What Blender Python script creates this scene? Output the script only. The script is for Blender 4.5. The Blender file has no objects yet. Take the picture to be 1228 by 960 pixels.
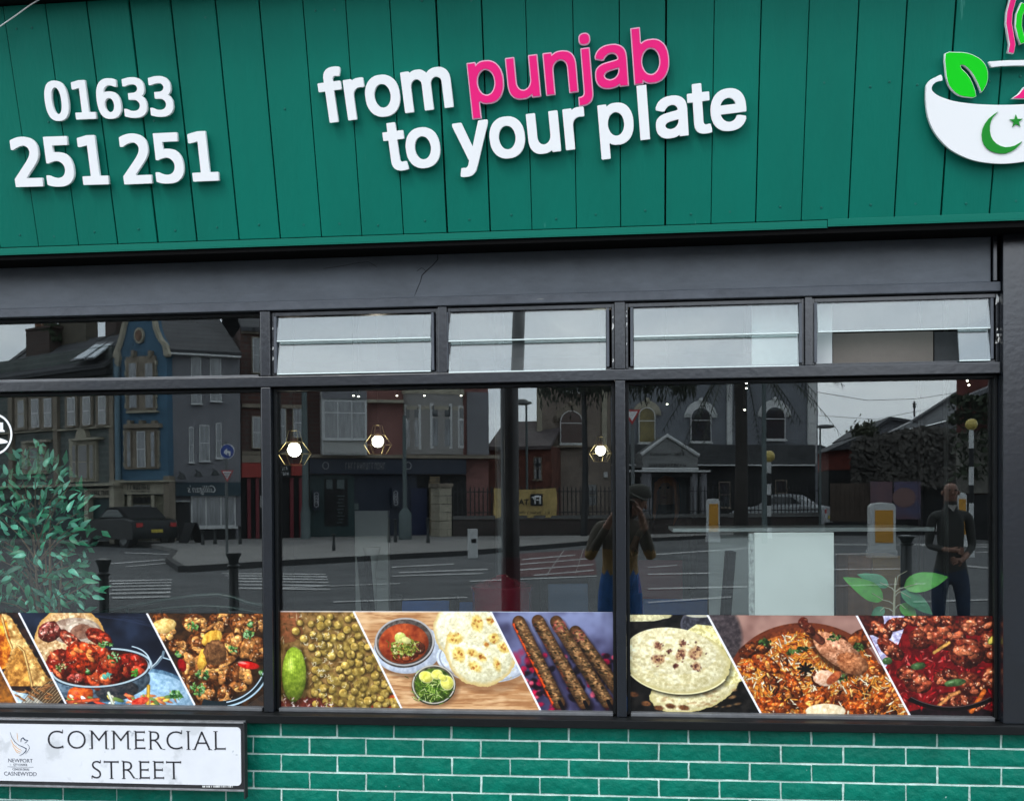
import bpy, bmesh, math, random, json
import numpy as np
from mathutils import Vector, Matrix, noise
random.seed(7)
R=math.radians
SC=bpy.context.scene
COL=SC.collection
# ------------------------------------------------------------------ camera
W,H,F=1228.0,960.0,1240.0
CAM=Vector((0,-3.9,1.55))
_y,_p,_r=R(5.864),R(-0.80),R(-0.396)
SX,SY=10.8,140.0
FW=Vector((-math.sin(_y)*math.cos(_p),math.cos(_y)*math.cos(_p),math.sin(_p)))
_rt=Vector((math.cos(_y),math.sin(_y),0)); _up=_rt.cross(FW)
RT=math.cos(_r)*_rt+math.sin(_r)*_up; UP=math.cos(_r)*_up-math.sin(_r)*_rt
cd=bpy.data.cameras.new('camera'); cam=bpy.data.objects.new('camera',cd); COL.objects.link(cam)
m=Matrix((RT,UP,-FW)).transposed().to_4x4(); m.translation=CAM; cam.matrix_world=m
cd.sensor_width=36; cd.lens=F/W*36; cd.shift_x=-SX/W; cd.shift_y=SY/W; cd.clip_end=2000; cd.clip_start=.01
SC.camera=cam
# ------------------------------------------------------------------ world: bright broken overcast
SUN_EL,SUN_AZ=R(48),R(205)     # direction the light comes from (azimuth measured from +Y, clockwise)
w=bpy.data.worlds.new('World'); SC.world=w; w.use_nodes=True
nt=w.node_tree; N=nt.nodes; L=nt.links; bg=N['Background']; bg.inputs[1].default_value=.1
sky=N.new('ShaderNodeTexSky'); sky.sky_type='NISHITA'; sky.sun_disc=False
sky.sun_elevation=SUN_EL; sky.sun_rotation=SUN_AZ
tc=N.new('ShaderNodeTexCoord'); mp=N.new('ShaderNodeMapping'); mp.inputs['Scale'].default_value=(1,1,3.2)
L.new(tc.outputs['Generated'],mp.inputs[0])
n1=N.new('ShaderNodeTexNoise'); n1.inputs['Scale'].default_value=2.6; n1.inputs['Detail'].default_value=7; n1.inputs['Roughness'].default_value=.55; n1.inputs['Distortion'].default_value=.5
L.new(mp.outputs[0],n1.inputs[0])
cr=N.new('ShaderNodeValToRGB'); e=cr.color_ramp.elements
e[0].position=.3; e[0].color=(.46,.54,.65,1); e[1].position=.72; e[1].color=(.96,1,1.05,1)
L.new(n1.outputs[0],cr.inputs[0])
vm=N.new('ShaderNodeVectorMath'); vm.operation='SCALE'; vm.inputs[3].default_value=24.0
L.new(cr.outputs[0],vm.inputs[0])
mx=N.new('ShaderNodeMix'); mx.data_type='RGBA'; mx.inputs[0].default_value=.88
L.new(sky.outputs[0],mx.inputs[6]); L.new(vm.outputs[0],mx.inputs[7]); L.new(mx.outputs[2],bg.inputs[0])
sd=bpy.data.lights.new('sun','SUN'); sd.energy=.9; sd.angle=R(14); sd.color=(1,.96,.9)
so=bpy.data.objects.new('sun',sd); COL.objects.link(so); so.location=(0,-6,12)
_d=Vector((math.sin(SUN_AZ)*math.cos(SUN_EL),math.cos(SUN_AZ)*math.cos(SUN_EL),math.sin(SUN_EL)))
so.rotation_euler=_d.to_track_quat('Z','Y').to_euler()
SC.view_settings.view_transform='Standard'; SC.view_settings.look='None'
SC.view_settings.exposure=.45; SC.view_settings.gamma=1
SC.cycles.max_bounces=8; SC.cycles.transparent_max_bounces=16; SC.cycles.glossy_bounces=4
SC.cycles.caustics_reflective=False; SC.cycles.caustics_refractive=False
# ------------------------------------------------------------------ geometry from the view
def ray(px,py): return (FW+RT*((px-W/2-SX)/F)-UP*((py-H/2-SY)/F))
def P(px,py,Y=0.0):
    d=ray(px,py); t=(Y-CAM.y)/d.y; return CAM+d*t
def hit(px,py,O,Nn):
    d=ray(px,py); t=(O-CAM).dot(Nn)/d.dot(Nn); return CAM+d*t
# ------------------------------------------------------------------ helpers
def s2l(c): return tuple((v/12.92 if v<=.04045 else ((v+.055)/1.055)**2.4) for v in c)
MATS={}
def M(name,col,rough=.6,metal=0,spec=.5,var=0,vs=3,bump=0,bs=30,emis=None,es=0,coat=0,vcol=None,stretch=None,speck=None):
    if name in MATS: return MATS[name]
    m=bpy.data.materials.new(name); m.use_nodes=True; n=m.node_tree.nodes; l=m.node_tree.links; b=n['Principled BSDF']
    b.inputs['Base Color'].default_value=(*col,1); b.inputs['Roughness'].default_value=rough
    b.inputs['Metallic'].default_value=metal; b.inputs['Specular IOR Level'].default_value=spec
    if coat: b.inputs['Coat Weight'].default_value=coat; b.inputs['Coat Roughness'].default_value=.15
    if emis: b.inputs['Emission Color'].default_value=(*emis,1); b.inputs['Emission Strength'].default_value=es
    if var or bump or speck:
        t=n.new('ShaderNodeNewGeometry'); src=t.outputs['Position']; src0=src
        if stretch:
            mm=n.new('ShaderNodeMapping'); mm.inputs['Scale'].default_value=stretch; l.new(src,mm.inputs[0]); src=mm.outputs[0]
    if var:
        q=n.new('ShaderNodeTexNoise'); q.inputs['Scale'].default_value=vs; q.inputs['Detail'].default_value=8; q.inputs['Roughness'].default_value=.65
        l.new(src,q.inputs[0]); r=n.new('ShaderNodeMapRange'); r.inputs[1].default_value=.3; r.inputs[2].default_value=.7; l.new(q.outputs[0],r.inputs[0])
        k=n.new('ShaderNodeMix'); k.data_type='RGBA'; v2=vcol or tuple(c*(1-var) for c in col)
        k.inputs[6].default_value=(*v2,1); k.inputs[7].default_value=(*[min(1,c*(1+var*.5)) for c in col],1); l.new(r.outputs[0],k.inputs[0]); l.new(k.outputs[2],b.inputs['Base Color'])
        rr=n.new('ShaderNodeMapRange'); rr.inputs[3].default_value=min(1,rough*1.25); rr.inputs[4].default_value=rough*.85; l.new(q.outputs[0],rr.inputs[0]); l.new(rr.outputs[0],b.inputs['Roughness'])
    if speck:
        for scol,sth,ssc,sst in speck:
            mm=n.new('ShaderNodeMapping'); mm.inputs['Scale'].default_value=sst; l.new(src0,mm.inputs[0])
            q=n.new('ShaderNodeTexNoise'); q.inputs['Scale'].default_value=ssc; q.inputs['Detail'].default_value=5; q.inputs['Roughness'].default_value=.6; l.new(mm.outputs[0],q.inputs[0])
            r=n.new('ShaderNodeMapRange'); r.inputs[1].default_value=sth; r.inputs[2].default_value=sth+.05; l.new(q.outputs[0],r.inputs[0])
            k=n.new('ShaderNodeMix'); k.data_type='RGBA'; old=b.inputs['Base Color'].links
            if old: l.new(old[0].from_socket,k.inputs[6])
            else: k.inputs[6].default_value=(*col,1)
            k.inputs[7].default_value=(*scol,1); l.new(r.outputs[0],k.inputs[0]); l.new(k.outputs[2],b.inputs['Base Color'])
    if bump:
        q=n.new('ShaderNodeTexNoise'); q.inputs['Scale'].default_value=bs; q.inputs['Detail'].default_value=6
        l.new(src,q.inputs[0]); u=n.new('ShaderNodeBump'); u.inputs['Strength'].default_value=bump; u.inputs['Distance'].default_value=.01
        l.new(q.outputs[0],u.inputs['Height']); l.new(u.outputs[0],b.inputs['Normal'])
    MATS[name]=m; return m
def brickmat(name,c1,c2,mo,scale=1.0,rough=.9,rows=.075,bw=.22,msize=.012):
    if name in MATS: return MATS[name]
    m=bpy.data.materials.new(name); m.use_nodes=True; n=m.node_tree.nodes; l=m.node_tree.links; b=n['Principled BSDF']; b.inputs['Roughness'].default_value=rough
    t=n.new('ShaderNodeTexCoord'); sp=n.new('ShaderNodeSeparateXYZ'); l.new(t.outputs['Object'],sp.inputs[0])
    ad=n.new('ShaderNodeMath'); ad.operation='ADD'; l.new(sp.outputs[0],ad.inputs[0]); l.new(sp.outputs[1],ad.inputs[1])
    cb=n.new('ShaderNodeCombineXYZ'); l.new(ad.outputs[0],cb.inputs[0]); l.new(sp.outputs[2],cb.inputs[1])
    k=n.new('ShaderNodeTexBrick'); k.inputs['Scale'].default_value=scale; k.inputs['Mortar Size'].default_value=msize; k.inputs['Brick Width'].default_value=bw; k.inputs['Row Height'].default_value=rows
    k.inputs['Color1'].default_value=(*c1,1); k.inputs['Color2'].default_value=(*c2,1); k.inputs['Mortar'].default_value=(*mo,1)
    l.new(cb.outputs[0],k.inputs['Vector'])
    q=n.new('ShaderNodeTexNoise'); q.inputs['Scale'].default_value=.7; q.inputs['Detail'].default_value=8; l.new(t.outputs['Object'],q.inputs[0])
    x=n.new('ShaderNodeMix'); x.data_type='RGBA'; x.blend_type='MULTIPLY'; x.inputs[0].default_value=.6; l.new(k.outputs[0],x.inputs[6]); l.new(q.outputs[0],x.inputs[7]); l.new(x.outputs[2],b.inputs['Base Color'])
    MATS[name]=m; return m
def glassmat(name,r0,tint,rough=0.0,wave=0.0,dirt=0.0,dsc=3):
    m=bpy.data.materials.new(name); m.use_nodes=True; n=m.node_tree.nodes; l=m.node_tree.links
    n.remove(n['Principled BSDF']); o=n['Material Output']
    tr=n.new('ShaderNodeBsdfTransparent'); tr.inputs[0].default_value=(*tint,1)
    gl=n.new('ShaderNodeBsdfGlossy'); gl.inputs['Roughness'].default_value=rough; gl.inputs[0].default_value=(.97,1,1,1)
    lw=n.new('ShaderNodeLayerWeight'); lw.inputs[0].default_value=.5
    pw=n.new('ShaderNodeMath'); pw.operation='POWER'; l.new(lw.outputs['Facing'],pw.inputs[0]); pw.inputs[1].default_value=5
    mr=n.new('ShaderNodeMapRange'); mr.inputs[3].default_value=r0; mr.inputs[4].default_value=.9; l.new(pw.outputs[0],mr.inputs[0])
    mx=n.new('ShaderNodeMixShader'); l.new(mr.outputs[0],mx.inputs[0]); l.new(tr.outputs[0],mx.inputs[1]); l.new(gl.outputs[0],mx.inputs[2]); l.new(mx.outputs[0],o.inputs[0])
    if dirt:
        gp=n.new('ShaderNodeNewGeometry'); dn=n.new('ShaderNodeTexNoise'); dn.inputs['Scale'].default_value=dsc; dn.inputs['Detail'].default_value=4; dn.inputs['Roughness'].default_value=.6; dn.inputs['Distortion'].default_value=.6; l.new(gp.outputs['Position'],dn.inputs[0])
        dr=n.new('ShaderNodeMapRange'); dr.inputs[1].default_value=.42; dr.inputs[2].default_value=.78; dr.inputs[3].default_value=dirt*.12; dr.inputs[4].default_value=dirt; l.new(dn.outputs[0],dr.inputs[0])
        df=n.new('ShaderNodeBsdfDiffuse'); df.inputs[0].default_value=(.6,.62,.62,1); m2=n.new('ShaderNodeMixShader'); l.new(dr.outputs[0],m2.inputs[0]); l.new(mx.outputs[0],m2.inputs[1]); l.new(df.outputs[0],m2.inputs[2]); l.new(m2.outputs[0],o.inputs[0])
    if wave:
        t=n.new('ShaderNodeTexCoord'); q=n.new('ShaderNodeTexNoise'); q.inputs['Scale'].default_value=1.6; q.inputs['Detail'].default_value=1; l.new(t.outputs['Object'],q.inputs[0])
        u=n.new('ShaderNodeBump'); u.inputs['Strength'].default_value=wave; u.inputs['Distance'].default_value=.01; l.new(q.outputs[0],u.inputs['Height']); l.new(u.outputs[0],gl.inputs['Normal'])
    MATS[name]=m; return m
def link(o,parent=None):
    COL.objects.link(o)
    if parent is not None: o.parent=parent
    return o
WL={}
def thing(name,label,cat,loc=(0,0,0),group=None,kind=None):
    o=bpy.data.objects.new(name,None); o.empty_display_size=.1; COL.objects.link(o); o.location=loc; WL[o]=Vector(loc); tag(o,label,cat,group,kind); return o
def tag(o,label=None,cat=None,group=None,kind=None):
    if label: o['label']=label
    if cat: o['category']=cat
    if group: o['group']=group
    if kind: o['kind']=kind
    return o
class MB:
    def __init__(s,mirror=False): s.v=[];s.f=[];s.mi=[];s.mir=mirror;s.cur=0
    def add(s,vs,fs):
        b=len(s.v); s.v+= [Vector(v) for v in vs]; s.f+=[[i+b for i in f] for f in fs]; s.mi+=[s.cur]*len(fs)
    def obox(s,o,a,b,c):
        o,a,b,c=map(Vector,(o,a,b,c)); s.add([o,o+a,o+a+b,o+b,o+c,o+a+c,o+a+b+c,o+b+c],[(0,3,2,1),(4,5,6,7),(0,1,5,4),(1,2,6,5),(2,3,7,6),(3,0,4,7)])
    def box(s,x0,x1,y0,y1,z0,z1): s.obox((x0,y0,z0),(x1-x0,0,0),(0,y1-y0,0),(0,0,z1-z0))
    def prism(s,pts,ex):
        pts=[Vector(p) for p in pts]; ex=Vector(ex); n=len(pts)
        s.add(pts+[p+ex for p in pts],[list(range(n))[::-1],list(range(n,2*n))]+[(i,(i+1)%n,(i+1)%n+n,i+n) for i in range(n)])
    def tube(s,p0,p1,r0,r1=None,n=10,caps=True):
        p0,p1=Vector(p0),Vector(p1); r1=r0 if r1 is None else r1; d=(p1-p0).normalized()
        a=d.orthogonal().normalized(); b=d.cross(a); v=[]
        for p,r in ((p0,r0),(p1,r1)):
            for i in range(n): t=2*math.pi*i/n; v.append(p+a*(r*math.cos(t))+b*(r*math.sin(t)))
        f=[(i,(i+1)%n,(i+1)%n+n,i+n) for i in range(n)]
        if caps: f+=[list(range(n))[::-1],list(range(n,2*n))]
        s.add(v,f)
    def path(s,pts,r,n=8):
        pts=[Vector(p) for p in pts]; rs=r if isinstance(r,(list,tuple)) else [r]*len(pts); v=[];f=[]
        prev=None
        for i,p in enumerate(pts):
            d=((pts[min(i+1,len(pts)-1)]-pts[max(i-1,0)])).normalized()
            if prev is None: a=d.orthogonal().normalized()
            else: a=(prev-d*prev.dot(d)).normalized()
            prev=a; b=d.cross(a)
            for k in range(n): t=2*math.pi*k/n; v.append(p+a*(rs[i]*math.cos(t))+b*(rs[i]*math.sin(t)))
        m=len(pts)
        for i in range(m-1):
            for k in range(n): f.append((i*n+k,i*n+(k+1)%n,(i+1)*n+(k+1)%n,(i+1)*n+k))
        f+=[list(range(n))[::-1],list(range((m-1)*n,m*n))]
        s.add(v,f)
    def sphere(s,c,r,nu=12,nv=8,sc=(1,1,1)):
        c=Vector(c); v=[c+Vector((0,0,r*sc[2]))];f=[]
        for j in range(1,nv):
            t=math.pi*j/nv
            for i in range(nu): q=2*math.pi*i/nu; v.append(c+Vector((r*sc[0]*math.sin(t)*math.cos(q),r*sc[1]*math.sin(t)*math.sin(q),r*sc[2]*math.cos(t))))
        v.append(c-Vector((0,0,r*sc[2])))
        for i in range(nu): f.append((0,1+i,1+(i+1)%nu)); f.append((len(v)-1,1+(nv-2)*nu+(i+1)%nu,1+(nv-2)*nu+i))
        for j in range(nv-2):
            for i in range(nu): a=1+j*nu+i; b=1+j*nu+(i+1)%nu; f.append((a,a+nu,b+nu,b))
        s.add(v,f)
    def lathe(s,c,prof,n=16):
        c=Vector(c); v=[];f=[]
        for r,z in prof:
            for i in range(n): t=2*math.pi*i/n; v.append(c+Vector((r*math.cos(t),r*math.sin(t),z)))
        for j in range(len(prof)-1):
            for i in range(n): f.append((j*n+i,j*n+(i+1)%n,(j+1)*n+(i+1)%n,(j+1)*n+i))
        f+=[list(range(n))[::-1],list(range((len(prof)-1)*n,len(prof)*n))]
        s.add(v,f)
    def build(s,name,mat,parent=None,smooth=False,bevel=0,loc=None,mesh_only=False):
        me=bpy.data.meshes.new(name); off=WL.get(parent,Vector((0,0,0))) if loc is None else Vector(loc)
        vs=[(v.x,.11-v.y if s.mir else v.y,v.z) for v in s.v]
        me.from_pydata([(x-off.x,y-off.y,z-off.z) for x,y,z in vs],[],s.f)
        ms=mat if isinstance(mat,(list,tuple)) else [mat]
        for q in ms: me.materials.append(q)
        if len(ms)>1: me.polygons.foreach_set('material_index',s.mi)
        bm=bmesh.new(); bm.from_mesh(me)
        if bevel: 
            bmesh.ops.remove_doubles(bm,verts=bm.verts,dist=1e-6)
            bmesh.ops.bevel(bm,geom=[e for e in bm.edges if e.is_manifold and e.calc_face_angle(0)>.6],offset=bevel,segments=2,affect='EDGES',profile=.6)
        bmesh.ops.recalc_face_normals(bm,faces=bm.faces); bm.to_mesh(me); bm.free()
        if smooth:
            me.polygons.foreach_set('use_smooth',[True]*len(me.polygons))
            if smooth=='auto': me.set_sharp_from_angle(angle=R(40))
        me.update()
        if mesh_only: return me
        o=bpy.data.objects.new(name,me); link(o,parent)
        if loc is not None: o.location=Vector(loc)-WL.get(parent,Vector((0,0,0)))
        WL[o]=off if loc is None else Vector(loc)
        return o
def inst(name,me,parent,loc,rot=None,scale=None):
    o=bpy.data.objects.new(name,me); link(o,parent); o.location=Vector(loc)-WL.get(parent,Vector((0,0,0)))
    if rot is not None: o.rotation_euler=rot
    if scale is not None: o.scale=scale if hasattr(scale,'__len__') else (scale,)*3
    WL[o]=Vector(loc)
    return o
def polycurve(loops,ext,offset=0,bevel=0):
    """flat outline(s) with holes -> solid mesh in local xy, z = thickness"""
    c=bpy.data.curves.new('outline','CURVE'); c.dimensions='2D'; c.fill_mode='BOTH'; c.extrude=ext/2; c.offset=offset
    if bevel: c.bevel_depth=bevel; c.bevel_resolution=1
    for l in loops:
        sp=c.splines.new('POLY'); sp.points.add(len(l)-1); sp.use_cyclic_u=True
        for p,q in zip(sp.points,l): p.co=(q[0],q[1],0,1)
    o=bpy.data.objects.new('outline',c); COL.objects.link(o)
    dg=bpy.context.evaluated_depsgraph_get(); me=bpy.data.meshes.new_from_object(o.evaluated_get(dg))
    bpy.data.objects.remove(o); bpy.data.curves.remove(c)
    me.materials.clear()
    return me
def place(me,name,mat,parent,O,X,Y,thick_off=0):
    """put an outline mesh on a plane: local x->X, y->Y, z->X x Y"""
    X,Y=Vector(X),Vector(Y); Z=X.cross(Y).normalized(); mw=Matrix((X,Y,Z)).transposed().to_4x4(); mw.translation=Vector(O)+Z*thick_off-WL.get(parent,Vector((0,0,0)))
    me.transform(mw)
    if X.cross(Y).dot(Z)<0: me.flip_normals()
    me.materials.append(mat); me.name=name; me.update()
    o=bpy.data.objects.new(name,me); link(o,parent); WL[o]=WL.get(parent,Vector((0,0,0))); return o
def textmesh(s,ext=.0,shear=0,offset=0):
    c=bpy.data.curves.new('lettering','FONT'); c.body=s; c.extrude=ext; c.shear=shear; c.offset=offset; c.resolution_u=3
    o=bpy.data.objects.new('lettering',c); COL.objects.link(o)
    dg=bpy.context.evaluated_depsgraph_get(); me=bpy.data.meshes.new_from_object(o.evaluated_get(dg)); bpy.data.objects.remove(o)
    me.materials.clear(); return me
def textbox(s,name,mat,parent,O,X,Y,w,h,ext=.004,off=.004,shear=0,bold=0):
    """fit the text in a w x h box whose lower left corner is O on the plane X,Y (unit vectors)"""
    me=textmesh(s,0,shear,bold); co=np.array([v.co[:2] for v in me.vertices]); mn=co.min(0); sz=co.max(0)-mn
    me.transform(Matrix.Translation((-mn[0],-mn[1],0))); me.transform(Matrix.Diagonal((w/sz[0],h/sz[1],1,1)))
    bm=bmesh.new(); bm.from_mesh(me); r=bmesh.ops.extrude_face_region(bm,geom=bm.faces[:]); bmesh.ops.translate(bm,verts=[g for g in r['geom'] if isinstance(g,bmesh.types.BMVert)],vec=(0,0,ext)); bmesh.ops.recalc_face_normals(bm,faces=bm.faces); bm.to_mesh(me); bm.free()
    return place(me,name,mat,parent,O,X,Y,off)
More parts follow.
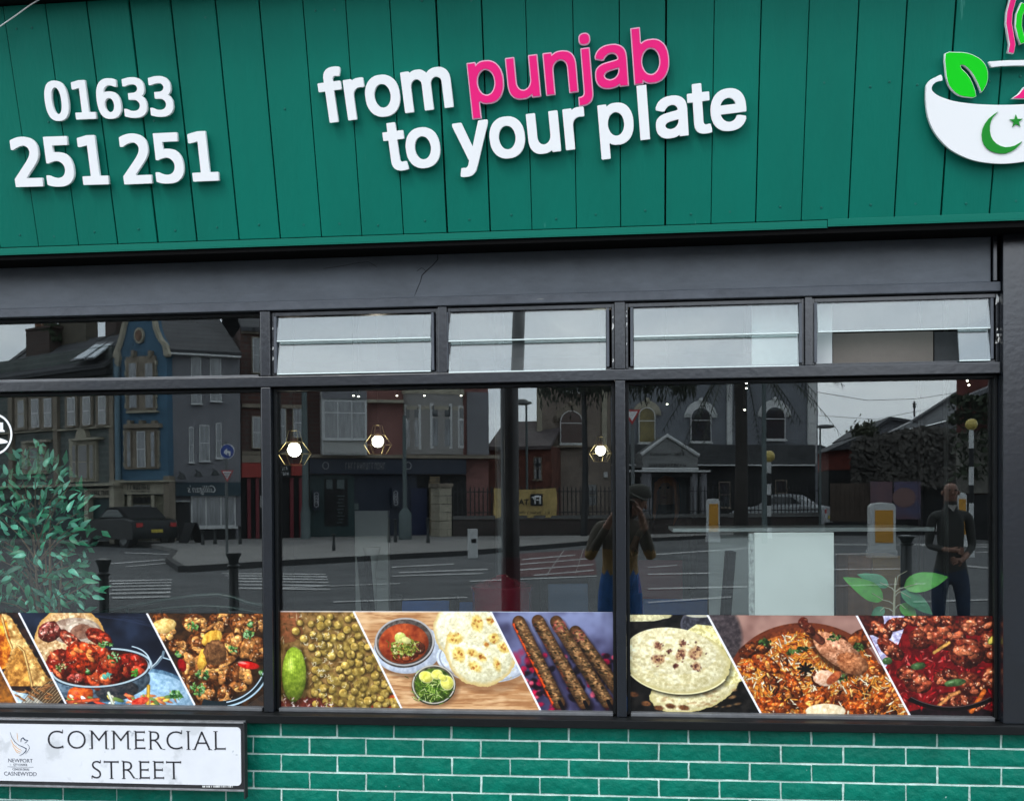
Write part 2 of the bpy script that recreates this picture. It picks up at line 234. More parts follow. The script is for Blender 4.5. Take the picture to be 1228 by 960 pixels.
GLY=json.loads('''{"f":[254,[[66,-19,62,-15,61,-5,61,305,56,308,-4,308,-10,310,-13,320,-13,385,-11,395,-4,399,60,400,62,455,69,485,80,505,89,515,101,526,116,535,141,544,171,549,216,548,251,542,256,540,261,535,262,510,246,455,242,450,236,449,216,449,196,454,186,452,171,443,166,435,163,425,161,400,236,399,241,398,246,395,248,385,248,320,246,313,241,308,166,308,161,305,161,-5,160,-15,156,-18,151,-19]]],"r":[259,[[38,-18,34,-15,33,-5,33,385,35,395,43,399,123,399,129,395,133,382,158,396,183,402,218,404,258,402,261,400,263,390,263,315,260,305,253,303,238,303,208,306,193,303,178,298,164,290,153,280,142,265,136,250,133,230,133,-5,132,-15,128,-19,123,-19,48,-19]]],"o":[415,[[159,-24,124,-13,89,7,74,20,59,36,37,72,25,102,21,117,16,157,15,217,19,247,25,272,38,307,57,337,70,352,86,367,114,385,144,397,179,403,234,403,269,397,304,383,324,371,341,357,355,342,369,322,384,292,394,257,400,217,400,157,395,122,390,102,376,67,359,40,344,23,329,9,302,-8,269,-21,234,-27,189,-27],[204,66,181,72,169,78,154,89,140,107,131,122,123,142,119,162,116,187,118,212,124,236,130,252,141,272,159,291,169,298,188,307,209,310,239,302,254,293,270,277,283,257,289,242,297,212,300,187,297,162,292,142,284,122,272,102,258,87,244,77,229,70]]],"m":[610,[[38,-18,34,-15,33,0,33,385,35,395,38,397,48,399,123,399,130,395,133,379,158,395,183,403,203,405,243,405,263,401,283,393,303,379,318,362,323,362,336,375,350,385,378,398,398,403,418,405,458,405,488,400,513,390,538,372,552,355,560,340,569,320,576,280,576,-5,575,-15,573,-18,563,-19,488,-19,483,-19,477,-15,476,245,474,265,468,283,457,295,438,306,418,311,396,305,380,295,366,280,357,260,355,240,355,-5,353,-16,343,-19,268,-19,263,-19,256,-15,255,-5,255,250,253,265,248,280,233,297,213,308,198,310,183,307,173,302,156,290,144,275,135,250,133,230,133,-5,132,-15,128,-19,123,-19,48,-19]]],"p":[424,[[38,-161,34,-158,33,-148,34,392,37,397,43,399,123,399,128,397,131,392,133,375,150,387,173,398,198,403,238,404,268,401,287,397,318,385,348,364,371,337,388,307,399,277,404,257,408,234,410,197,407,142,400,102,384,62,368,35,343,8,313,-11,288,-21,253,-27,198,-26,168,-19,153,-12,138,-1,135,-3,133,-8,133,-148,132,-158,128,-161,123,-162,48,-162],[218,67,203,70,183,79,172,87,155,107,147,122,138,147,133,172,132,192,135,217,139,237,145,252,158,275,169,287,188,301,203,307,223,310,238,307,259,297,271,287,288,268,297,247,304,227,308,187,306,162,301,142,293,120,283,103,268,87,255,77,233,68]]],"u":[410,[[138,-21,123,-17,103,-9,78,8,56,35,46,55,41,70,35,100,33,130,33,385,35,395,43,399,53,399,123,399,128,398,132,395,133,385,133,150,135,130,143,108,158,88,168,80,178,75,198,70,208,71,223,75,233,80,248,90,264,110,274,135,277,160,277,385,278,395,283,398,288,399,363,399,373,397,375,395,377,385,377,-5,375,-15,368,-19,288,-19,280,-15,278,2,253,-12,223,-22,178,-25]]],"n":[410,[[38,-18,34,-15,33,-5,33,385,35,395,43,399,123,399,129,395,133,377,158,392,188,401,218,404,248,403,288,396,308,388,323,379,343,360,359,335,369,310,375,280,377,245,377,-5,375,-15,368,-19,333,-19,288,-19,283,-19,278,-15,276,230,274,250,265,275,258,286,248,295,230,305,208,309,183,302,163,290,146,270,136,245,133,220,133,-5,132,-15,128,-19,123,-19,48,-19]]],"j":[167,[[-25,-161,-28,-158,-29,-153,-28,-73,-25,-69,5,-66,20,-59,25,-53,30,-43,33,-28,34,392,37,397,45,399,125,399,130,397,133,392,133,382,133,-38,132,-63,128,-83,119,-108,110,-121,100,-133,79,-148,60,-156,35,-161,5,-162],[55,427,35,439,29,447,24,457,22,467,22,492,24,507,28,517,40,532,60,541,75,543,100,543,120,536,135,524,143,507,145,492,145,472,140,451,130,437,114,427,90,423,70,424]]],"a":[389,[[115,-25,90,-18,62,-4,39,16,23,41,13,71,11,106,13,141,16,156,22,171,30,184,42,196,55,207,75,218,105,228,130,233,240,249,254,256,255,261,253,271,242,291,230,301,215,308,205,310,190,311,165,305,149,296,130,279,115,256,90,254,25,273,22,281,23,306,38,336,55,357,80,377,115,393,150,401,200,404,245,400,280,389,304,376,325,357,334,346,345,326,352,301,356,256,355,-14,351,-19,345,-19,265,-19,260,-17,258,-14,255,-3,230,-17,200,-25,155,-28],[160,66,135,75,121,86,117,91,112,106,116,116,124,126,140,137,170,146,255,158,256,141,253,126,244,106,232,91,212,76,195,70,175,66]]],"b":[424,[[183,-23,155,-13,133,3,131,-13,128,-18,123,-19,43,-19,37,-18,34,-13,33,512,34,522,38,527,123,528,129,527,133,522,133,387,134,382,138,379,149,387,168,396,183,400,208,403,258,403,288,397,303,392,318,385,338,372,364,347,378,327,388,307,401,272,407,237,409,217,410,182,407,137,403,113,395,87,384,62,373,42,361,27,343,8,323,-6,296,-18,273,-24,253,-27,208,-27],[218,67,203,70,186,77,172,87,155,107,143,131,138,147,133,172,132,192,135,217,139,237,148,258,158,275,178,295,189,302,203,307,223,310,243,305,260,297,272,287,288,267,297,247,304,227,308,187,306,162,301,142,293,122,283,103,268,87,253,76,233,68]]],"t":[227,[[121,-19,96,-10,74,6,59,26,49,51,45,86,44,306,41,308,-4,308,-11,311,-13,316,-13,391,-11,396,-4,399,41,399,45,401,46,481,46,486,51,490,131,491,141,489,145,481,146,400,216,398,221,396,223,391,223,321,221,311,211,308,151,308,145,306,146,101,147,91,151,81,161,72,171,70,206,73,218,71,221,66,232,16,232,-9,231,-14,226,-17,196,-23,146,-23]]],"y":[389,[[47,-161,30,-155,28,-145,29,-125,44,-70,47,-67,57,-66,72,-66,92,-70,102,-66,111,-60,119,-50,125,-40,138,0,-1,365,-2,385,0,395,7,399,17,399,92,399,97,398,102,395,192,144,197,146,287,395,297,399,377,399,387,397,391,390,390,365,227,-60,207,-104,197,-119,183,-135,162,-150,147,-157,127,-162,107,-164,72,-164]]],"l":[189,[[98,-18,73,-9,58,3,53,9,40,33,34,58,33,518,34,523,38,527,43,528,123,528,128,527,132,523,134,93,138,79,143,74,148,72,178,74,184,73,188,70,200,13,199,-12,193,-16,168,-21,148,-22,118,-21]]],"e":[404,[[159,-23,134,-17,119,-11,89,7,74,19,54,42,36,72,21,117,15,157,15,217,21,257,34,298,53,332,74,357,99,377,129,392,164,401,194,404,224,404,259,399,289,389,319,372,342,352,364,322,379,286,387,252,391,202,391,162,389,154,384,150,379,150,124,150,120,147,124,132,134,112,150,92,174,75,199,67,214,66,224,67,239,71,254,78,275,97,288,122,299,125,319,124,379,109,382,107,384,102,384,77,373,52,354,25,329,3,304,-11,274,-21,244,-26,204,-28],[124,240,122,242,124,247,131,262,139,274,151,287,163,297,179,305,204,310,224,307,234,303,246,297,258,287,270,272,279,255,283,242,279,240]]],"0":[429,[[201,-30,176,-28,151,-23,122,-10,101,5,86,20,71,40,58,65,45,100,37,130,31,165,26,230,27,310,31,355,37,390,45,420,61,460,69,475,86,500,102,515,123,530,151,542,176,548,221,550,256,547,281,541,301,532,321,519,341,501,357,480,366,464,374,450,385,420,392,390,398,355,402,310,404,260,402,210,398,165,392,130,385,100,369,60,358,40,343,20,326,4,314,-5,301,-13,281,-22,251,-29],[206,69,191,76,176,89,165,105,153,135,144,175,140,205,138,285,140,315,147,360,153,385,160,405,168,420,186,440,201,449,216,452,231,447,241,442,251,432,269,405,276,386,285,345,289,315,291,285,291,235,286,175,277,135,269,115,256,93,241,78,231,72,216,67]]],"1":[429,[[86,-20,81,-20,76,-17,74,-10,74,65,76,76,86,80,181,80,183,85,183,425,181,428,176,427,96,410,71,411,66,415,65,420,65,500,67,510,76,515,191,540,286,540,292,535,293,525,293,85,296,80,391,80,396,79,400,75,401,65,400,-15,396,-20,386,-20]]],"2":[429,[[43,-20,38,-19,33,-15,33,-10,32,65,34,75,158,208,223,280,248,315,260,335,269,360,272,380,266,405,257,420,248,429,238,437,223,444,203,449,178,447,143,438,108,424,73,405,53,403,41,405,37,410,37,415,38,510,53,519,95,535,135,545,163,549,203,550,233,548,258,544,298,531,319,520,348,495,364,475,374,455,380,435,385,405,385,360,381,335,367,295,349,265,335,245,298,202,198,95,187,80,383,79,388,75,389,70,388,-15,383,-20,378,-20]]],"3":[429,[[168,-30,133,-27,93,-20,48,-9,33,-4,29,0,27,10,28,100,32,105,38,106,63,105,98,89,123,80,153,73,183,70,213,73,236,80,253,90,268,104,280,125,285,150,279,175,268,194,248,212,233,219,216,225,198,228,122,230,118,235,117,240,117,315,118,320,123,326,198,328,223,333,240,340,258,354,266,365,273,385,272,395,264,415,252,430,233,442,203,449,178,448,148,444,118,436,78,423,48,423,43,430,43,435,43,520,46,525,53,528,138,546,178,549,233,548,258,545,278,540,298,533,321,520,338,507,354,490,370,465,376,450,382,425,384,400,383,365,381,350,373,325,364,310,352,295,333,280,336,275,348,267,365,250,378,231,388,208,393,190,395,170,395,110,388,80,383,65,373,45,358,25,328,0,293,-17,258,-26,228,-29]]],"5":[429,[[160,-30,125,-28,90,-23,57,-15,32,-5,29,5,29,90,31,100,35,103,40,104,65,103,92,90,115,81,160,71,190,71,220,77,230,82,245,91,259,105,269,120,275,135,280,156,280,170,278,185,275,200,267,215,255,232,230,251,205,260,185,263,160,262,120,253,85,239,65,238,55,240,52,245,52,255,53,535,55,538,65,540,350,540,355,535,356,530,355,445,350,441,345,440,160,440,157,435,157,365,160,362,190,364,235,362,260,358,285,351,305,342,324,330,345,311,355,300,371,275,380,255,387,230,391,205,393,170,391,130,387,105,380,80,368,55,350,30,340,19,322,5,300,-9,275,-19,245,-26,210,-30]]],"6":[429,[[206,-30,181,-29,151,-22,126,-13,106,-1,81,23,69,40,56,65,45,95,37,125,31,165,27,205,26,265,27,310,32,355,39,390,49,420,65,455,77,475,96,498,121,518,146,532,167,540,201,548,251,550,291,547,326,540,355,530,364,525,366,515,365,435,365,430,362,425,351,423,331,424,296,440,261,448,241,449,221,445,206,439,190,430,176,418,166,406,151,379,141,345,171,358,191,362,221,364,261,363,286,358,306,352,326,342,346,328,361,313,376,292,391,259,398,235,402,205,404,170,402,130,399,105,393,80,380,50,371,35,359,20,341,3,326,-7,306,-17,281,-25,256,-29],[206,68,191,74,176,85,160,105,149,130,146,144,144,175,152,210,161,230,168,240,178,250,193,260,206,265,221,268,236,265,251,258,263,250,272,240,281,225,288,205,292,180,293,160,290,140,284,115,273,95,266,87,251,75,236,69,221,66]]],"sC":[708,[[396,11,304,23,216,62,148,120,102,187,75,259,65,331,78,427,114,511,164,575,236,628,324,662,424,674,488,669,524,662,564,651,632,626,633,703,640,711,648,712,655,707,657,699,657,599,652,590,639,587,639,563,636,560,580,587,540,601,500,610,460,616,420,618,340,608,272,581,215,539,170,483,143,419,132,339,143,259,170,195,212,143,272,99,344,73,424,64,468,67,508,73,548,84,592,101,644,127,646,115,658,107,660,99,660,31,658,23,652,19,644,19,638,23,636,31,636,51,632,55,584,35,552,25,512,16,464,10,416,8]]],"sO":[823,[[389,11,309,21,225,55,157,108,105,176,73,255,62,343,73,427,105,506,158,575,226,627,309,661,413,674,513,661,597,628,667,575,718,507,749,431,761,339,750,255,720,179,665,107,597,55,513,21,409,8],[389,67,333,74,269,99,209,144,166,199,140,263,129,343,139,419,166,483,209,539,265,581,330,607,413,618,493,607,557,581,614,539,657,483,684,419,694,339,683,263,657,199,613,143,557,101,489,74,413,64]]],"sE":[500,[[51,0,44,8,46,16,51,20,87,21,92,24,92,660,51,662,45,668,45,676,48,680,55,683,119,683,127,680,130,676,131,666,135,665,439,665,443,666,448,680,455,683,459,682,463,679,466,672,466,600,463,593,459,590,451,590,447,593,444,600,444,608,439,611,171,611,163,608,157,600,156,388,161,376,167,372,175,371,407,371,409,376,410,404,415,410,423,411,427,408,431,400,431,372,435,368,435,320,431,316,430,296,427,292,419,289,410,296,407,317,175,317,163,314,158,308,156,300,156,88,161,76,171,71,451,71,453,72,455,84,458,88,467,91,472,88,476,80,476,12,474,4,467,-1,459,1,451,17,131,17,129,4,123,-1]]],"sR":[604,[[57,-1,49,8,53,18,61,21,89,21,94,24,94,660,53,661,45,668,45,676,53,683,121,683,129,678,130,668,133,665,249,665,309,659,361,643,401,618,431,584,450,540,456,488,453,456,445,428,429,398,409,375,385,356,347,336,342,328,342,320,347,312,377,289,401,265,425,236,449,202,524,84,569,20,565,17,497,17,369,211,333,255,301,285,273,302,245,311,217,313,173,313,163,308,158,296,158,24,161,21,185,20,189,16,191,8,189,4,181,-1],[173,367,163,372,158,384,158,596,161,608,173,615,237,615,281,612,321,601,350,584,374,556,385,528,389,496,386,464,377,436,358,408,329,386,289,372,237,367],[577,-1,569,8,570,16,577,21,661,21,669,16,671,12,669,4,661,-1]]],"sI":[250,[[56,0,49,8,51,16,56,20,88,21,93,24,93,660,56,662,50,668,50,676,53,680,60,683,192,683,200,676,200,668,196,663,160,661,157,656,157,24,160,21,192,21,199,16,201,8,196,1,192,-1]]],"sL":[490,[[54,-1,46,4,44,8,46,16,50,20,86,21,91,24,91,660,46,662,40,668,40,676,43,680,50,683,194,682,198,679,201,672,197,664,190,661,158,661,155,656,155,88,157,80,162,74,170,71,462,70,466,86,470,90,478,91,482,88,486,80,486,8,479,0,470,0,466,4,462,18,134,17,129,16,130,6,122,-1]]],"sT":[604,[[237,-1,229,8,233,18,241,21,265,21,270,24,269,600,263,608,253,611,41,611,36,608,36,600,33,593,29,590,21,590,17,593,14,600,15,676,21,682,29,682,35,676,37,666,41,665,565,665,569,668,570,676,573,680,577,683,585,682,591,672,591,600,585,590,577,589,573,592,570,596,569,608,565,611,349,611,341,608,335,600,334,24,337,21,373,21,379,16,381,8,377,2,369,-1]]],"sA":[667,[[-32,-1,-36,1,-41,8,-39,16,-34,20,28,22,304,668,351,668,638,24,644,21,704,20,711,12,709,4,700,-1,560,-1,552,3,549,8,552,17,560,21,572,21,575,24,491,208,484,216,476,218,188,218,178,216,171,208,92,24,101,12,100,6,96,1,88,-1],[216,274,208,284,208,296,309,540,314,548,320,552,332,552,338,548,343,540,451,296,452,283,447,276,436,272,224,272]]],"sM":[781,[[17,-1,9,8,11,16,17,21,85,21,90,24,90,660,37,661,30,668,30,676,33,680,41,683,133,683,140,676,141,666,157,665,377,392,385,386,393,385,405,392,625,664,637,665,640,668,640,676,643,680,653,683,741,683,747,680,751,672,745,662,692,660,692,24,697,21,761,21,769,16,771,8,769,4,761,-1,641,-1,633,2,629,8,628,532,622,544,609,548,597,543,393,287,389,287,188,540,181,546,173,548,160,544,154,532,154,20,150,16,151,8,149,4,141,-1]]],"sS":[458,[[192,11,140,22,112,33,84,48,61,63,61,127,64,131,88,110,117,91,152,75,188,65,220,62,260,66,296,79,320,96,336,115,348,139,352,167,330,231,325,239,268,289,196,335,128,381,79,435,57,511,63,555,83,599,108,629,144,652,192,668,248,674,272,673,320,663,344,654,380,634,383,639,384,695,392,702,400,701,404,698,407,691,407,599,403,591,396,588,388,590,384,595,380,570,352,589,320,604,292,613,268,618,236,620,208,617,180,610,153,595,132,575,119,551,114,519,140,455,196,410,269,367,339,319,389,259,409,175,402,127,387,91,359,55,324,30,284,14,236,8],[40,-11,36,-8,33,-1,33,99,36,108,44,112,52,110,57,103,58,99,57,-1,52,-10,48,-12]]]}''')
GLY["l"]=[240,[[60,-10,165,-10,165,545,60,545]]]
def gloops(k): return [[(l[i]/1000,l[i+1]/1000) for i in range(0,len(l),2)] for l in GLY[k][1]]
def run_text(s,prefix,A,B,up,mat,parent,name='letter',thick=.012,off=.012,sy=1,track=0,face=None,gap=.19,inset=.004,bev=0):
    """lettering whose left edge is at A and right edge at B on the baseline"""
    xs=[];x=0
    for ch in s:
        xs.append(x); x+=gap if ch==' ' else GLY[prefix+ch][0]/1000+track
    g0=gloops(prefix+s[0]); g1=gloops(prefix+s[-1])
    left=min(p[0] for l in g0 for p in l); right=xs[-1]+max(p[0] for l in g1 for p in l)
    A,B=Vector(A),Vector(B); k=(B-A).length/(right-left); dx=(B-A).normalized(); nn=dx.cross(Vector(up)).normalized(); dy=nn.cross(dx).normalized()
    for ch,xx in zip(s,xs):
        if ch==' ': continue
        lp=[[(p[0]*k,p[1]*k*sy) for p in l] for l in gloops(prefix+ch)]
        me=polycurve(lp,thick-2*bev,offset=-bev,bevel=bev); me.transform(Matrix.Translation((0,0,thick/2)))
        O=A+dx*((xx-left)*k)
        b=place(me,name,mat,parent,O,dx,dy,off)
        if face:
            fm=polycurve(lp,.0016,offset=-inset*k if inset else 0); place(fm,'face',face,b,O,dx,dy,off+thick+.001)
    return k

# ================================================================== MATERIALS OF THE SHOP
GREEN=(.001,.158,.112)
m_board=M('green_board_paint',GREEN,rough=.45,spec=.16,var=.16,vs=1.3,bump=.14,bs=55,stretch=(1.6,1,.22),speck=[((.002,.045,.035),.745,26,(1,1,1)),((.05,.26,.20),.70,5.5,(4,1,.35))])
m_green2=M('green_trim_paint',(.002,.168,.118),rough=.45,spec=.3,bump=.05,bs=40)
m_brick=M('green_brick_paint',(.0004,.158,.106),rough=.45,spec=.2,var=.30,vs=7,bump=.9,bs=32,speck=[((.45,.62,.56),.725,42,(1,1,1)),((.01,.06,.045),.72,9,(1,1,1))])
m_mortar=M('white_mortar',(.60,.76,.70),rough=.9,bump=.5,bs=60,var=.35,vs=11,vcol=(.38,.52,.46))
m_black=M('charcoal_paint',(.009,.0115,.0155),rough=.22,spec=.85,var=.35,vs=5,bump=.06,bs=45)
m_lintel=M('charcoal_panel',(.085,.100,.118),rough=.40,spec=.6,var=.30,vs=4,bump=.2,bs=14,stretch=(1,1,2),speck=[((.20,.21,.21),.76,30,(.5,1,1.4)),((.03,.03,.035),.70,6,(1,1,3))])
m_rail=M('head_rail_paint',(.068,.078,.094),rough=.45,var=.3,vs=8,bump=.2,bs=40,speck=[((.17,.175,.16),.70,13,(.35,1,2))])
m_sillp=M('black_sill_paint',(.006,.007,.0075),rough=.45,spec=.2,var=.2,vs=6,bump=.15,bs=40)
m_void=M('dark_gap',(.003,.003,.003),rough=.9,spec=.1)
m_bead=M('grey_bead',(.12,.125,.13),rough=.5,var=.3,vs=14,bump=.2)
m_white=M('white_acrylic',(.92,.93,.93),rough=.35,spec=.5)
m_pinkb=M('pale_pink_acrylic',(.8,.45,.6),rough=.35)
m_pink=M('pink_vinyl',(.90,.010,.205),rough=.45,spec=.3)
m_lime=M('lime_vinyl',(.0,.66,.008),rough=.4,spec=.3)
m_grn=M('emblem_green_vinyl',(.0,.26,.012),rough=.45)
m_screw=M('painted_screw',(.006,.13,.1),rough=.35)
m_flake=M('bare_white_patch',(.75,.76,.74),rough=.8)
m_pane=glassmat('window_glass',.100,(.93,.97,.955),0,.014,.005,2.2)
m_louvre=glassmat('louvre_glass',.118,(.80,.86,.85),.012,0,.13,5)
m_edge=M('lit_glass_edge',(.62,.72,.70),rough=.25,spec=.8)  # pale colour stands for light caught along the blade edges
# ================================================================== FASCIA (leans forward at the top)
AL=R(14.5); YF=-.15
UF=Vector((0,-math.sin(AL),math.cos(AL))); NF=Vector((0,-math.cos(AL),-math.sin(AL))); XR=Vector((1,0,0))
F0=Vector((0,YF,P(614,279,YF).z))
def FP(px,py): return hit(px,py,F0,NF)
FL=F0+NF*.026
def FPr(px,py): return hit(px,py,FL,NF)-NF*.012
def fz(t): return F0+UF*t
topT=(FP(0,8)-F0).dot(UF)
seam=[46,94,141,189,236,286.6,336,385.5,434,484,536.5,588,638,691.5,744.4,797.7,852.5,906,960.7,1017,1072,1128,1186]
sx=[FP(p,292-p*.0245).x for p in seam]
pitch=(sx[-2]-sx[2])/(len(sx)-4)
xs=[sx[0]-pitch*k for k in range(14,0,-1)]+sx+[sx[-1]+pitch*k for k in range(1,12)]
zL=F0
fascia=thing('sign_fascia','long green boarded shop sign fascia leaning out above the dark window frames','fascia',(0,YF,F0.z))
b=MB(); b.prism([F0+XR*xs[0]-NF*.022,F0+XR*xs[-1]-NF*.022,fz(topT)+XR*xs[-1]-NF*.022,fz(topT)+XR*xs[0]-NF*.022],-NF*.02); b.build('backing_board',m_void,fascia)
rb=random.Random(3); screws=MB(); gp_=[rb.choice((.0012,.0016,.0020,.0024,.0032)) for _ in xs]
for i in range(len(xs)-1):
    x0,x1=xs[i]+gp_[i],xs[i+1]-gp_[i+1]; d=rb.uniform(0,.003)
    v=(19<=i<=20)
    if v: x1-= .0
    b=MB(); lo=.008
    b.prism([F0+XR*x0+UF*lo,F0+XR*x1+UF*lo,fz(topT)+XR*x1,fz(topT)+XR*x0],-NF*.022)
    for q in range(len(b.v)): b.v[q]=b.v[q]+NF*d
    o=b.build('board',m_board,fascia,bevel=.0025)
    for t in (.052,topT-.07,topT*.53):
        if t>topT*.3 and rb.random()<.35: continue
        for fx in (.33,.7) if t>.2 else (.5,):
            if t>.2 and rb.random()<.4: continue
            c=F0+XR*(x0+(x1-x0)*(fx+rb.uniform(-.1,.1)))+UF*(t+rb.uniform(-.012,.012))+NF*(d+.0005)
            if rb.random()<.75: screws.tube(c-NF*.002,c+NF*.0022,.0052,.003,8)
            else: screws.tube(c-NF*.002,c+NF*.0006,.004,.004,7)
screws.build('screw_head',m_screw,fascia)['kind']='stuff'
xb=FP(992,265).x
for a0,a1,dz in ((xs[0],xb-.001,0),(xb+.001,xs[-1],.004)):
    b=MB(); b.prism([F0+XR*a0+UF*(-.016+dz)+NF*.004,F0+XR*a1+UF*(-.016+dz)+NF*.004,F0+XR*a1+UF*(.006+dz)+NF*.004,F0+XR*a0+UF*(.006+dz)+NF*.004],NF*.006)
    b.prism([F0+XR*a0+UF*(-.020+dz),F0+XR*a1+UF*(-.020+dz),F0+XR*a1+UF*(-.0165+dz),F0+XR*a0+UF*(-.0165+dz)],NF*.016)
    b.build('edge_trim',m_green2,fascia,bevel=.001)
b=MB(); b.box(xs[0],xs[-1],YF+.012,.02,F0.z-.028,F0.z-.012); b.box(xs[0],xs[-1],YF-.002,YF+.010,F0.z-.040,F0.z-.021); b.build('soffit_shade_strip',m_void,fascia)  # underside board, plus a black strip standing for the shadow below the fascia
tp=fz(topT); b=MB(); b.box(xs[0],xs[-1],tp.y-.12,.02,tp.z+.004,tp.z+.10); b.box(xs[0],xs[-1],tp.y-.16,tp.y-.122,tp.z+.04,tp.z+.13); b.build('cornice',m_sillp,fascia,bevel=.004)
# ---- raised numbers and slogan
t=thing('phone_number','white raised telephone number 01633 251 251 at the left of the green fascia','lettering',FPr(130,215))
run_text('01633','',FPr(57,143.4),FPr(209,137.2),UF,m_white,t,'digit',.014,0,bev=.0005,sy=1.0,track=-.012)
run_text('251','',FPr(19,222.5),FPr(130.6,219.0),UF,m_white,t,'digit',.014,0,bev=.0005,sy=1.02,track=-.012)
run_text('251','',FPr(149,219.3),FPr(262.7,214.6),UF,m_white,t,'digit',.014,0,bev=.0005,sy=1.02,track=-.012)
t=thing('slogan_lettering','white and pink raised slogan from punjab to your plate, tilted across the fascia','lettering',FPr(640,200))
S=dict(thick=.014,off=0,bev=.0005,track=-.014)
run_text('from','',FPr(387.5,146.5),FPr(543.8,126.3),UF,m_white,t,**S)
run_text('punjab','',FPr(564.5,124.3),FPr(804,94.5),UF,m_pinkb,t,face=m_pink,inset=.012,**S)
run_text('to','',FPr(464.5,204.2),FPr(530,196.2),UF,m_white,t,**S)
run_text('your','',FPr(547.5,194.8),FPr(704,175.2),UF,m_white,t,**S)
run_text('plate','',FPr(720,173.2),FPr(896,151.5),UF,m_white,t,**S)
# ---- bowl emblem
def FPL(pts,s=1/3,x0=860,y0=0):
    q=[]
    for x,y in pts: v=hit(x*s+x0,y*s+y0,F0+NF*.028,NF)-F0; q.append((v.dot(XR),v.dot(UF)))
    return q
def smooth(pts,n=3):
    out=[];m=len(pts)
    for i in range(m):
        a,b,c,d=[pts[(i+k)%m] for k in (-1,0,1,2)]
        for j in range(n):
            t=j/n; out.append(tuple(.5*((2*b[k])+(-a[k]+c[k])*t+(2*a[k]-5*b[k]+4*c[k]-d[k])*t*t+(-a[k]+3*b[k]-3*c[k]+d[k])*t**3) for k in (0,1)))
    return out
emb=thing('bowl_emblem','white bowl emblem with lime leaf, crescent, star and coloured steam on the fascia','emblem',FPr(1200,130))
def epart(name,loops,mat,off,th,par=emb,bev=.001,face=None,ins=.0016):
    me=polycurve(loops,th-2*bev,offset=-bev,bevel=bev); me.transform(Matrix.Translation((0,0,th/2)))
    o=place(me,name,mat,par,F0,XR,UF,off)
    if face:
        fm=polycurve(loops,.0014,offset=-ins); place(fm,'face',face,o,F0,XR,UF,off+th+.001)
    return o
CX=1022
half=[(806,270),(790,276),(768,288),(754,306),(751,330),(751,365),(757,415),(772,458),(797,498),(835,536),(882,563),(940,582),(CX,590)]
inn=[(810,290),(792,294),(778,304),(772,316),(776,330),(800,347),(850,364),(910,373),(970,377),(CX,378)]
mirr=lambda l:[(2*CX-x,y) for x,y in l]
outer=half+mirr(half[:-1])[::-1]
innr=inn[::-1]+[] 
bowl=outer+mirr(inn[:1])+mirr(inn[1:])+inn[::-1][1:]
epart('bowl',[FPL(smooth(bowl,3))],m_white,.012,.018)
epart('rim',[FPL([(978,222),(1040,218),(1104,217),(1170,220),(1215,228),(1212,243),(1150,238),(1080,237),(1020,239),(986,243)])],m_white,.012,.018)
epart('leaf',[FPL(smooth([(820,193),(855,188),(900,191),(938,207),(963,230),(974,262),(972,295),(962,318),(950,334),(944,318),(930,288),(912,258),(890,238),(876,236),(880,248),(900,268),(918,298),(932,347),(905,351),(870,344),(843,322),(828,295),(821,250)],2))],m_white,.012,.018,face=m_lime)
epart('crescent',[FPL(smooth([(1010,402),(975,428),(953,465),(952,505),(968,534),(998,550),(1036,553),(1072,536),(1096,509),(1070,524),(1035,530),(1003,517),(983,490),(980,452),(990,424)],2))],m_grn,.0305,.003,bev=.0005)
st=[]
for k in range(10):
    a=math.pi/2+k*math.pi/5+.05; r=25 if k%2==0 else 10; st.append((1074+r*math.cos(a),437-r*math.sin(a)))
epart('star',[FPL(st)],m_grn,.0305,.003,bev=.0005)
def band(cl,w):
    L_=[];Rr=[]
    for i,p in enumerate(cl):
        a=Vector(cl[max(i-1,0)]); c=Vector(cl[min(i+1,len(cl)-1)]); d=(c-a).normalized(); n=Vector((-d.y,d.x))*w/2; p=Vector(p); L_.append(tuple(p+n)); Rr.append(tuple(p-n))
    return L_+Rr[::-1]
epart('steam',[FPL(band([(1085,-40),(1064,0),(1052,45),(1049,85),(1056,125),(1062,160),(1056,192)],22))],m_white,.012,.018,face=m_pink)
epart('steam',[FPL(band([(1105,14),(1087,55),(1084,95),(1092,130),(1102,156)],24))],m_white,.012,.018,face=m_lime)
epart('steam',[FPL(band([(1150,-30),(1130,25),(1128,70),(1140,120),(1136,170)],22))],m_white,.012,.018,face=m_pink)
epart('chilli',[FPL([(1058,356),(1085,338),(1104,314),(1130,300),(1160,320),(1150,356)])],m_white,.012,.018,face=m_pink)
# ================================================================== SHOPFRONT FRAME
def zm(*pts,Y=0): return sum(P(x,y,Y).z for x,y in pts)/len(pts)
def xm(*pts,Y=0): return sum(P(x,y,Y).x for x,y in pts)/len(pts)
XL=-3.2; 
zHeadB=zm((160,377),(310,372.7),(735,361.9),(1199,348.2)); zHeadT=zm((50,369.5),(740,352),(1185,336.5))
zTrT=zm((0,456),(310,452.2),(735,444),(1198,433.7)); zTrB=zm((0,468.9),(310,463.7),(735,456.8),(1199,448.2))
zSillT=zm((0,850.3),(318,851.1),(741,856.3),(1203,865.8)); zSillB=zm((296,862.3),(752,868.4),(1228,879.9))
xA0=xm((310.05,375),(312.4,485),(318.4,835)); xA1=xm((321.9,375),(323.8,485),(330.0,835))
xB0=xm((736.3,363),(736.5,470),(741.3,856)); xB1=xm((748.9,365),(749,470),(753.3,850))
xC=xm((1199.4,340),(1201.3,860)); XE=xC+1.3
shop=thing('shopfront','charcoal painted shopfront with three large panes and four louvre windows','shopfront',((xA0+xC)/2,0,zSillB))
YG=.055
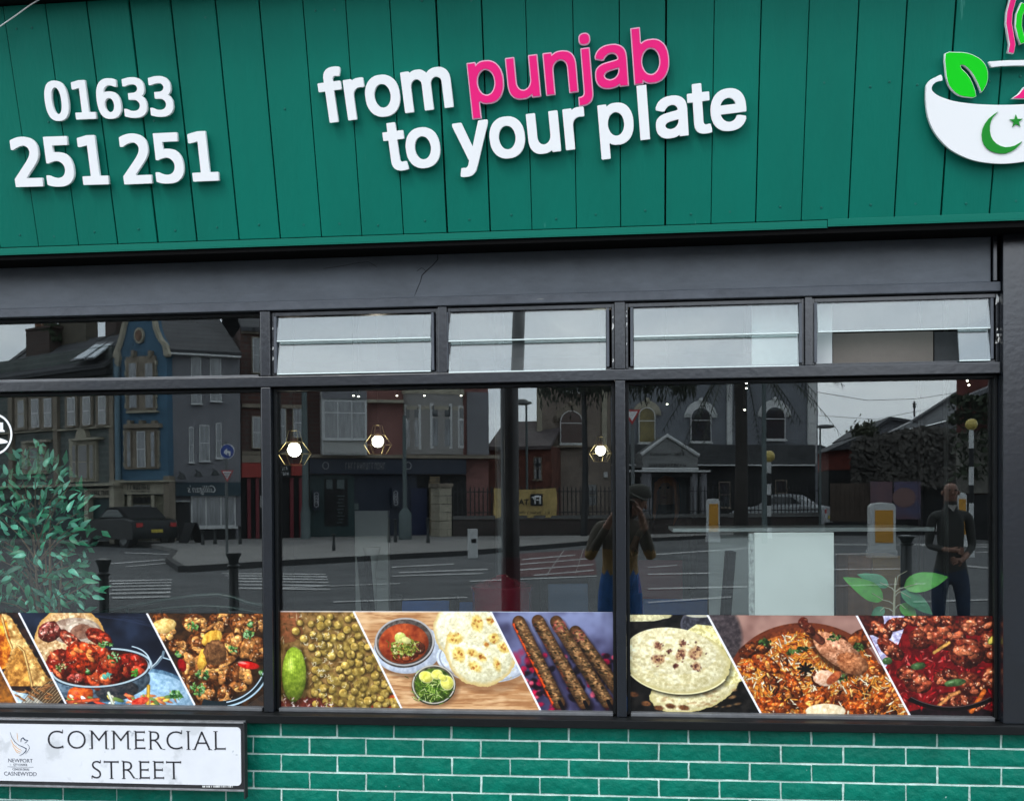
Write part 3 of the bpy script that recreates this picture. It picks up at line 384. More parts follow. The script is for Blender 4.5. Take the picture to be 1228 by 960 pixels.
def fbox(name,mat,x0,x1,y0,y1,z0,z1,bev=.003,par=None):
    b=MB(); b.box(x0,x1,y0,y1,z0,z1); return b.build(name,mat,par or shop,bevel=bev)
yPl=.012
fbox('lintel_panel',m_lintel,XL,xC-.030,yPl,yPl+.06,zHeadT+.002,F0.z-.03)
fbox('head_rail',m_rail,XL,xC-.002,-.006,.07,zHeadB,zHeadT)
fbox('panel_trim',m_black,xC-.027,xC-.012,-.002,.07,zHeadT+.003,F0.z-.03)
fbox('pier',m_black,xC,XE,-.022,.09,zSillT-.003,F0.z-.029)
fbox('sill',m_sillp,XL,XE,-.055,.075,zSillB,zSillT-.004)
fbox('mullion',m_black,xA0,xA1,0,.075,zTrT+.001,zHeadB-.001); fbox('mullion',m_black,xA0+.0005,xA1-.0005,0,.075,zSillT-.003,zTrB-.001)
fbox('mullion',m_black,xB0,xB1,0,.075,zTrT+.001,zHeadB-.001); fbox('mullion',m_black,xB0+.0005,xB1-.0005,0,.075,zSillT-.003,zTrB-.001)
for a0,a1 in ((XL,xC-.001),): fbox('transom',m_black,a0,a1,-.003,.072,zTrB,zTrT)
xD0,xD1=xm((523,400),(523.5,444)),xm((537,371),(537,444)); xE0,xE1=xm((965,360),(965,435)),xm((975.5,360),(975.5,435))
xd0=xm((525,400)); xd1=xm((535.5,400)); xe0=xm((965.5,400)); xe1=xm((974,400))
fbox('mullion',m_black,xd0,xd1,.004,.072,zTrT+.001,zHeadB-.001,.002); fbox('mullion',m_black,xe0,xe1,.004,.072,zTrT+.001,zHeadB-.001,.002)
# fixed panes
def pane(x0,x1,z0,z1,lab=None):
    b=MB(); b.box(x0,x1,YG,YG+.006,z0,z1); o=b.build('pane',m_pane,shop)
    if lab: o['label']=lab
    return o
pane(XL,xA0-.001,zTrT+.001,zHeadB-.001); pane(XL,xA0-.001,zSillT,zTrB-.001); pane(xA1+.001,xB0-.001,zSillT,zTrB-.001); pane(xB1+.001,xC-.001,zSillT,zTrB-.001)
# glazing beads round each fixed pane
for x0,x1,z0,z1 in ((XL,xA0,zTrT,zHeadB),(XL,xA0,zSillT,zTrB),(xA1,xB0,zSillT,zTrB),(xB1,xC,zSillT,zTrB)):
    b=MB(); t_=.013; e_=.0008
    b.box(x0+e_,x0+t_,.030,YG-.001,z0+e_,z1-e_); b.box(x1-t_,x1-e_,.030,YG-.001,z0+e_,z1-e_); b.box(x0+t_+.0005,x1-t_-.0005,.030,YG-.001,z1-t_,z1-e_)
    b.build('glazing_bead',m_sillp,shop,bevel=.002)
    b=MB(); b.box(x0+t_+.001,x1-t_-.001,.018,YG-.001,z0-.004,z0+.010); b.build('glazing_bead',m_bead,shop,bevel=.003)
# louvre windows
def louvre(px0,px1,pyt,pym,pyb,seed):
    Yc=.02; x0=P(px0,pym,Yc).x; x1=P(px1,pym,Yc).x; cx=(px0+px1)/2
    r=random.Random(seed)
    zt=zHeadB-.004; zb=zTrT+.004
    outx0={1:xA1,2:xd1,3:xB1,4:xe1}[seed]; outx1={1:xd0,2:xB0,3:xe0,4:xC}[seed]
    b=MB(); yo=.018
    b.box(outx0+.001,outx0+.011,yo,.066,zb,zt); b.box(outx1-.011,outx1-.001,yo,.066,zb,zt); b.box(outx0+.0115,outx1-.0115,yo,.066,zt-.016,zt-.0005); b.box(outx0+.0115,outx1-.0115,yo+.004,.066,zb-.003,zb+.006)
    win=b.build('louvre_window',m_black,shop,bevel=.0015)
    for s_,xx in ((1,x0-.013),(-1,x1+.002)): b=MB(); b.box(xx,xx+.011,.008,.05,zb+.008,zt-.018); b.build('blade_channel',m_rail,win,bevel=.002)
    zM=P(cx,pym,.01).z; zT=P(cx,pyt,.04).z; zB=P(cx,pyb,.005).z; hh=zM-zB
    for z0,z1 in ((zB,zM+.006),(zM,zT)):
        x0_=x0
        if seed==4 and z0==zB: x0=P(1149,pym,Yc).x
        ta=R(11+r.uniform(-.6,.6)); n=Vector((0,-math.cos(ta),math.sin(ta))); u=Vector((0,math.sin(ta),math.cos(ta))); ln=(z1-z0)/math.cos(ta)
        o=Vector((x0,.004,z0)); b=MB(); b.obox(o,(x1-x0,0,0),u*ln,-n*.005); bl=b.build('blade',m_louvre,win)
        b=MB(); b.obox(o+Vector((0,-.0005,-.004)),(x1-x0,0,0),u*.0042,-n*.0065); b.build('edge',m_edge,bl,bevel=.0008); x0=x0_  # whitish strip draws the bright lower edge of the blade
    b=MB()
    for q in range(r.randint(3,6)):
        zz=r.uniform(zb+.01,zt-.02); xx=outx1-.0065 if seed in(2,4) else outx0+.006
        k=r.uniform(.002,.004) if seed!=4 else r.uniform(.002,.007); b.prism([(xx-k,yo-.0006,zz-k*r.uniform(1,4)),(xx+k*.7,yo-.0006,zz-k*.5),(xx+k,yo-.0006,zz+k*2),(xx-k*.3,yo-.0006,zz+k*r.uniform(1,5))],(0,.0005,0))
    b.build('flaked_paint',m_flake,win)
louvre(333.5,517,380,406.5,446,1); louvre(538.6,726.5,372,406.5,444,2); louvre(760,957,366,401,439.5,3); louvre(980,1186,359.5,395,433,4)
# hairline crack on the lintel panel
cm=M('crack',(.004,.004,.005),rough=.9)
pts=[(525,302),(525,311),(519,318),(511,325),(506,330),(504,338),(500,347),(497,355)]
b=MB(); b.path([P(x,y,yPl-.0003) for x,y in pts],[.0012,.0016,.0014,.002,.0018,.0012,.0014,.0005],5); b.build('crack',cm,shop)
b=MB(); b.path([P(x,y,yPl-.0003) for x,y in [(500,325),(506,321),(511,325)]],.0009,5); b.path([P(x,y,yPl-.0003) for x,y in [(388,322),(410,319),(430,315),(442,314),(452,320)]],.0007,5); b.build('crack',cm,shop)
# sticker on the left pane
stk=thing('round_window_sticker','round white outline sticker cut off at the left edge of the glass','sticker',P(-10,520,YG))
cxy=P(-8,520.5,YG); rr=P(15,520.5,YG).x-cxy.x; k=64
ring=[[(rr*math.cos(2*math.pi*i/k),rr*1.03*math.sin(2*math.pi*i/k)) for i in range(k)],[(rr*.9*math.cos(2*math.pi*i/k),rr*.93*math.sin(2*math.pi*i/k)) for i in range(k)]]
m_stick=M('white_vinyl',(.85,.87,.87),rough=.5)
place(polycurve(ring,.0006),'ring',m_stick,stk,Vector((cxy.x,YG-.0012,cxy.z)),(1,0,0),(0,0,1))
def spx(pts): return [(P(x,y,YG).x-cxy.x,P(x,y,YG).z-cxy.z) for x,y in pts]
place(polycurve([spx([(-18,506),(3.8,506.5),(4,515),(5.8,516),(5.6,517.6),(-18,517.6),(-18,515.5),(.3,515.5),(.3,509),(-18,509)])],.0006),'mark',m_stick,stk,Vector((cxy.x,YG-.0012,cxy.z)),(1,0,0),(0,0,1))
place(polycurve([spx(smooth([(-20,527),(-6,524.5),(3,526),(9.6,529),(8,531),(4,531.5),(0,532),(-6,533.5),(-18,533)],2))],.0006),'mark',m_stick,stk,Vector((cxy.x,YG-.0012,cxy.z)),(1,0,0),(0,0,1))
# ================================================================== GREEN BRICK STALL RISER
riser=thing('brick_stall_riser','green painted brick wall with white mortar joints below the window sill','brick wall',((xA0+xC)/2,0,0))
b=MB(); b.box(XL,XE,-.0015,.10,-.05,zSillB-.001); b.build('mortar',m_mortar,riser)
b=MB(); b.box(XL,XE,-.012,-.0105,zSillB-.0075,zSillB-.001); b.box(XL,XE,-.0104,-.002,zSillB-.0065,zSillB-.002); b.build('bed_joint',m_mortar,riser)
cz=(zm((750,869))-zm((750,954.3)))/4.03
bw=(xm((1070,897))-xm((531,890)))/7.45*1.0

zt0=zSillB; jt=.0070; rbk=random.Random(11)
var=[]
for k in range(7):
    me=MB(); nx,nz=6,3; bwid=bw-jt; bh=cz-jt; g=[]
    for j in range(nz+1):
        for i in range(nx+1):
            ed=(i in(0,nx))or(j in(0,nz)); x=bwid*i/nx; z=bh*j/nz
            if ed: x+=rbk.uniform(-.0012,.0012); z+=rbk.uniform(-.001,.001)
            g.append((x,(.0018 if ed else rbk.uniform(-.0022,.0008)),z))
    bk=[(0,.02,0),(bwid,.02,0),(bwid,.02,bh),(0,.02,bh)]
    f=[(j*(nx+1)+i,j*(nx+1)+i+1,(j+1)*(nx+1)+i+1,(j+1)*(nx+1)+i) for j in range(nz) for i in range(nx)]
    n0=len(g); c00,c10,c11,c01=0,nx,(nz+1)*(nx+1)-1,nz*(nx+1)
    f+=[tuple(range(0,nx+1))[::-1]+(n0,n0+1), tuple(range(c01,c11+1))+(n0+2,n0+3), tuple(j*(nx+1) for j in range(nz+1))+(n0+3,n0), tuple(j*(nx+1)+nx for j in range(nz+1))[::-1]+(n0+1,n0+2)]
    me.add(g+bk,f); mm=me.build('brick',m_brick,None,mesh_only=True,loc=(0,0,0)); mm.polygons.foreach_set('use_smooth',[True]*len(mm.polygons)); mm.set_sharp_from_angle(angle=R(50)); var.append(mm)
xj=P(753.5,879).x
cz*=1.015; row=0; z=zSillB+.0035
m_half=None; nb=0
while z-cz>-.02 and row<12:
    off=0 if row%2==0 else bw*.5+.001
    x=xj+off+jt/2; k0=int((x-XL)/bw); x-=k0*bw
    while x+bw<XE and nb<290:
        o=inst('brick',var[rbk.randrange(7)],riser,(x+rbk.uniform(-.001,.001),-.006+rbk.uniform(-.001,.001),z-cz+jt),rot=(0,R(rbk.uniform(-.25,.25)),0)); nb+=1; x+=bw
    z-=cz; row+=1
# ================================================================== STREET NAME PLATE
YN=-.075
plate=thing('street_name_plate','white COMMERCIAL STREET name plate with city emblem in a black frame','street sign',P(145,905,YN))
m_plate=M('white_sign_enamel',(.72,.74,.77),rough=.4,var=.07,vs=6,speck=[((.42,.45,.48),.67,18,(1,1,1)),((.58,.60,.62),.60,5,(1,1,1))])
m_ink=M('black_ink',(.012,.012,.018),rough=.5)
m_blackm=M('weathered_black_metal',(.02,.02,.022),rough=.5,var=.5,vs=20,bump=.2)
x0,x1=P(-34,900,YN).x,P(289.3,905,YN).x; zt=zm((0,867.2),(289,871),Y=YN); zb=zm((0,937.6),(289,938.6),Y=YN)
def rrect(x0,x1,z0,z1,r,n=5):
    q=[]
    for cx_,cz_,a0 in ((x1-r,z1-r,0),(x0+r,z1-r,90),(x0+r,z0+r,180),(x1-r,z0+r,270)):
        for i in range(n+1): a=R(a0+90*i/n); q.append((cx_+r*math.cos(a),cz_+r*math.sin(a)))
    return q
place(polycurve([rrect(x0,x1,zb,zt,.016)],.004),'face_plate',m_plate,plate,(0,YN,0),(1,0,0),(0,0,1),.002)
b=MB(); b.box(x0-.012,x1+.011,YN+.0005,YN+.022,zb-.014,zt+.014); b.build('backing',m_blackm,plate,bevel=.002)
m_alu=M('grey_alloy',(.35,.36,.37),rough=.45,metal=.7,var=.4,vs=30)
b=MB(); b.box(x0-.013,x1+.0125,YN-.008,YN+.024,zt+.0145,zt+.0215); b.box(x0-.013,x1+.0125,YN-.008,YN+.024,zb-.022,zb-.0145); b.build('frame_rail',m_alu,plate,bevel=.0015)
b=MB(); b.box(x1+.0115,x1+.016,YN-.006,YN+.024,zb-.05,zt+.013); b.build('frame_post',m_blackm,plate,bevel=.001)
def PP(x,y): return P(x,y,YN-.004)
uz=(0,0,1); yq=dict(thick=.0012,off=0)
run_text('COMMERCIAL','s',PP(57.6,897.0),PP(270.7,898.6),uz,m_ink,plate,track=.055,sy=.99,**yq)
run_text('STREET','s',PP(110,932.8),PP(217.7,933.6),uz,m_ink,plate,track=.055,sy=.99,**yq)
m_ink2=M('grey_ink',(.10,.11,.14),rough=.5); m_ora=M('orange_ink',(.75,.42,.16),rough=.5); m_navy=M('navy_ink',(.03,.05,.09),rough=.5)
def ptext(s,xa,xb,yb,yt,mat):
    a=PP(xa,yb); c=PP(xb,yb); d=PP(xa,yt); textbox(s,'small_text',mat,plate,a,(1,0,0),(0,0,1),c.x-a.x,d.z-a.z,.0008,.0)
ptext('NEWPORT',10,39.3,913.2,908.8,m_ink2); ptext('CITY COUNCIL',16,33,917.3,914.8,m_ink2); ptext('CYNGOR DINAS',15,35,922.8,920.2,m_ink2); ptext('CASNEWYDD',5,44,929,924.4,m_ink2)
b=MB(); rt_=random.Random(6)
xx_=243.0
while xx_<279:
    a=PP(xx_,943.4); c=PP(xx_+rt_.uniform(.5,.9),941.6-rt_.uniform(0,.3)); b.box(a.x,c.x,YN-.0052,YN-.004,a.z,c.z); xx_+=rt_.choice((1.1,1.3,2.2))
o=b.build('tiny_lettering',m_flake,plate); o['kind']='stuff'
b=MB(); a=PP(9,918.6); c=PP(40,918.6); b.box(a.x,c.x,YN-.0052,YN-.004,a.z-.0004,a.z+.0004); b.build('rule_line',m_ink2,plate)
def stroke(name,pts,ws,mat):
    q=[PP(x,y) for x,y in pts]; q2=[(p.x,p.z) for p in q]; L_=[];Rr=[]
    for i,p in enumerate(q2):
        a=Vector(q2[max(i-1,0)]); c=Vector(q2[min(i+1,len(q2)-1)]); d=(c-a).normalized(); n=Vector((-d.y,d.x))*ws[i]/2; p=Vector(p); L_.append(tuple(p+n)); Rr.append(tuple(p-n))
    place(polycurve([L_+Rr[::-1]],.0008),name,mat,plate,(0,YN-.0048,0),(1,0,0),(0,0,1))
mmx=.0032
stroke('emblem_stroke',[(12.3,877),(14,883),(18,889),(23,893),(28,895),(31.5,897),(31,900),(28,903),(23.5,905.3)],[.0006,.0016,.002,.0022,.003,.004,.0036,.0026,.0006],m_navy)
stroke('emblem_stroke',[(33,891.5),(35,894),(35.3,896.5),(33.5,900),(30.5,903)],[.001,.0014,.0014,.001,.0004],m_navy)
stroke('emblem_head',[(25,889),(25.5,885.5),(27.5,883.8),(30,886.5),(33.5,887),(31,889.5),(29.5,890.5)],[.001,.003,.0045,.005,.0035,.002,.0006],m_navy)
stroke('emblem_feather',[(20.5,878),(20.8,883),(22,888)],[.0006,.002,.0006],m_ora)
stroke('emblem_feather',[(13,886),(16,892),(21,896.5),(26,899)],[.0006,.0026,.002,.0006],m_ora)
stroke('emblem_feather',[(15,893),(18,897.5),(22,900),(25.5,901)],[.0006,.0022,.0018,.0006],m_ora)
stroke('emblem_feather',[(18,898.5),(20.5,901.5),(24,902.5)],[.0006,.002,.0006],m_ora)
# ================================================================== WHITE CABLE
cbl=MB(); cbl.path([FP(x,y)+NF*o_ for x,y,o_ in [(-60,62,.02),(-25,50,.03),(0,39.5,.04),(14,32,.05),(30,22,.055),(45,10,.05),(60,0,.045),(80,-18,.03),(95,-40,.02)]],.0022,8)
o=cbl.build('white_cable',M('white_cable',(.75,.75,.72),rough=.5),None,smooth=True); tag(o,'thin white cable looping over the top left corner of the green fascia','cable')
# ================================================================== WALL, FLOOR SLAB AND PAVING ROUND THE SHOP
m_wallup=brickmat('upper_brick',(.22,.09,.06),(.17,.07,.05),(.3,.28,.25))
b=MB(); b.box(XL-3,XE+3,.03,.3,tp.z+.10,tp.z+2.6); o=b.build('upper_wall',m_wallup,None); tag(o,'red brick wall of the storey above the sign fascia','wall')
b=MB(); b.box(XE+.001,XE+3,0,.3,-.05,tp.z+.1); b.box(XL-3,XL-.001,0,.3,-.05,tp.z+.1); o=b.build('neighbour_wall',m_wallup,None); tag(o,'red brick wall flanking the shopfront on either side','wall')

# ================================================================== PRINTED FOOD BANNERS (flat print, computed here)
RS=np.random.RandomState(5)
def vnoise(h,w,sc,oct=4,seed=0,ax=1.0,ay=1.0):
    rs=np.random.RandomState(seed); out=np.zeros((h,w)); amp=1;tot=0
    for o in range(oct):
        gh,gw=max(2,int(h/sc*ay)+2),max(2,int(w/sc*ax)+2); g=rs.rand(gh,gw)
        y=np.linspace(0,gh-1.001,h); x=np.linspace(0,gw-1.001,w); yi=y.astype(int); xi=x.astype(int); fy=(y-yi)[:,None]; fx=(x-xi)[None]
        fy=fy*fy*(3-2*fy); fx=fx*fx*(3-2*fx)
        a=g[yi][:,xi]*(1-fx)+g[yi][:,xi+1]*fx; b=g[yi+1][:,xi]*(1-fx)+g[yi+1][:,xi+1]*fx
        out+=amp*(a*(1-fy)+b*fy); tot+=amp; amp*=.6; sc/=2
    return out/tot
class Pic:
    def __init__(s,x0,x1,y0,y1,S=4):
        s.x0,s.y0,s.S=x0,y0,S; s.w=int((x1-x0)*S); s.h=int((y1-y0)*S); s.a=np.zeros((s.h,s.w,3)); s.clip=np.ones((s.h,s.w)); s.Y,s.X=np.mgrid[0:s.h,0:s.w]; s.X=s.X/S+x0; s.Y=s.Y/S+y0
        s.fine=vnoise(s.h,s.w,13*S/4,3,1); s.med=vnoise(s.h,s.w,26*S/4,4,2); s.big=vnoise(s.h,s.w,110*S/4,3,3)
    def region(s,l,r):
        """between two slanted lines ((xtop,ytop),(xbot,ybot))"""
        m=np.ones((s.h,s.w))
        def side(q): (xa,ya),(xb,yb)=q; return s.X-(xa+(xb-xa)*(s.Y-ya)/(yb-ya))
        if l: m*=np.clip(side(l)*s.S*.5+.5,0,1)
        if r: m*=np.clip(-side(r)*s.S*.5+.5,0,1)
        s.clip=m
    def win(s,x0,x1,y0,y1):
        a=max(0,int((x0-s.x0)*s.S)-2); b=min(s.w,int((x1-s.x0)*s.S)+3); c=max(0,int((y0-s.y0)*s.S)-2); d=min(s.h,int((y1-s.y0)*s.S)+3); return (slice(c,d),slice(a,b)) if b>a and d>c else None
    def put(s,w,al,col):
        al=(al*s.clip[w])[...,None]; s.a[w]=s.a[w]*(1-al)+np.asarray(col)*al
    def fill(s,c,c2=None,n='med',k=1):
        w=(slice(0,s.h),slice(0,s.w)); q=np.clip((getattr(s,n)-.5)*2.2*k+.5,0,1)[...,None]; col=np.array(c)*(1-q)+np.array(c2 or c)*q; s.put(w,np.ones((s.h,s.w)),col)
    def ell(s,cx,cy,rx,ry,ang=0,col=(1,1,1),col2=None,sh=.5,soft=.6,tex=.3,wob=0,edge=None,hl=0,n='fine',al=1):
        R_=max(rx,ry)*1.3+1; w=s.win(cx-R_,cx+R_,cy-R_,cy+R_)
        if w is None: return
        a=math.radians(ang); X=s.X[w]-cx; Y=s.Y[w]-cy; u=(X*math.cos(a)+Y*math.sin(a))/rx; v=(-X*math.sin(a)+Y*math.cos(a))/ry
        r=np.sqrt(u*u+v*v); nz=getattr(s,n)[w]-.5
        if wob: r=r+wob*(s.med[w]-.5)*2+wob*.5*nz
        A=np.clip((1-r)*min(rx,ry)/soft+.5,0,1)*al
        z=np.sqrt(np.clip(1-r*r,0,1)); lit=np.clip(.55*z-.35*(X/R_*1.3)-.5*(Y/R_*1.3)+.45,0,1.4)
        q=np.clip(nz*1.5+.5,0,1)[...,None]; c=np.array(col)*(1-q)+np.array(col2 if col2 is not None else col)*q
        c=c*(1-sh+sh*lit[...,None]*1.25)*(1+tex*nz[...,None]*.9)
        if edge is not None: e=np.clip((r-.86)*9,0,1)[...,None]*.8; c=c*(1-e)+np.array(edge)*e
        if hl: h=np.exp(-(((u+.3)**2+(v+.35)**2)/.05))[...,None]*hl; c=c+h
        s.put(w,A,np.clip(c,0,1))
    def ring(s,cx,cy,rx,ry,wd,col,ang=0,a0=-400,a1=400):
        R_=max(rx,ry)+wd+1; w=s.win(cx-R_,cx+R_,cy-R_,cy+R_)
        if w is None: return
        a=math.radians(ang); X=s.X[w]-cx; Y=s.Y[w]-cy; u=X*math.cos(a)+Y*math.sin(a); v=-X*math.sin(a)+Y*math.cos(a)
        r=np.sqrt((u/rx)**2+(v/ry)**2); d=np.abs(r-1)*np.minimum(rx,ry)*1.1
        A=np.clip((wd/2-d)*s.S*.6+.5,0,1)
        if a0>-400: t=np.degrees(np.arctan2(Y,X)); A=A*((t>a0)&(t<a1))
        s.put(w,A,col)
    def line(s,pts,wd,col,w2=None,soft=.4,al=1,sh=0):
        w2=wd if w2 is None else w2
        for i in range(len(pts)-1):
            (ax,ay),(bx,by)=pts[i],pts[i+1]; wa=wd+(w2-wd)*i/(len(pts)-1)
            m=wa/2+1.5; w=s.win(min(ax,bx)-m,max(ax,bx)+m,min(ay,by)-m,max(ay,by)+m)
            if w is None: continue
            X=s.X[w];Y=s.Y[w]; vx,vy=bx-ax,by-ay; L_=vx*vx+vy*vy+1e-9; t=np.clip(((X-ax)*vx+(Y-ay)*vy)/L_,0,1); d=np.hypot(X-ax-t*vx,Y-ay-t*vy)
            c=np.array(col); 
            if sh: c=c*(1+sh*(s.fine[w][...,None]-.5)*2)*(1-.45*np.clip(d/(wa/2),0,1)[...,None]**2)
            s.put(w,np.clip((wa/2-d)/soft+.5,0,1)*al,np.clip(c,0,1))
    def poly(s,pts,col,col2=None,tex=.2,soft=.5,n='fine'):
        xs_=[p[0] for p in pts];ys_=[p[1] for p in pts]; w=s.win(min(xs_),max(xs_),min(ys_),max(ys_))
        if w is None: return
        X=s.X[w];Y=s.Y[w]; ins=np.zeros(X.shape,bool); d=np.full(X.shape,99.)
        for (ax,ay),(bx,by) in zip(pts,pts[1:]+pts[:1]):
            if ay!=by: ins^=((ay>Y)!=(by>Y))&(X<(bx-ax)*(Y-ay)/(by-ay)+ax)
            vx,vy=bx-ax,by-ay; t=np.clip(((X-ax)*vx+(Y-ay)*vy)/(vx*vx+vy*vy+1e-9),0,1); d=np.minimum(d,np.hypot(X-ax-t*vx,Y-ay-t*vy))
        A=np.clip(np.where(ins,d,-d)/soft+.5,0,1); nz=getattr(s,n)[w][...,None]-.5; q=np.clip(nz*2.5+.5,0,1)
        c=np.array(col)*(1-q)+np.array(col2 if col2 is not None else col)*q; s.put(w,A,np.clip(c*(1+tex*nz*2),0,1))
    def meat(s,cx,cy,rx,ry,ang,base=(.62,.25,.12),hi=(.93,.62,.38),dk=(.25,.07,.04),n=14,seed=0,gloss=.5):
        s.ell(cx,cy,rx,ry,ang,dk,base,sh=.6,wob=.12,tex=.8); rs=np.random.RandomState(seed+int(cx*7+cy)); a=math.radians(ang)
        for i in range(max(5,n//2)):
            t=rs.rand()*6.28; r=rs.rand()**.5*.75; u=r*math.cos(t)*rx; v=r*math.sin(t)*ry; x=cx+u*math.cos(a)-v*math.sin(a); y=cy+u*math.sin(a)+v*math.cos(a)
            q=rs.rand()*.9; c=np.array(base)*(1-q)+np.array(hi)*q; m=min(rx,ry)
            if rs.rand()<.35: aa=rs.rand()*3.14; s.line([(x,y),(x+m*.6*math.cos(aa),y+m*.35*math.sin(aa))],rs.uniform(.5,1.2),dk,w2=.3,al=.55); continue
            s.ell(x,y,m*rs.uniform(.16,.60),m*rs.uniform(.12,.34),ang+rs.uniform(-60,60),c*.8,np.clip(c*1.2,0,1),sh=.6,wob=.3,tex=.7,hl=gloss*rs.rand())
        for i in range(n//2):
            t=rs.rand()*6.28; r=rs.rand()**.5*.85; u=r*math.cos(t)*rx; v=r*math.sin(t)*ry
            s.ell(cx+u*math.cos(a)-v*math.sin(a),cy+u*math.sin(a)+v*math.cos(a),rs.uniform(.4,1.3),rs.uniform(.3,.8),rs.rand()*180,(1,.88,.75) if rs.rand()<.55*gloss+.2 else dk,sh=.1,wob=.3,al=.75)
    def herbs(s,cx,cy,rx,ry,n,seed=0,cols=((.2,.42,.16),(.42,.62,.3),(.12,.28,.12),(.55,.72,.5)),sz=2.2):
        rs=np.random.RandomState(seed)
        for i in range(n):
            t=rs.rand()*6.28;r=rs.rand()**.5; c=cols[rs.randint(len(cols))]
            s.ell(cx+r*rx*math.cos(t),cy+r*ry*math.sin(t),sz*rs.uniform(.5,1.2),sz*rs.uniform(.25,.6),rs.rand()*180,c,sh=.4,tex=.6,wob=.2)
    def image(s,name,gain=1.0):
        a=s.a; a=(a*2+np.roll(a,1,0)+np.roll(a,-1,0)+np.roll(a,1,1)+np.roll(a,-1,1))/6; a=(a*2+np.roll(a,1,0)+np.roll(a,-1,0)+np.roll(a,1,1)+np.roll(a,-1,1))/6; a=np.clip(a*.97+.012,0,1); a=a*(1+.03*(np.random.RandomState(9).rand(s.h,s.w,1)-.5)); 
        im=bpy.data.images.new(name,s.w,s.h); px=np.ones((s.h,s.w,4),np.float32); px[...,:3]=np.clip(a[::-1],0,1); im.pixels.foreach_set(px.ravel()); im.update(); im.pack(); return im
WHT=(.97,.98,1)
# ---- strip 1
p=Pic(-90,320,732,850)
D1=((-34,734.8),(22,844)); D2=((22.8,734.8),(79.3,844)); D3=((176,734.8),(233,844))
p.region(None,D1); p.fill((.35,.2,.1),(.75,.45,.15)); 
for i in range(16): p.meat(-90+RS.rand()*80,738+RS.rand()*100,14,10,RS.rand()*180,n=10,seed=i)
p.region(D1,D2); p.fill((.07,.06,.07),(.24,.15,.12)); p.poly([(-60,828),(10,826),(36,832),(52,842),(40,850),(-60,850)],(.62,.74,.80),(.85,.92,.95),n='med')
for k in range(22): x=34+k*1.9; p.line([(x-16,852),(x+6,825+k*.3),(x+22,812)],.9,(.78,.66,.48) if k%2 else (.45,.33,.2),sh=.4)
for i in range(40): p.ell(2+RS.rand()*60,812+RS.rand()*26,5,1.2,-20+RS.rand()*60,(.45,.26,.14),(.7,.5,.3),sh=.6)
def samosa(pts,c=(.72,.45,.15),c2=(.93,.72,.38),ridge=None):
    p.poly(pts,c,c2,tex=.5,n='med')
    for i in range(40):
        a,b=RS.rand(2); 
        if a+b>1: a,b=1-a,1-b
        x=pts[0][0]+a*(pts[1][0]-pts[0][0])+b*(pts[2][0]-pts[0][0]); y=pts[0][1]+a*(pts[1][1]-pts[0][1])+b*(pts[2][1]-pts[0][1]); p.ell(x,y,2.4,1.6,RS.rand()*180,(.62,.33,.08),(.95,.75,.42),sh=.35,al=.4)
    if ridge: p.line(ridge,2.2,(.97,.80,.48),sh=.3); p.line([(x+1.6,y) for x,y in ridge],1.1,(.45,.22,.07),al=.6)
samosa([(2,735),(12,738),(50,800),(46,822),(18,790),(-2,770)],(.80,.55,.25),(.98,.86,.58))
samosa([(-25,742),(0,736),(8,745),(14,775),(8,800),(-10,806),(-28,800)],(.78,.30,.06),(.97,.66,.2),ridge=[(2,740),(8,762),(14,777)])
p.ell(6,806,12,3.5,0,(.2,.08,.03),sh=.2,al=.6)
samosa([(21,775),(29,776),(60,815),(50,822),(38,822)],(.70,.48,.22),(.96,.80,.50))
samosa([(21,774),(8,795),(4,812),(12,822),(38,822),(35,806),(27,777)],(.70,.42,.15),(.93,.68,.32),ridge=[(21,774),(28,780),(34,803),(38,822)])
samosa([(-40,800),(-6,812),(6,828),(-20,834)],(.50,.25,.10),(.8,.5,.26))
p.region(D2,D3); p.fill((.04,.05,.09),(.13,.17,.25),'big')
for k in range(9): p.line([(75+k*14,736+k*.8),(170+k*14,733+k*7)],1.1,(.18,.22,.32),al=.35)
p.ell(84,768,43,41,-8,(.66,.45,.25),(.95,.86,.68),sh=.35,wob=.04,edge=(.85,.62,.30)); p.ell(90,756,31,16,0,(.55,.42,.34),(.93,.88,.80),sh=.3,n='med'); p.ell(98,757,14,9,0,(.36,.19,.13),(.62,.42,.32),sh=.3,al=.8,wob=.15); p.ring(98,757,20,12,2,(.8,.72,.62))
p.ell(180,843,62,42,8,(.20,.33,.44),(.45,.60,.70),sh=.3,tex=.1); p.ell(190,833,46,26,14,(.48,.64,.75),(.72,.84,.92),sh=.25,tex=.1)
p.line([(178,803),(188,795),(195,786),(196,781)],3.2,(.42,.50,.55)); p.line([(178,802),(187,794),(193,786)],1.1,(.85,.9,.92)); p.line([(196,788),(206,791),(214,798)],1.6,(.7,.8,.85))
p.ell(120,816,60,25,-3,(.20,.27,.33),(.42,.50,.56),sh=.55,tex=.25); p.ell(96,833,16,12,-10,(.66,.18,.07),(.88,.42,.15),sh=.55,wob=.1,hl=.2); p.ell(140,827,26,12,-5,(.1,.13,.16),(.28,.26,.26),sh=.4)
p.ell(120,800,58,21,-4,(.10,.05,.04),(.30,.1,.06),sh=.3)
p.meat(156,797,22,15,0,(.60,.12,.07),(.92,.40,.22),n=22,seed=3); p.meat(72,795,17,18,20,(.55,.13,.07),(.93,.50,.30),n=26,seed=1,gloss=.7); p.meat(118,763,17,9,25,(.58,.15,.08),(.95,.58,.40),n=22,seed=2)
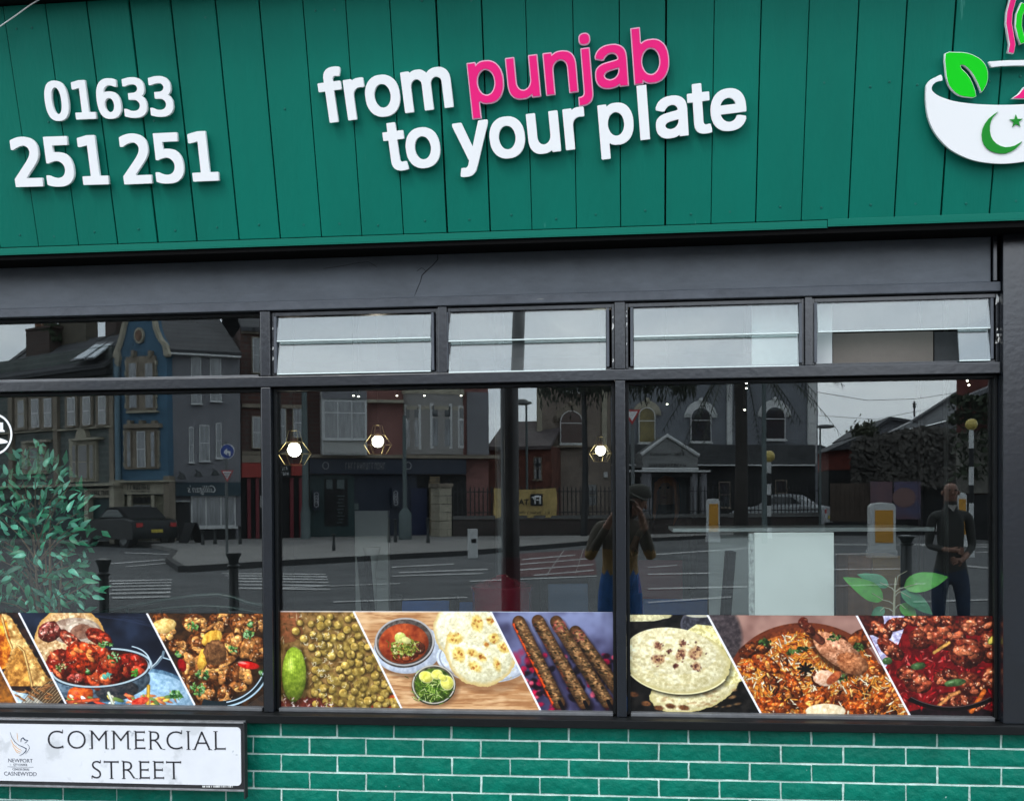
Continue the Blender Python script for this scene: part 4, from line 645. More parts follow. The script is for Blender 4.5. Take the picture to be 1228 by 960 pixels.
p.meat(112,796,38,24,20,(.66,.14,.07),(.96,.48,.24),n=64,seed=4,gloss=.8); p.meat(86,768,20,7.5,38,(.72,.30,.20),(1,.80,.66),n=20,seed=5,gloss=.8); p.meat(59,757,14,12,-20,(.52,.18,.15),(.96,.66,.58),n=36,seed=6,gloss=.9); p.meat(100,788,22,17,50,(.78,.22,.08),(.98,.60,.30),n=20,seed=61,gloss=.6); p.meat(90,813,10,6,0,(.8,.3,.25),(1,.8,.75),n=10,seed=7,gloss=.9)
p.herbs(127,772,9,4,26,1); p.herbs(136,788,8,6,22,2); p.herbs(128,810,4,3,12,3,sz=3,cols=((.3,.6,.55),(.5,.75,.6))); p.herbs(161,806,4,4,16,4,cols=((.3,.6,.2),(.2,.45,.1))); p.herbs(105,804,3,3,8,5); p.herbs(74,800,8,4,18,41,cols=((.75,.72,.5),(.5,.55,.3),(.2,.3,.1)))
p.ring(120,800,60,22.5,2.2,(.74,.82,.85),-4,-60,175); p.ring(120,801.5,60,22.5,.9,(.12,.16,.2),-4,-50,175); p.ring(150,796,30,22,1.4,(.8,.88,.92),-4,-70,10)
for i in range(36): x=85+RS.rand()*130; y=833+RS.rand()*11; c=[(.85,.25,.15),(.88,.85,.72),(.93,.8,.35),(.4,.5,.25),(.95,.95,.9),(.86,.5,.3)][RS.randint(6)]; p.ell(x,y,RS.uniform(3,10),RS.uniform(1,2.4),RS.rand()*90-20,c,sh=.5,tex=.3)
p.line([(130,830),(136,845)],3.6,(.93,.95,.85),sh=.2); p.line([(178,822),(177,846)],4.4,(.96,.74,.25),sh=.2); p.line([(82,841),(118,838)],4,(.88,.36,.20),sh=.4); p.ell(168,840,11,4.5,-16,(.80,.14,.10),(.95,.45,.3),sh=.3); p.herbs(211,832,8,5,40,6,sz=2.6)
p.region(D3,None); p.fill((.10,.07,.05),(.28,.17,.09))
pos=[(195,752,20,13),(235,748,18,12),(262,745,16,12),(290,750,20,14),(312,745,14,12),(215,775,14,10),(246,772,22,16),(276,776,18,20),(304,778,16,18),(232,800,17,17),(262,806,20,16),(286,812,16,20),(246,832,18,12),(222,822,15,10),(270,836,18,10),(300,752,12,9)]
for i,(x,y,a,c) in enumerate(pos): p.meat(x,y,a,c,RS.rand()*180,(.46,.24,.10),(.92,.66,.36),(.13,.06,.03),n=44,seed=i+20,gloss=.55)
p.ell(254,765,13,9,-30,(.80,.55,.15),(.97,.80,.35),sh=.4,wob=.15); p.ell(243,790,6,14,12,(.74,.48,.1),(.95,.75,.3),sh=.4,wob=.15); p.ell(197,750,15,9,-15,(.86,.64,.3),(1,.9,.6),sh=.4,wob=.15)
p.ell(258,782,14,15,0,(.30,.18,.10),(.62,.42,.25),sh=.3,wob=.2)
for k in range(14): p.line([(250+k*1.6,770+k*.5),(248+k*1.8,796)],.6,(.18,.1,.05),al=.6)
p.ring(262,788,60,56,9,(.10,.14,.16),0,8,110); p.ring(262,788,57,54,1.5,(.82,.9,.95),0,5,80); p.ring(262,788,63,59,2.2,(.75,.86,.92),0,8,80)
for k in range(12): p.line([(290+k*3,850),(322,828+k*2)],.8,(.36,.33,.31),al=.7)
p.ell(218,797,8,5,70,(.40,.02,.03),(.62,.08,.08),sh=.4); p.ell(298,797,13,4.5,8,(.80,.05,.04),(.95,.2,.15),sh=.4,hl=.3); p.ell(290,794,5,1.5,8,(1,.8,.75),sh=0,al=.6)
for x,y,r_,n_ in ((231,751,6,18),(243,808,8,26),(236,826,10,36),(279,778,5,16),(298,760,6,24),(301,748,4,14),(214,784,4,12),(316,806,5,14)): p.herbs(x,y,r_,r_*.8,n_,int(x),sz=2.4)
p.clip=np.ones((p.h,p.w))
for d in (D1,D2,D3): p.line([d[0],d[1]],2.3,WHT)
pic1=p
# ---- strip 2
p=Pic(330,744,729,854)
D1=((424,733),(482,850)); D2=((588,732),(649,853))
p.region(None,D1); p.fill((.36,.25,.11),(.68,.52,.30)); p.ell(345,750,18,20,0,(.45,.28,.16),(.65,.35,.22),sh=.1,al=.8,wob=.2); p.ell(365,848,44,12,0,(.28,.08,.07),(.50,.2,.16),sh=.2,wob=.3,al=.9); p.ell(468,846,20,14,0,(.60,.10,.05),(.9,.5,.2),sh=.2,wob=.3)
for i in range(260): p.line([(336+RS.rand()*145,735+RS.rand()*112)]*1+[(336+RS.rand()*145,735+RS.rand()*112)][:0]+[],1,(.8,.7,.5)) if 0 else p.ell(336+RS.rand()*145,735+RS.rand()*112,RS.uniform(1,4),RS.uniform(.3,.9),RS.rand()*180,(.86,.80,.60) if RS.rand()<.5 else (.16,.12,.03),sh=0,al=.6)
done=[]
for i in range(420):
    x,y=340+RS.rand()*142,735+RS.rand()*113
    if (x-353)**2/340+(y-808)**2/1600<1 or x<372 and RS.rand()<.8: continue
    if any((x-a)**2+(y-b)**2<52 for a,b in done): continue
    done.append((x,y)); r_=RS.uniform(4.0,5.6); p.ell(x+.8,y+1.2,r_*1.1,r_*1.1,0,(.16,.12,.03),sh=0,soft=2.5,al=.75); g=RS.uniform(.85,1.12); p.ell(x,y,r_,r_*.92,RS.rand()*180,(.58*g,.46*g,.18*g),(.80*g,.68*g,.36*g),sh=.50,tex=.25,hl=.34,wob=.04)
for i in range(90):
    x,y=372+RS.rand()*95,735+RS.rand()*112; p.ell(x,y,RS.uniform(2,9),RS.uniform(1,4),RS.rand()*180,(.48,.38,.14),(.66,.56,.28),sh=.2,soft=2,wob=.35,al=.6)
for i in range(70):
    x,y=382+RS.randn()*14,792+RS.randn()*34; a_=RS.rand()*3.14; p.line([(x,y),(x+2.5*math.cos(a_),y+2.5*math.sin(a_)),(x+4*math.cos(a_+.8),y+4*math.sin(a_+.8))],.7,(.97,.95,.85),al=.8)
for i in range(60): p.ell(366+RS.rand()*100,735+RS.rand()*110,RS.uniform(1,3),RS.uniform(.5,1.4),RS.rand()*180,(.22,.15,.05),sh=0,al=.5,wob=.2)
p.ell(354,811,16.5,36,0,(.10,.09,.02),sh=0,soft=4,al=.6); p.ell(352.5,808,14.5,33,0,(.40,.50,.10),(.66,.74,.24),sh=.6,tex=.15,hl=.25,wob=.03)
for k in range(9): p.line([(346+k*2,780),(344+k*2.2,808),(350+k*.6,838)],.5,(.33,.42,.08),al=.4)
for i in range(60): p.ell(340+RS.rand()*60,836+RS.rand()*12,2,.8,RS.rand()*180,(.95,.9,.9) if RS.rand()<.4 else (.35,.1,.08),sh=0,al=.7)
p.region(D1,D2); p.fill((.76,.55,.36),(.90,.72,.52),'big'); 
gr=vnoise(p.h,p.w,40,4,77,ax=.35,ay=3.2); 
p.put((slice(0,p.h),slice(0,p.w)),np.clip((gr-.52)*5,0,.55),(.58,.36,.20)); p.put((slice(0,p.h),slice(0,p.w)),np.clip((.44-gr)*5,0,.5),(.96,.82,.64))
p.ell(492,782,43,31,0,(.30,.20,.14),sh=0,soft=5,al=.5); p.ell(489,777,41,30,-4,(.70,.74,.82),(.88,.91,.95),sh=.2,tex=.05); p.ell(485,771,36,29,-4,(.22,.20,.19),(.42,.38,.35),sh=.4); p.ring(485,769,34.5,28,2,(.72,.71,.70),-4); p.ell(484,771,30,24,-4,(.50,.16,.08),(.70,.32,.16),sh=.35,n='med'); p.meat(485,786,18,7,-8,(.5,.2,.1),(.75,.4,.2),n=18,seed=9); p.meat(501,776,9,8,40,(.36,.2,.12),(.7,.45,.3),n=12,seed=10)
p.herbs(484,776,16,11,120,3,sz=2.5,cols=((.45,.48,.16),(.62,.62,.3),(.25,.3,.08),(.8,.78,.5)))
for i in range(40): x=482+RS.randn()*8; y=776+RS.randn()*6; a=RS.rand()*6.28; p.line([(x,y),(x+6*math.cos(a),y+4*math.sin(a))],.8,(.70,.74,.32) if i%2 else (.3,.38,.1))
p.ell(480,764,7,6.5,0,(.72,.76,.32),(.9,.9,.6),sh=.3); p.ell(487,767,6,4,20,(.84,.82,.52),sh=.3)
p.ell(580,800,52,30,8,(.45,.3,.2),sh=0,soft=5,al=.4); p.ell(579,790,56,28,4,(.76,.80,.86),(.93,.95,.97),sh=.15,tex=.04); p.ring(580,790,53,26,1,(.6,.63,.68),4)
p.ell(548,756,28,33,-10,(.88,.84,.68),(.97,.95,.84),sh=.25,wob=.05,edge=(.86,.74,.45))
p.ell(577,779,44,43,38,(.92,.88,.68),(.99,.98,.86),sh=.16,wob=.05,edge=(.87,.74,.44)); p.ell(572,752,34,22,10,(.91,.87,.68),(.99,.97,.84),sh=.1,wob=.08)
for x,y,a,b in ((545,765,9,7),(566,782,7,4.5),(578,788,6,4),(550,784,10,7),(572,747,10,7),(592,765,7,6),(604,776,8,6),(596,796,8,4),(570,799,9,5.5),(588,744,5,4),(583,772,4,3)):
    p.ell(x,y,a,b,RS.rand()*90,(.90,.68,.22),(.97,.86,.45),sh=.05,soft=3,wob=.25,al=.75)
    for q in range(5): p.ell(x+RS.randn()*a*.35,y+RS.randn()*b*.35,RS.uniform(.8,2.3),RS.uniform(.6,1.6),RS.rand()*180,(.55,.26,.08),(.8,.5,.2),sh=0,soft=1,wob=.3,al=.75)
for q in range(60): p.ell(540+RS.rand()*78,740+RS.rand()*76,RS.uniform(.5,1.5),RS.uniform(.4,1),0,(.80,.70,.42),sh=0,al=.45)
p.ell(522,823,29,25,0,(.35,.22,.14),sh=0,soft=5,al=.5); p.ell(520,821,26.5,24,0,(.20,.20,.16),(.4,.38,.3),sh=.4); p.ring(520,820,25,22.5,1.4,(.82,.8,.74)); p.ell(520,821,23,20.5,0,(.16,.24,.06),(.35,.45,.14),sh=.3)
for i in range(170): x=519+RS.randn()*10; y=826+RS.randn()*7; a=RS.rand()*6.28; p.line([(x,y),(x+5*math.cos(a),y+4*math.sin(a))],.75,[(.66,.78,.34),(.25,.42,.1),(.84,.88,.6),(.12,.22,.05),(.45,.6,.2)][i%5])
for x,y,a,b,t in ((511,811,9,7,20),(524,808,7,6,0),(536,818,8,9,-20),(531,812,6,4,30)): p.ell(x,y,a,b,t,(.82,.80,.28),(.93,.92,.5),sh=.35,tex=.2,edge=(.95,.94,.75))
p.region(D2,None); p.fill((.16,.14,.24),(.38,.38,.54),'big'); 
w_=(slice(0,p.h),slice(0,p.w)); t_=np.clip((p.Y-770)/70,0,1); p.put(w_,np.clip(.75-(p.Y-733)/75,0,.7)*np.clip((p.big)*1.6,0,1),(.60,.65,.80)); 
for i in range(120): x=600+RS.rand()*140; y=785+RS.rand()*70; p.ell(x,y,RS.uniform(2,7),RS.uniform(2,5),RS.rand()*180,(.05,.03,.06) if RS.rand()<.6 else ((.72,.06,.22) if RS.rand()<.6 else (.95,.35,.45)),sh=.4,soft=2,tex=.8,wob=.25,al=.85)
for i in range(14): p.ell(605+RS.rand()*28,775+RS.rand()*50,4,4,0,(.75,.08,.22),sh=0,soft=4,al=.5)
ks=[((690,757),(752,842)),((667,745),(728,841)),((645,744),(700,842)),((622,745),(670,842))]
for j,((ax,ay),(bx,by)) in enumerate(ks):
    p.line([(ax+3,ay+5),(bx+3,by+5)],17,(.04,.02,.03),soft=5,al=.7); p.line([(ax,ay),(bx,by)],15,(.42,.27,.15),soft=.8,sh=.4)
    if j==3: p.line([(ax-6,ay+3),(bx-7,by+1)],3.6,(.93,.30,.08),soft=2,sh=.3)
    if j==2: p.line([(ax-5,ay+3),(bx-20,by-24)],2.2,(.55,.2,.12),soft=2,al=.6)
    if j in(0,1): p.ell(ax+4,ay+6,8,8,0,(.62,.22,.22),(.8,.4,.36),sh=.4,soft=3,al=.8)
    n_=int(math.hypot(bx-ax,by-ay)/1.1)
    for q in range(n_*4):
        t=RS.rand(); o_=RS.uniform(-6.3,6.3); d=math.hypot(bx-ax,by-ay); x=ax+(bx-ax)*t-(by-ay)/d*o_; y=ay+(by-ay)*t+(bx-ax)/d*o_; sh_=1.05-abs(o_+1)/9; g=RS.uniform(.6,1.25)*sh_
        p.ell(x,y,RS.uniform(1,2.6),RS.uniform(.6,1.3),RS.uniform(-30,30)+10,(.76*g,.56*g,.36*g) if RS.rand()<.75 else (.25*g,.2*g,.1*g),sh=.2,soft=.8,tex=.5,al=.85)
    for q in range(14): t=q/14+.03; p.line([(ax+(bx-ax)*t-6,ay+(by-ay)*t+1.6),(ax+(bx-ax)*t+5,ay+(by-ay)*t+3.4)],.7,(.2,.11,.06),al=.35)
    p.line([(bx+1,by-1),(bx+8,by+13)],4.5,(.05,.04,.05)); 
p.clip=np.ones((p.h,p.w))
for d in (D1,D2): p.line([d[0],d[1]],2.3,WHT)
p.line([(330,732.5),(744,732.7)],1.6,(.92,.94,.97),al=.7)
pic2=p
# ---- strip 3
p=Pic(750,1200,732,866)
D1=((848,736),(913,856)); D2=((1027,737),(1092.5,860))
p.region(None,D1); p.fill((.03,.03,.03),(.12,.11,.10)); p.ell(845,748,28,22,0,(.10,.10,.12),(.28,.28,.31),sh=.2); p.ring(845,748,28,20,2,(.30,.30,.34))
p.ell(776,739,30,5.5,-4,(.80,.76,.55),(.95,.93,.76),sh=.15,wob=.1); p.ell(838,737,15,3,0,(.75,.74,.66),sh=.1)
def bread(cx,cy,rx,ry,ang,c=(.86,.80,.56),c2=(.97,.94,.78)):
    p.ell(cx+2,cy+4,rx,ry,ang,(.05,.04,.02),sh=0,soft=5,al=.8); p.ell(cx,cy,rx,ry,ang,c,c2,sh=.2,wob=.05,tex=.25,edge=(.82,.76,.50))
bread(832,826,54,26,-14); 
for i in range(34): p.ell(790+RS.rand()*95,826+RS.rand()*22,RS.uniform(1,4),RS.uniform(.6,1.8),-10,(.56,.36,.2),(.75,.6,.4),sh=0,soft=1.5,al=.6,wob=.3)
p.poly([(835,748),(856,750),(874,774),(893,815),(870,822),(856,800),(820,758)],(.88,.82,.52),(.98,.95,.72)); p.line([(838,750),(862,762),(880,800)],3,(.96,.90,.58),soft=2,al=.7)
bread(812,793,64,38,6); p.ell(805,780,54,28,5,(.88,.82,.60),(.98,.95,.80),sh=.12,tex=.25)
for i in range(150):
    a=RS.rand()*6.28; r_=RS.rand()**.5; p.ell(808+r_*56*math.cos(a),792+r_*32*math.sin(a),RS.uniform(1.5,4),RS.uniform(.8,1.8),RS.rand()*40-10,(.80,.73,.50) if i%2 else (1,.98,.86),sh=0,soft=1.4,al=.5)
for x,y,a,b in ((789,774,7,4),(789,790,8,6),(816,784,5,8),(834,782,7,9),(835,798,5,5),(810,798,3,3),(818,771,5,3),(802,780,2,2)):
    p.ell(x,y,a,b,RS.rand()*60,(.62,.42,.28),(.80,.62,.42),sh=0,soft=2.5,wob=.25,al=.8)
    for q in range(16): p.ell(x+RS.randn()*a*.5,y+RS.randn()*b*.5,RS.uniform(.7,2),RS.uniform(.6,1.5),RS.rand()*180,(.28,.14,.12) if RS.rand()<.6 else (.5,.3,.24),sh=0,soft=.8,wob=.3,al=.8)
p.ring(812,793,64,38,1.6,(.97,.93,.72),6,20,165)
for x,y in ((790,848),(805,846),(775,843),(760,832),(820,848)): p.ell(x,y,6,3,10,(.28,.16,.1),(.55,.35,.2),sh=0,soft=1.5,wob=.3)
p.region(D1,D2); p.fill((.55,.40,.36),(.72,.56,.50),'big'); p.ell(862,755,26,40,-20,(.13,.12,.14),(.3,.27,.28),sh=.2,soft=5,al=.9); p.ell(965,812,90,66,0,(.30,.12,.06),(.45,.2,.1),sh=.3); p.ring(965,808,88,58,3.2,(.42,.18,.10)); p.ell(965,812,84,54,0,(.62,.30,.10),(.80,.45,.18),sh=.2); p.poly([(905,862),(1100,862),(1100,800),(890,800)],(.55,.26,.08),(.85,.5,.2))
rc=[(.95,.62,.22),(.98,.78,.45),(.86,.42,.10),(.97,.90,.76),(.70,.28,.08),(.93,.55,.15),(.45,.17,.07)]
def rice(n,x0,x1,y0,y1):
    for i in range(n):
        x=x0+RS.rand()*(x1-x0); y=y0+RS.rand()*(y1-y0)
        if ((x-968)/88)**2+((y-815)/58)**2>1.0 and y<812: continue
        a=RS.rand()*3.14; l_=RS.uniform(2.2,5.4); c=rc[RS.randint(len(rc))]; p.line([(x-l_*math.cos(a),y-l_*math.sin(a)),(x+l_*math.cos(a),y+l_*math.sin(a))],RS.uniform(1.2,2.4),c,al=.95,sh=.5)
rice(1900,870,1095,752,864)
for x,y,a,b,t in ((905,778,20,10,-15),(940,790,9,4,60),(1005,770,12,9,0),(1035,766,18,12,-20),(945,832,26,12,40),(1020,835,22,12,-25),(1058,850,20,10,30),(925,818,14,8,60),(985,812,12,12,0),(1035,822,10,7,30),(960,808,12,6,-40)): p.meat(x,y,a,b,t,(.40,.16,.06),(.80,.48,.22),(.12,.05,.03),n=26,seed=int(x),gloss=.4)
rice(380,880,1090,800,862)
for x,y,a,b,t in ((918,795,19,9,30),(952,822,17,7,60),(975,838,22,9,-20),(1046,800,16,8,20),(1062,835,20,9,-35),(928,845,22,9,10),(1030,848,20,8,15),(898,800,10,7,0)): p.meat(x,y,a,b,t,(.72,.30,.08),(.98,.66,.32),(.30,.10,.04),n=26,seed=int(x*3+y),gloss=.6)
p.ell(1004,785,37,17,36,(.10,.04,.02),sh=0,soft=4,al=.7); p.ell(1006,781,36,16,34,(.54,.30,.18),(.82,.60,.46),sh=.55,wob=.06,tex=.5,hl=.3); p.ell(1022,795,20,13,20,(.48,.24,.12),(.75,.5,.33),sh=.5,wob=.1,tex=.5)
p.line([(985,768),(970,756),(964,748)],9,(.42,.20,.13),sh=.6); p.meat(963,746,6,7,0,(.38,.14,.08),(.7,.42,.3),n=16,seed=5); p.meat(970,753,10,5,50,(.30,.12,.07),(.62,.35,.22),n=12,seed=8)
for i in range(60): p.ell(1004+RS.randn()*14,780+RS.randn()*8,1,.6,0,(.9,.72,.58) if i%2 else (.3,.14,.08),sh=0,al=.6)
for k in range(8): a=k*.785; p.line([(966,802),(966+9*math.cos(a),801+6.5*math.sin(a))],2.8,(.06,.05,.04),w2=1)
for x,y in ((950,782),(962,778),(1000,764),(1010,812),(1030,775),(918,770)): p.herbs(x,y,7,4,14,int(x),sz=2.8,cols=((.16,.26,.1),(.3,.42,.2),(.08,.14,.06)))
p.ell(988,812,12,10,0,(.86,.62,.46),(.97,.86,.76),sh=.3,wob=.2); p.ell(990,852,24,9,0,(.92,.80,.60),(.98,.93,.80),sh=.2); p.ell(1000,812,11,5,-40,(.55,.22,.12),(.75,.4,.22),sh=.4)
p.region(D2,None); p.fill((.26,.03,.04),(.52,.07,.08),'med'); p.poly([(1030,736),(1090,736),(1078,770),(1062,800)],(.66,.64,.80),(.85,.84,.93)); p.ell(1044,745,16,16,0,(.16,.05,.05),(.35,.15,.12),sh=.2)
p.ell(1140,870,72,24,0,(.05,.03,.04),(.14,.08,.1),sh=0)
for i in range(300): p.ell(1060+RS.rand()*140,770+RS.rand()*80,RS.uniform(1,4),RS.uniform(.4,1.4),RS.rand()*180,[(.90,.13,.16),(.98,.5,.45),(.3,.01,.03),(.75,.05,.1)][RS.randint(4)],sh=0,al=.7,tex=.4)
for x,y,a,b,t in ((1055,755,16,9,30),(1075,748,14,8,-10),(1068,778,20,9,38),(1108,762,20,14,-30),(1100,742,16,9,0),(1138,762,20,18,10),(1128,742,18,9,0),(1170,748,22,14,0),(1186,775,14,20,0),(1160,782,22,18,0),(1100,818,18,12,20),(1135,812,16,10,-10),(1165,820,20,13,30),(1190,812,12,14,0),(1085,806,10,9,0),(1145,838,22,9,0),(1172,845,14,7,-30)):
    p.meat(x,y,a,b,t,(.46,.17,.10),(.88,.50,.32),(.14,.03,.03),n=30,seed=int(x+y),gloss=.75)
for x,y,a in ((1101,798,9),(1145,818,13),(1188,768,4),(1064,792,6)): p.ell(x,y,a,4.5,-8,(.16,.26,.13),(.32,.45,.25),sh=.5,hl=.25,wob=.1)
p.line([(1125,846),(1140,833),(1150,829)],4.5,(.86,.55,.30),sh=.5); p.line([(1165,852),(1180,828)],6,(.95,.45,.15),sh=.5); p.line([(1120,782),(1138,770)],4,(.86,.62,.3),sh=.5); p.ell(1190,766,7,3,-50,(.95,.85,.35),sh=.2)
p.ring(1140,795,78,54,6,(.04,.03,.03),0,40,140); p.ring(1140,795,75,52,.8,(.4,.3,.3),0,40,140)
p.clip=np.ones((p.h,p.w))
for d in (D1,D2): p.line([d[0],d[1]],2.4,WHT)
pic3=p
YB=YG-.0035
def banner(pic,label,xa,xb,topl,botl,cuts,names):
    im=pic.image('food_print')
    m=bpy.data.materials.new('food_print'); m.use_nodes=True; n=m.node_tree.nodes; b_=n['Principled BSDF']; ti=n.new('ShaderNodeTexImage'); ti.image=im; ti.extension='EXTEND'; m.node_tree.links.new(ti.outputs[0],b_.inputs['Base Color']); b_.inputs['Roughness'].default_value=.3; b_.inputs['Specular IOR Level'].default_value=.35
    zt_=sum(P(x,y,YB).z for x,y in topl)/len(topl); zb_=sum(P(x,y,YB).z for x,y in botl)/len(botl)
    T=thing('food_banner',label,'banner',P((xa+xb)/2,845,YB))
    def pxx(x,y): return P(x,y,YB).x
    def edge(c):   # -> world x at top and bottom
        if isinstance(c,tuple): return pxx(*c[0]),pxx(*c[1])
        return pxx(c,790),pxx(c,790)
    es=[edge(xa)]+[edge(c) for c in cuts]+[edge(xb)]
    def uv(X,zf):  # inverse of the projection along the strip, linear between the two ends
        ya=[t for t in (topl if zf else botl)]; return X
    (tx0,ty0),(tx1,ty1)=topl[0],topl[-1]; (bx0,by0),(bx1,by1)=botl[0],botl[-1]
    def pix(X,Z):
        d=Vector((X,YB,Z))-CAM; zz=d.dot(FW); return (W/2+SX+F*d.dot(RT)/zz,H/2+SY-F*d.dot(UP)/zz)
    for (a,b2),(c,d),nm in zip(es[:-1],es[1:],names):
        me=bpy.data.meshes.new('food_picture'); g=6; vs=[];uvs=[];fs=[]
        loc=WL[T]
        for j in range(g+1):
            t=j/g; Z=zt_+(zb_-zt_)*t; l_=a+(b2-a)*t; r_=c+(d-c)*t
            for i in range(g+1):
                X=l_+(r_-l_)*i/g; vs.append((X-loc.x,0,Z-loc.z)); q=pix(X,Z); uvs.append(((q[0]-pic.x0)*pic.S/pic.w,1-(q[1]-pic.y0)*pic.S/pic.h))
        for j in range(g):
            for i in range(g): fs.append((j*(g+1)+i,(j+1)*(g+1)+i,(j+1)*(g+1)+i+1,j*(g+1)+i+1))
        nf=len(fs); n0=len(vs); vs+=[(x,.0008,z) for x,y,z in vs]; uvs+=uvs
        fs+=[tuple(i+n0 for i in f)[::-1] for f in fs[:nf]]
        me.from_pydata(vs,[],fs); ul=me.uv_layers.new(); 
        for lp in me.loops: ul.data[lp.index].uv=uvs[lp.vertex_index]
        me.materials.append(m); o=bpy.data.objects.new('food_picture',me); link(o,T); o['label']=nm
    return T
def strip(pic,label,xa,xb,topl,botl,cuts,names): return banner(pic,label,xa,xb,topl,botl,cuts,names)
strip(pic1,'left food photo strip with samosas, chicken drumsticks in a bowl and herbed meat',-88,317.6,[(0,734.8),(317,735)],[(0,844.8),(317,846.0)],[((-34,734.8),(22,845)),((22.8,734.8),(79.3,845)),((176,734.8),(233,845))],['picture of fried food','picture of golden samosas','picture of chicken drumsticks in a steel bowl','picture of meat with herbs and chilli'])
strip(pic2,'middle food photo strip with chickpea curry, naan bread and seekh kebabs',334.7,738.5,[(334.7,732.2),(738.5,733.2)],[(334.7,848.5),(738.5,852.0)],[((424,733),(482,850)),((588,732),(649,853))],['picture of chickpea curry','picture of curry, naan and salad on wood','picture of four seekh kebabs'])
strip(pic3,'right food photo strip with flatbread, chicken biryani and red curry',754.7,1194,[(754.7,736.7),(1194,738.4)],[(754.7,855.0),(1194,861.5)],[((848,736),(913,856)),((1027,737),(1092.5,860))],['picture of stacked flatbread','picture of chicken biryani','picture of red chicken curry'])

# ================================================================== INTERIOR OF THE RESTAURANT
ZI=.12
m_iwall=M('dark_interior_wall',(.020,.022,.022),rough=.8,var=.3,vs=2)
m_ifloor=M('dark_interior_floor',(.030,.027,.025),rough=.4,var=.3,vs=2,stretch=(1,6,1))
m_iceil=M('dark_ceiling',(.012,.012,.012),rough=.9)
YI=6.4; ZC=3.0; XI0,XI1=XL-.2,XE+.2
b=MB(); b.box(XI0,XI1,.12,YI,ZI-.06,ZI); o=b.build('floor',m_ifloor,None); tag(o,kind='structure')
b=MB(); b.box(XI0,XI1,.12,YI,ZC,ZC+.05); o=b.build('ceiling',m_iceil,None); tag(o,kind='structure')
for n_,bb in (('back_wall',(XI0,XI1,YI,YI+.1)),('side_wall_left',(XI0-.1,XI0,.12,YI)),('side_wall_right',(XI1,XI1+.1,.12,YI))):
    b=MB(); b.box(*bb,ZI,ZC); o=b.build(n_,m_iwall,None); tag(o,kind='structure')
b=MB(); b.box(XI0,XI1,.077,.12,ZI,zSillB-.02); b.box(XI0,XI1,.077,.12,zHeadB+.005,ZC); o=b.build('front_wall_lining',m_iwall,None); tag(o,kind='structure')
m_bulb=M('lit_bulb',(1,1,1),emis=(1,.92,.76),es=14)
m_brass=M('brass_wire',(.22,.18,.09),rough=.35,metal=.9)
m_cord=M('black_cord',(.01,.01,.01),rough=.7)
m_socket=M('lamp_socket',(.09,.04,.03),rough=.5)
# pendants: hexagonal wire cages
def pendant(px,py,Y,r,label,sc=1.0):
    c=P(px,py,Y); k=(Y-CAM.y)/F; T=thing('pendant_lamp',label,'pendant lamp',(c.x,c.y,ZC),'wire cage pendant lamps in the dark dining room')
    b=MB(); b.sphere(c,r*k,14,10); b.build('bulb',m_bulb,T,smooth=True)
    s=MB(); s.lathe(c+Vector((0,0,r*k*.8)),[(r*k*.45,0),(r*k*.6,.01),(r*k*.55,r*k*.9),(r*k*.15,r*k*1.2)],12); s.build('socket',m_socket,T,smooth='auto')
    s=MB(); s.tube(c+Vector((0,0,r*k*1.8)),(c.x,c.y,ZC-.001),.0035,n=6); s.build('cord',m_cord,T)
    g=MB(); q=r*k; rings=[(.75,2.7),(1.15,1.1),(2.35,-.55),(1.35,-2.2)]
    R_=[[c+Vector((rr*q*math.cos(a*math.pi/3+.3),rr*q*math.sin(a*math.pi/3+.3),zz*q)) for a in range(6)] for rr,zz in rings]
    for i in range(6):
        for j in range(3): g.tube(R_[j][i],R_[j+1][(i+(j==1)*0)],.0022,n=5)
        for j in range(4): g.tube(R_[j][i],R_[j][(i+1)%6],.0022,n=5)
    g.build('wire_cage',m_brass,T)
pendant(353,539,1.1,8.6,'lit wire cage pendant lamp nearest the left mullion of the middle pane')
pendant(453,529,1.7,7.2,'lit wire cage pendant lamp beside the reflected white bay window',)
pendant(720,540,2.2,6.0,'lit wire cage pendant lamp just left of the mullion by the church')
SPL=['tiny lit spotlight, left one of the close pair between two pendant lamps','tiny lit spotlight, right one of the close pair between two pendant lamps','tiny lit spotlight above the right side of the white oriel window','tiny lit spotlight over the left part of the curved bay','tiny lit spotlight over the right part of the curved bay','tiny lit spotlight above the porch pediment','tiny lit spotlight on the palm trunk','tiny lit spotlight, upper of two stacked at the top of the palm','tiny lit spotlight, lower of two stacked at the top of the palm','tiny lit spotlight, upper of two at the top right of the glass','tiny lit spotlight, lower of two at the top right of the glass']
for i,(x,y,Yd) in enumerate([(424,474,3.2),(430,475,3.2),(476,474,3.4),(509,474,3.4),(553,474,3.6),(800,484,2.6),(893,491,2.6),(895,459,2.4),(895,465,2.5),(1160,456,1.2),(1162,461,1.3)]):
    c=P(x,y,Yd); k=(Yd-CAM.y)/F; T=thing('spotlight',SPL[i],'spotlight',(c.x,c.y,c.z+.12),'tiny ceiling spotlights')
    b=MB(); b.lathe(c,[(1.05*k,-.004),(1.05*k,.0)],10); b.build('lens',m_bulb,T); b=MB(); b.lathe(c+Vector((0,0,.0005)),[(1.9*k,0),(1.5*k,.05),(.4*k,.06)],10); b.tube(c+Vector((0,0,.055)),(c.x,c.y,ZC-.001),.006,n=6); b.build('housing',m_cord,T)
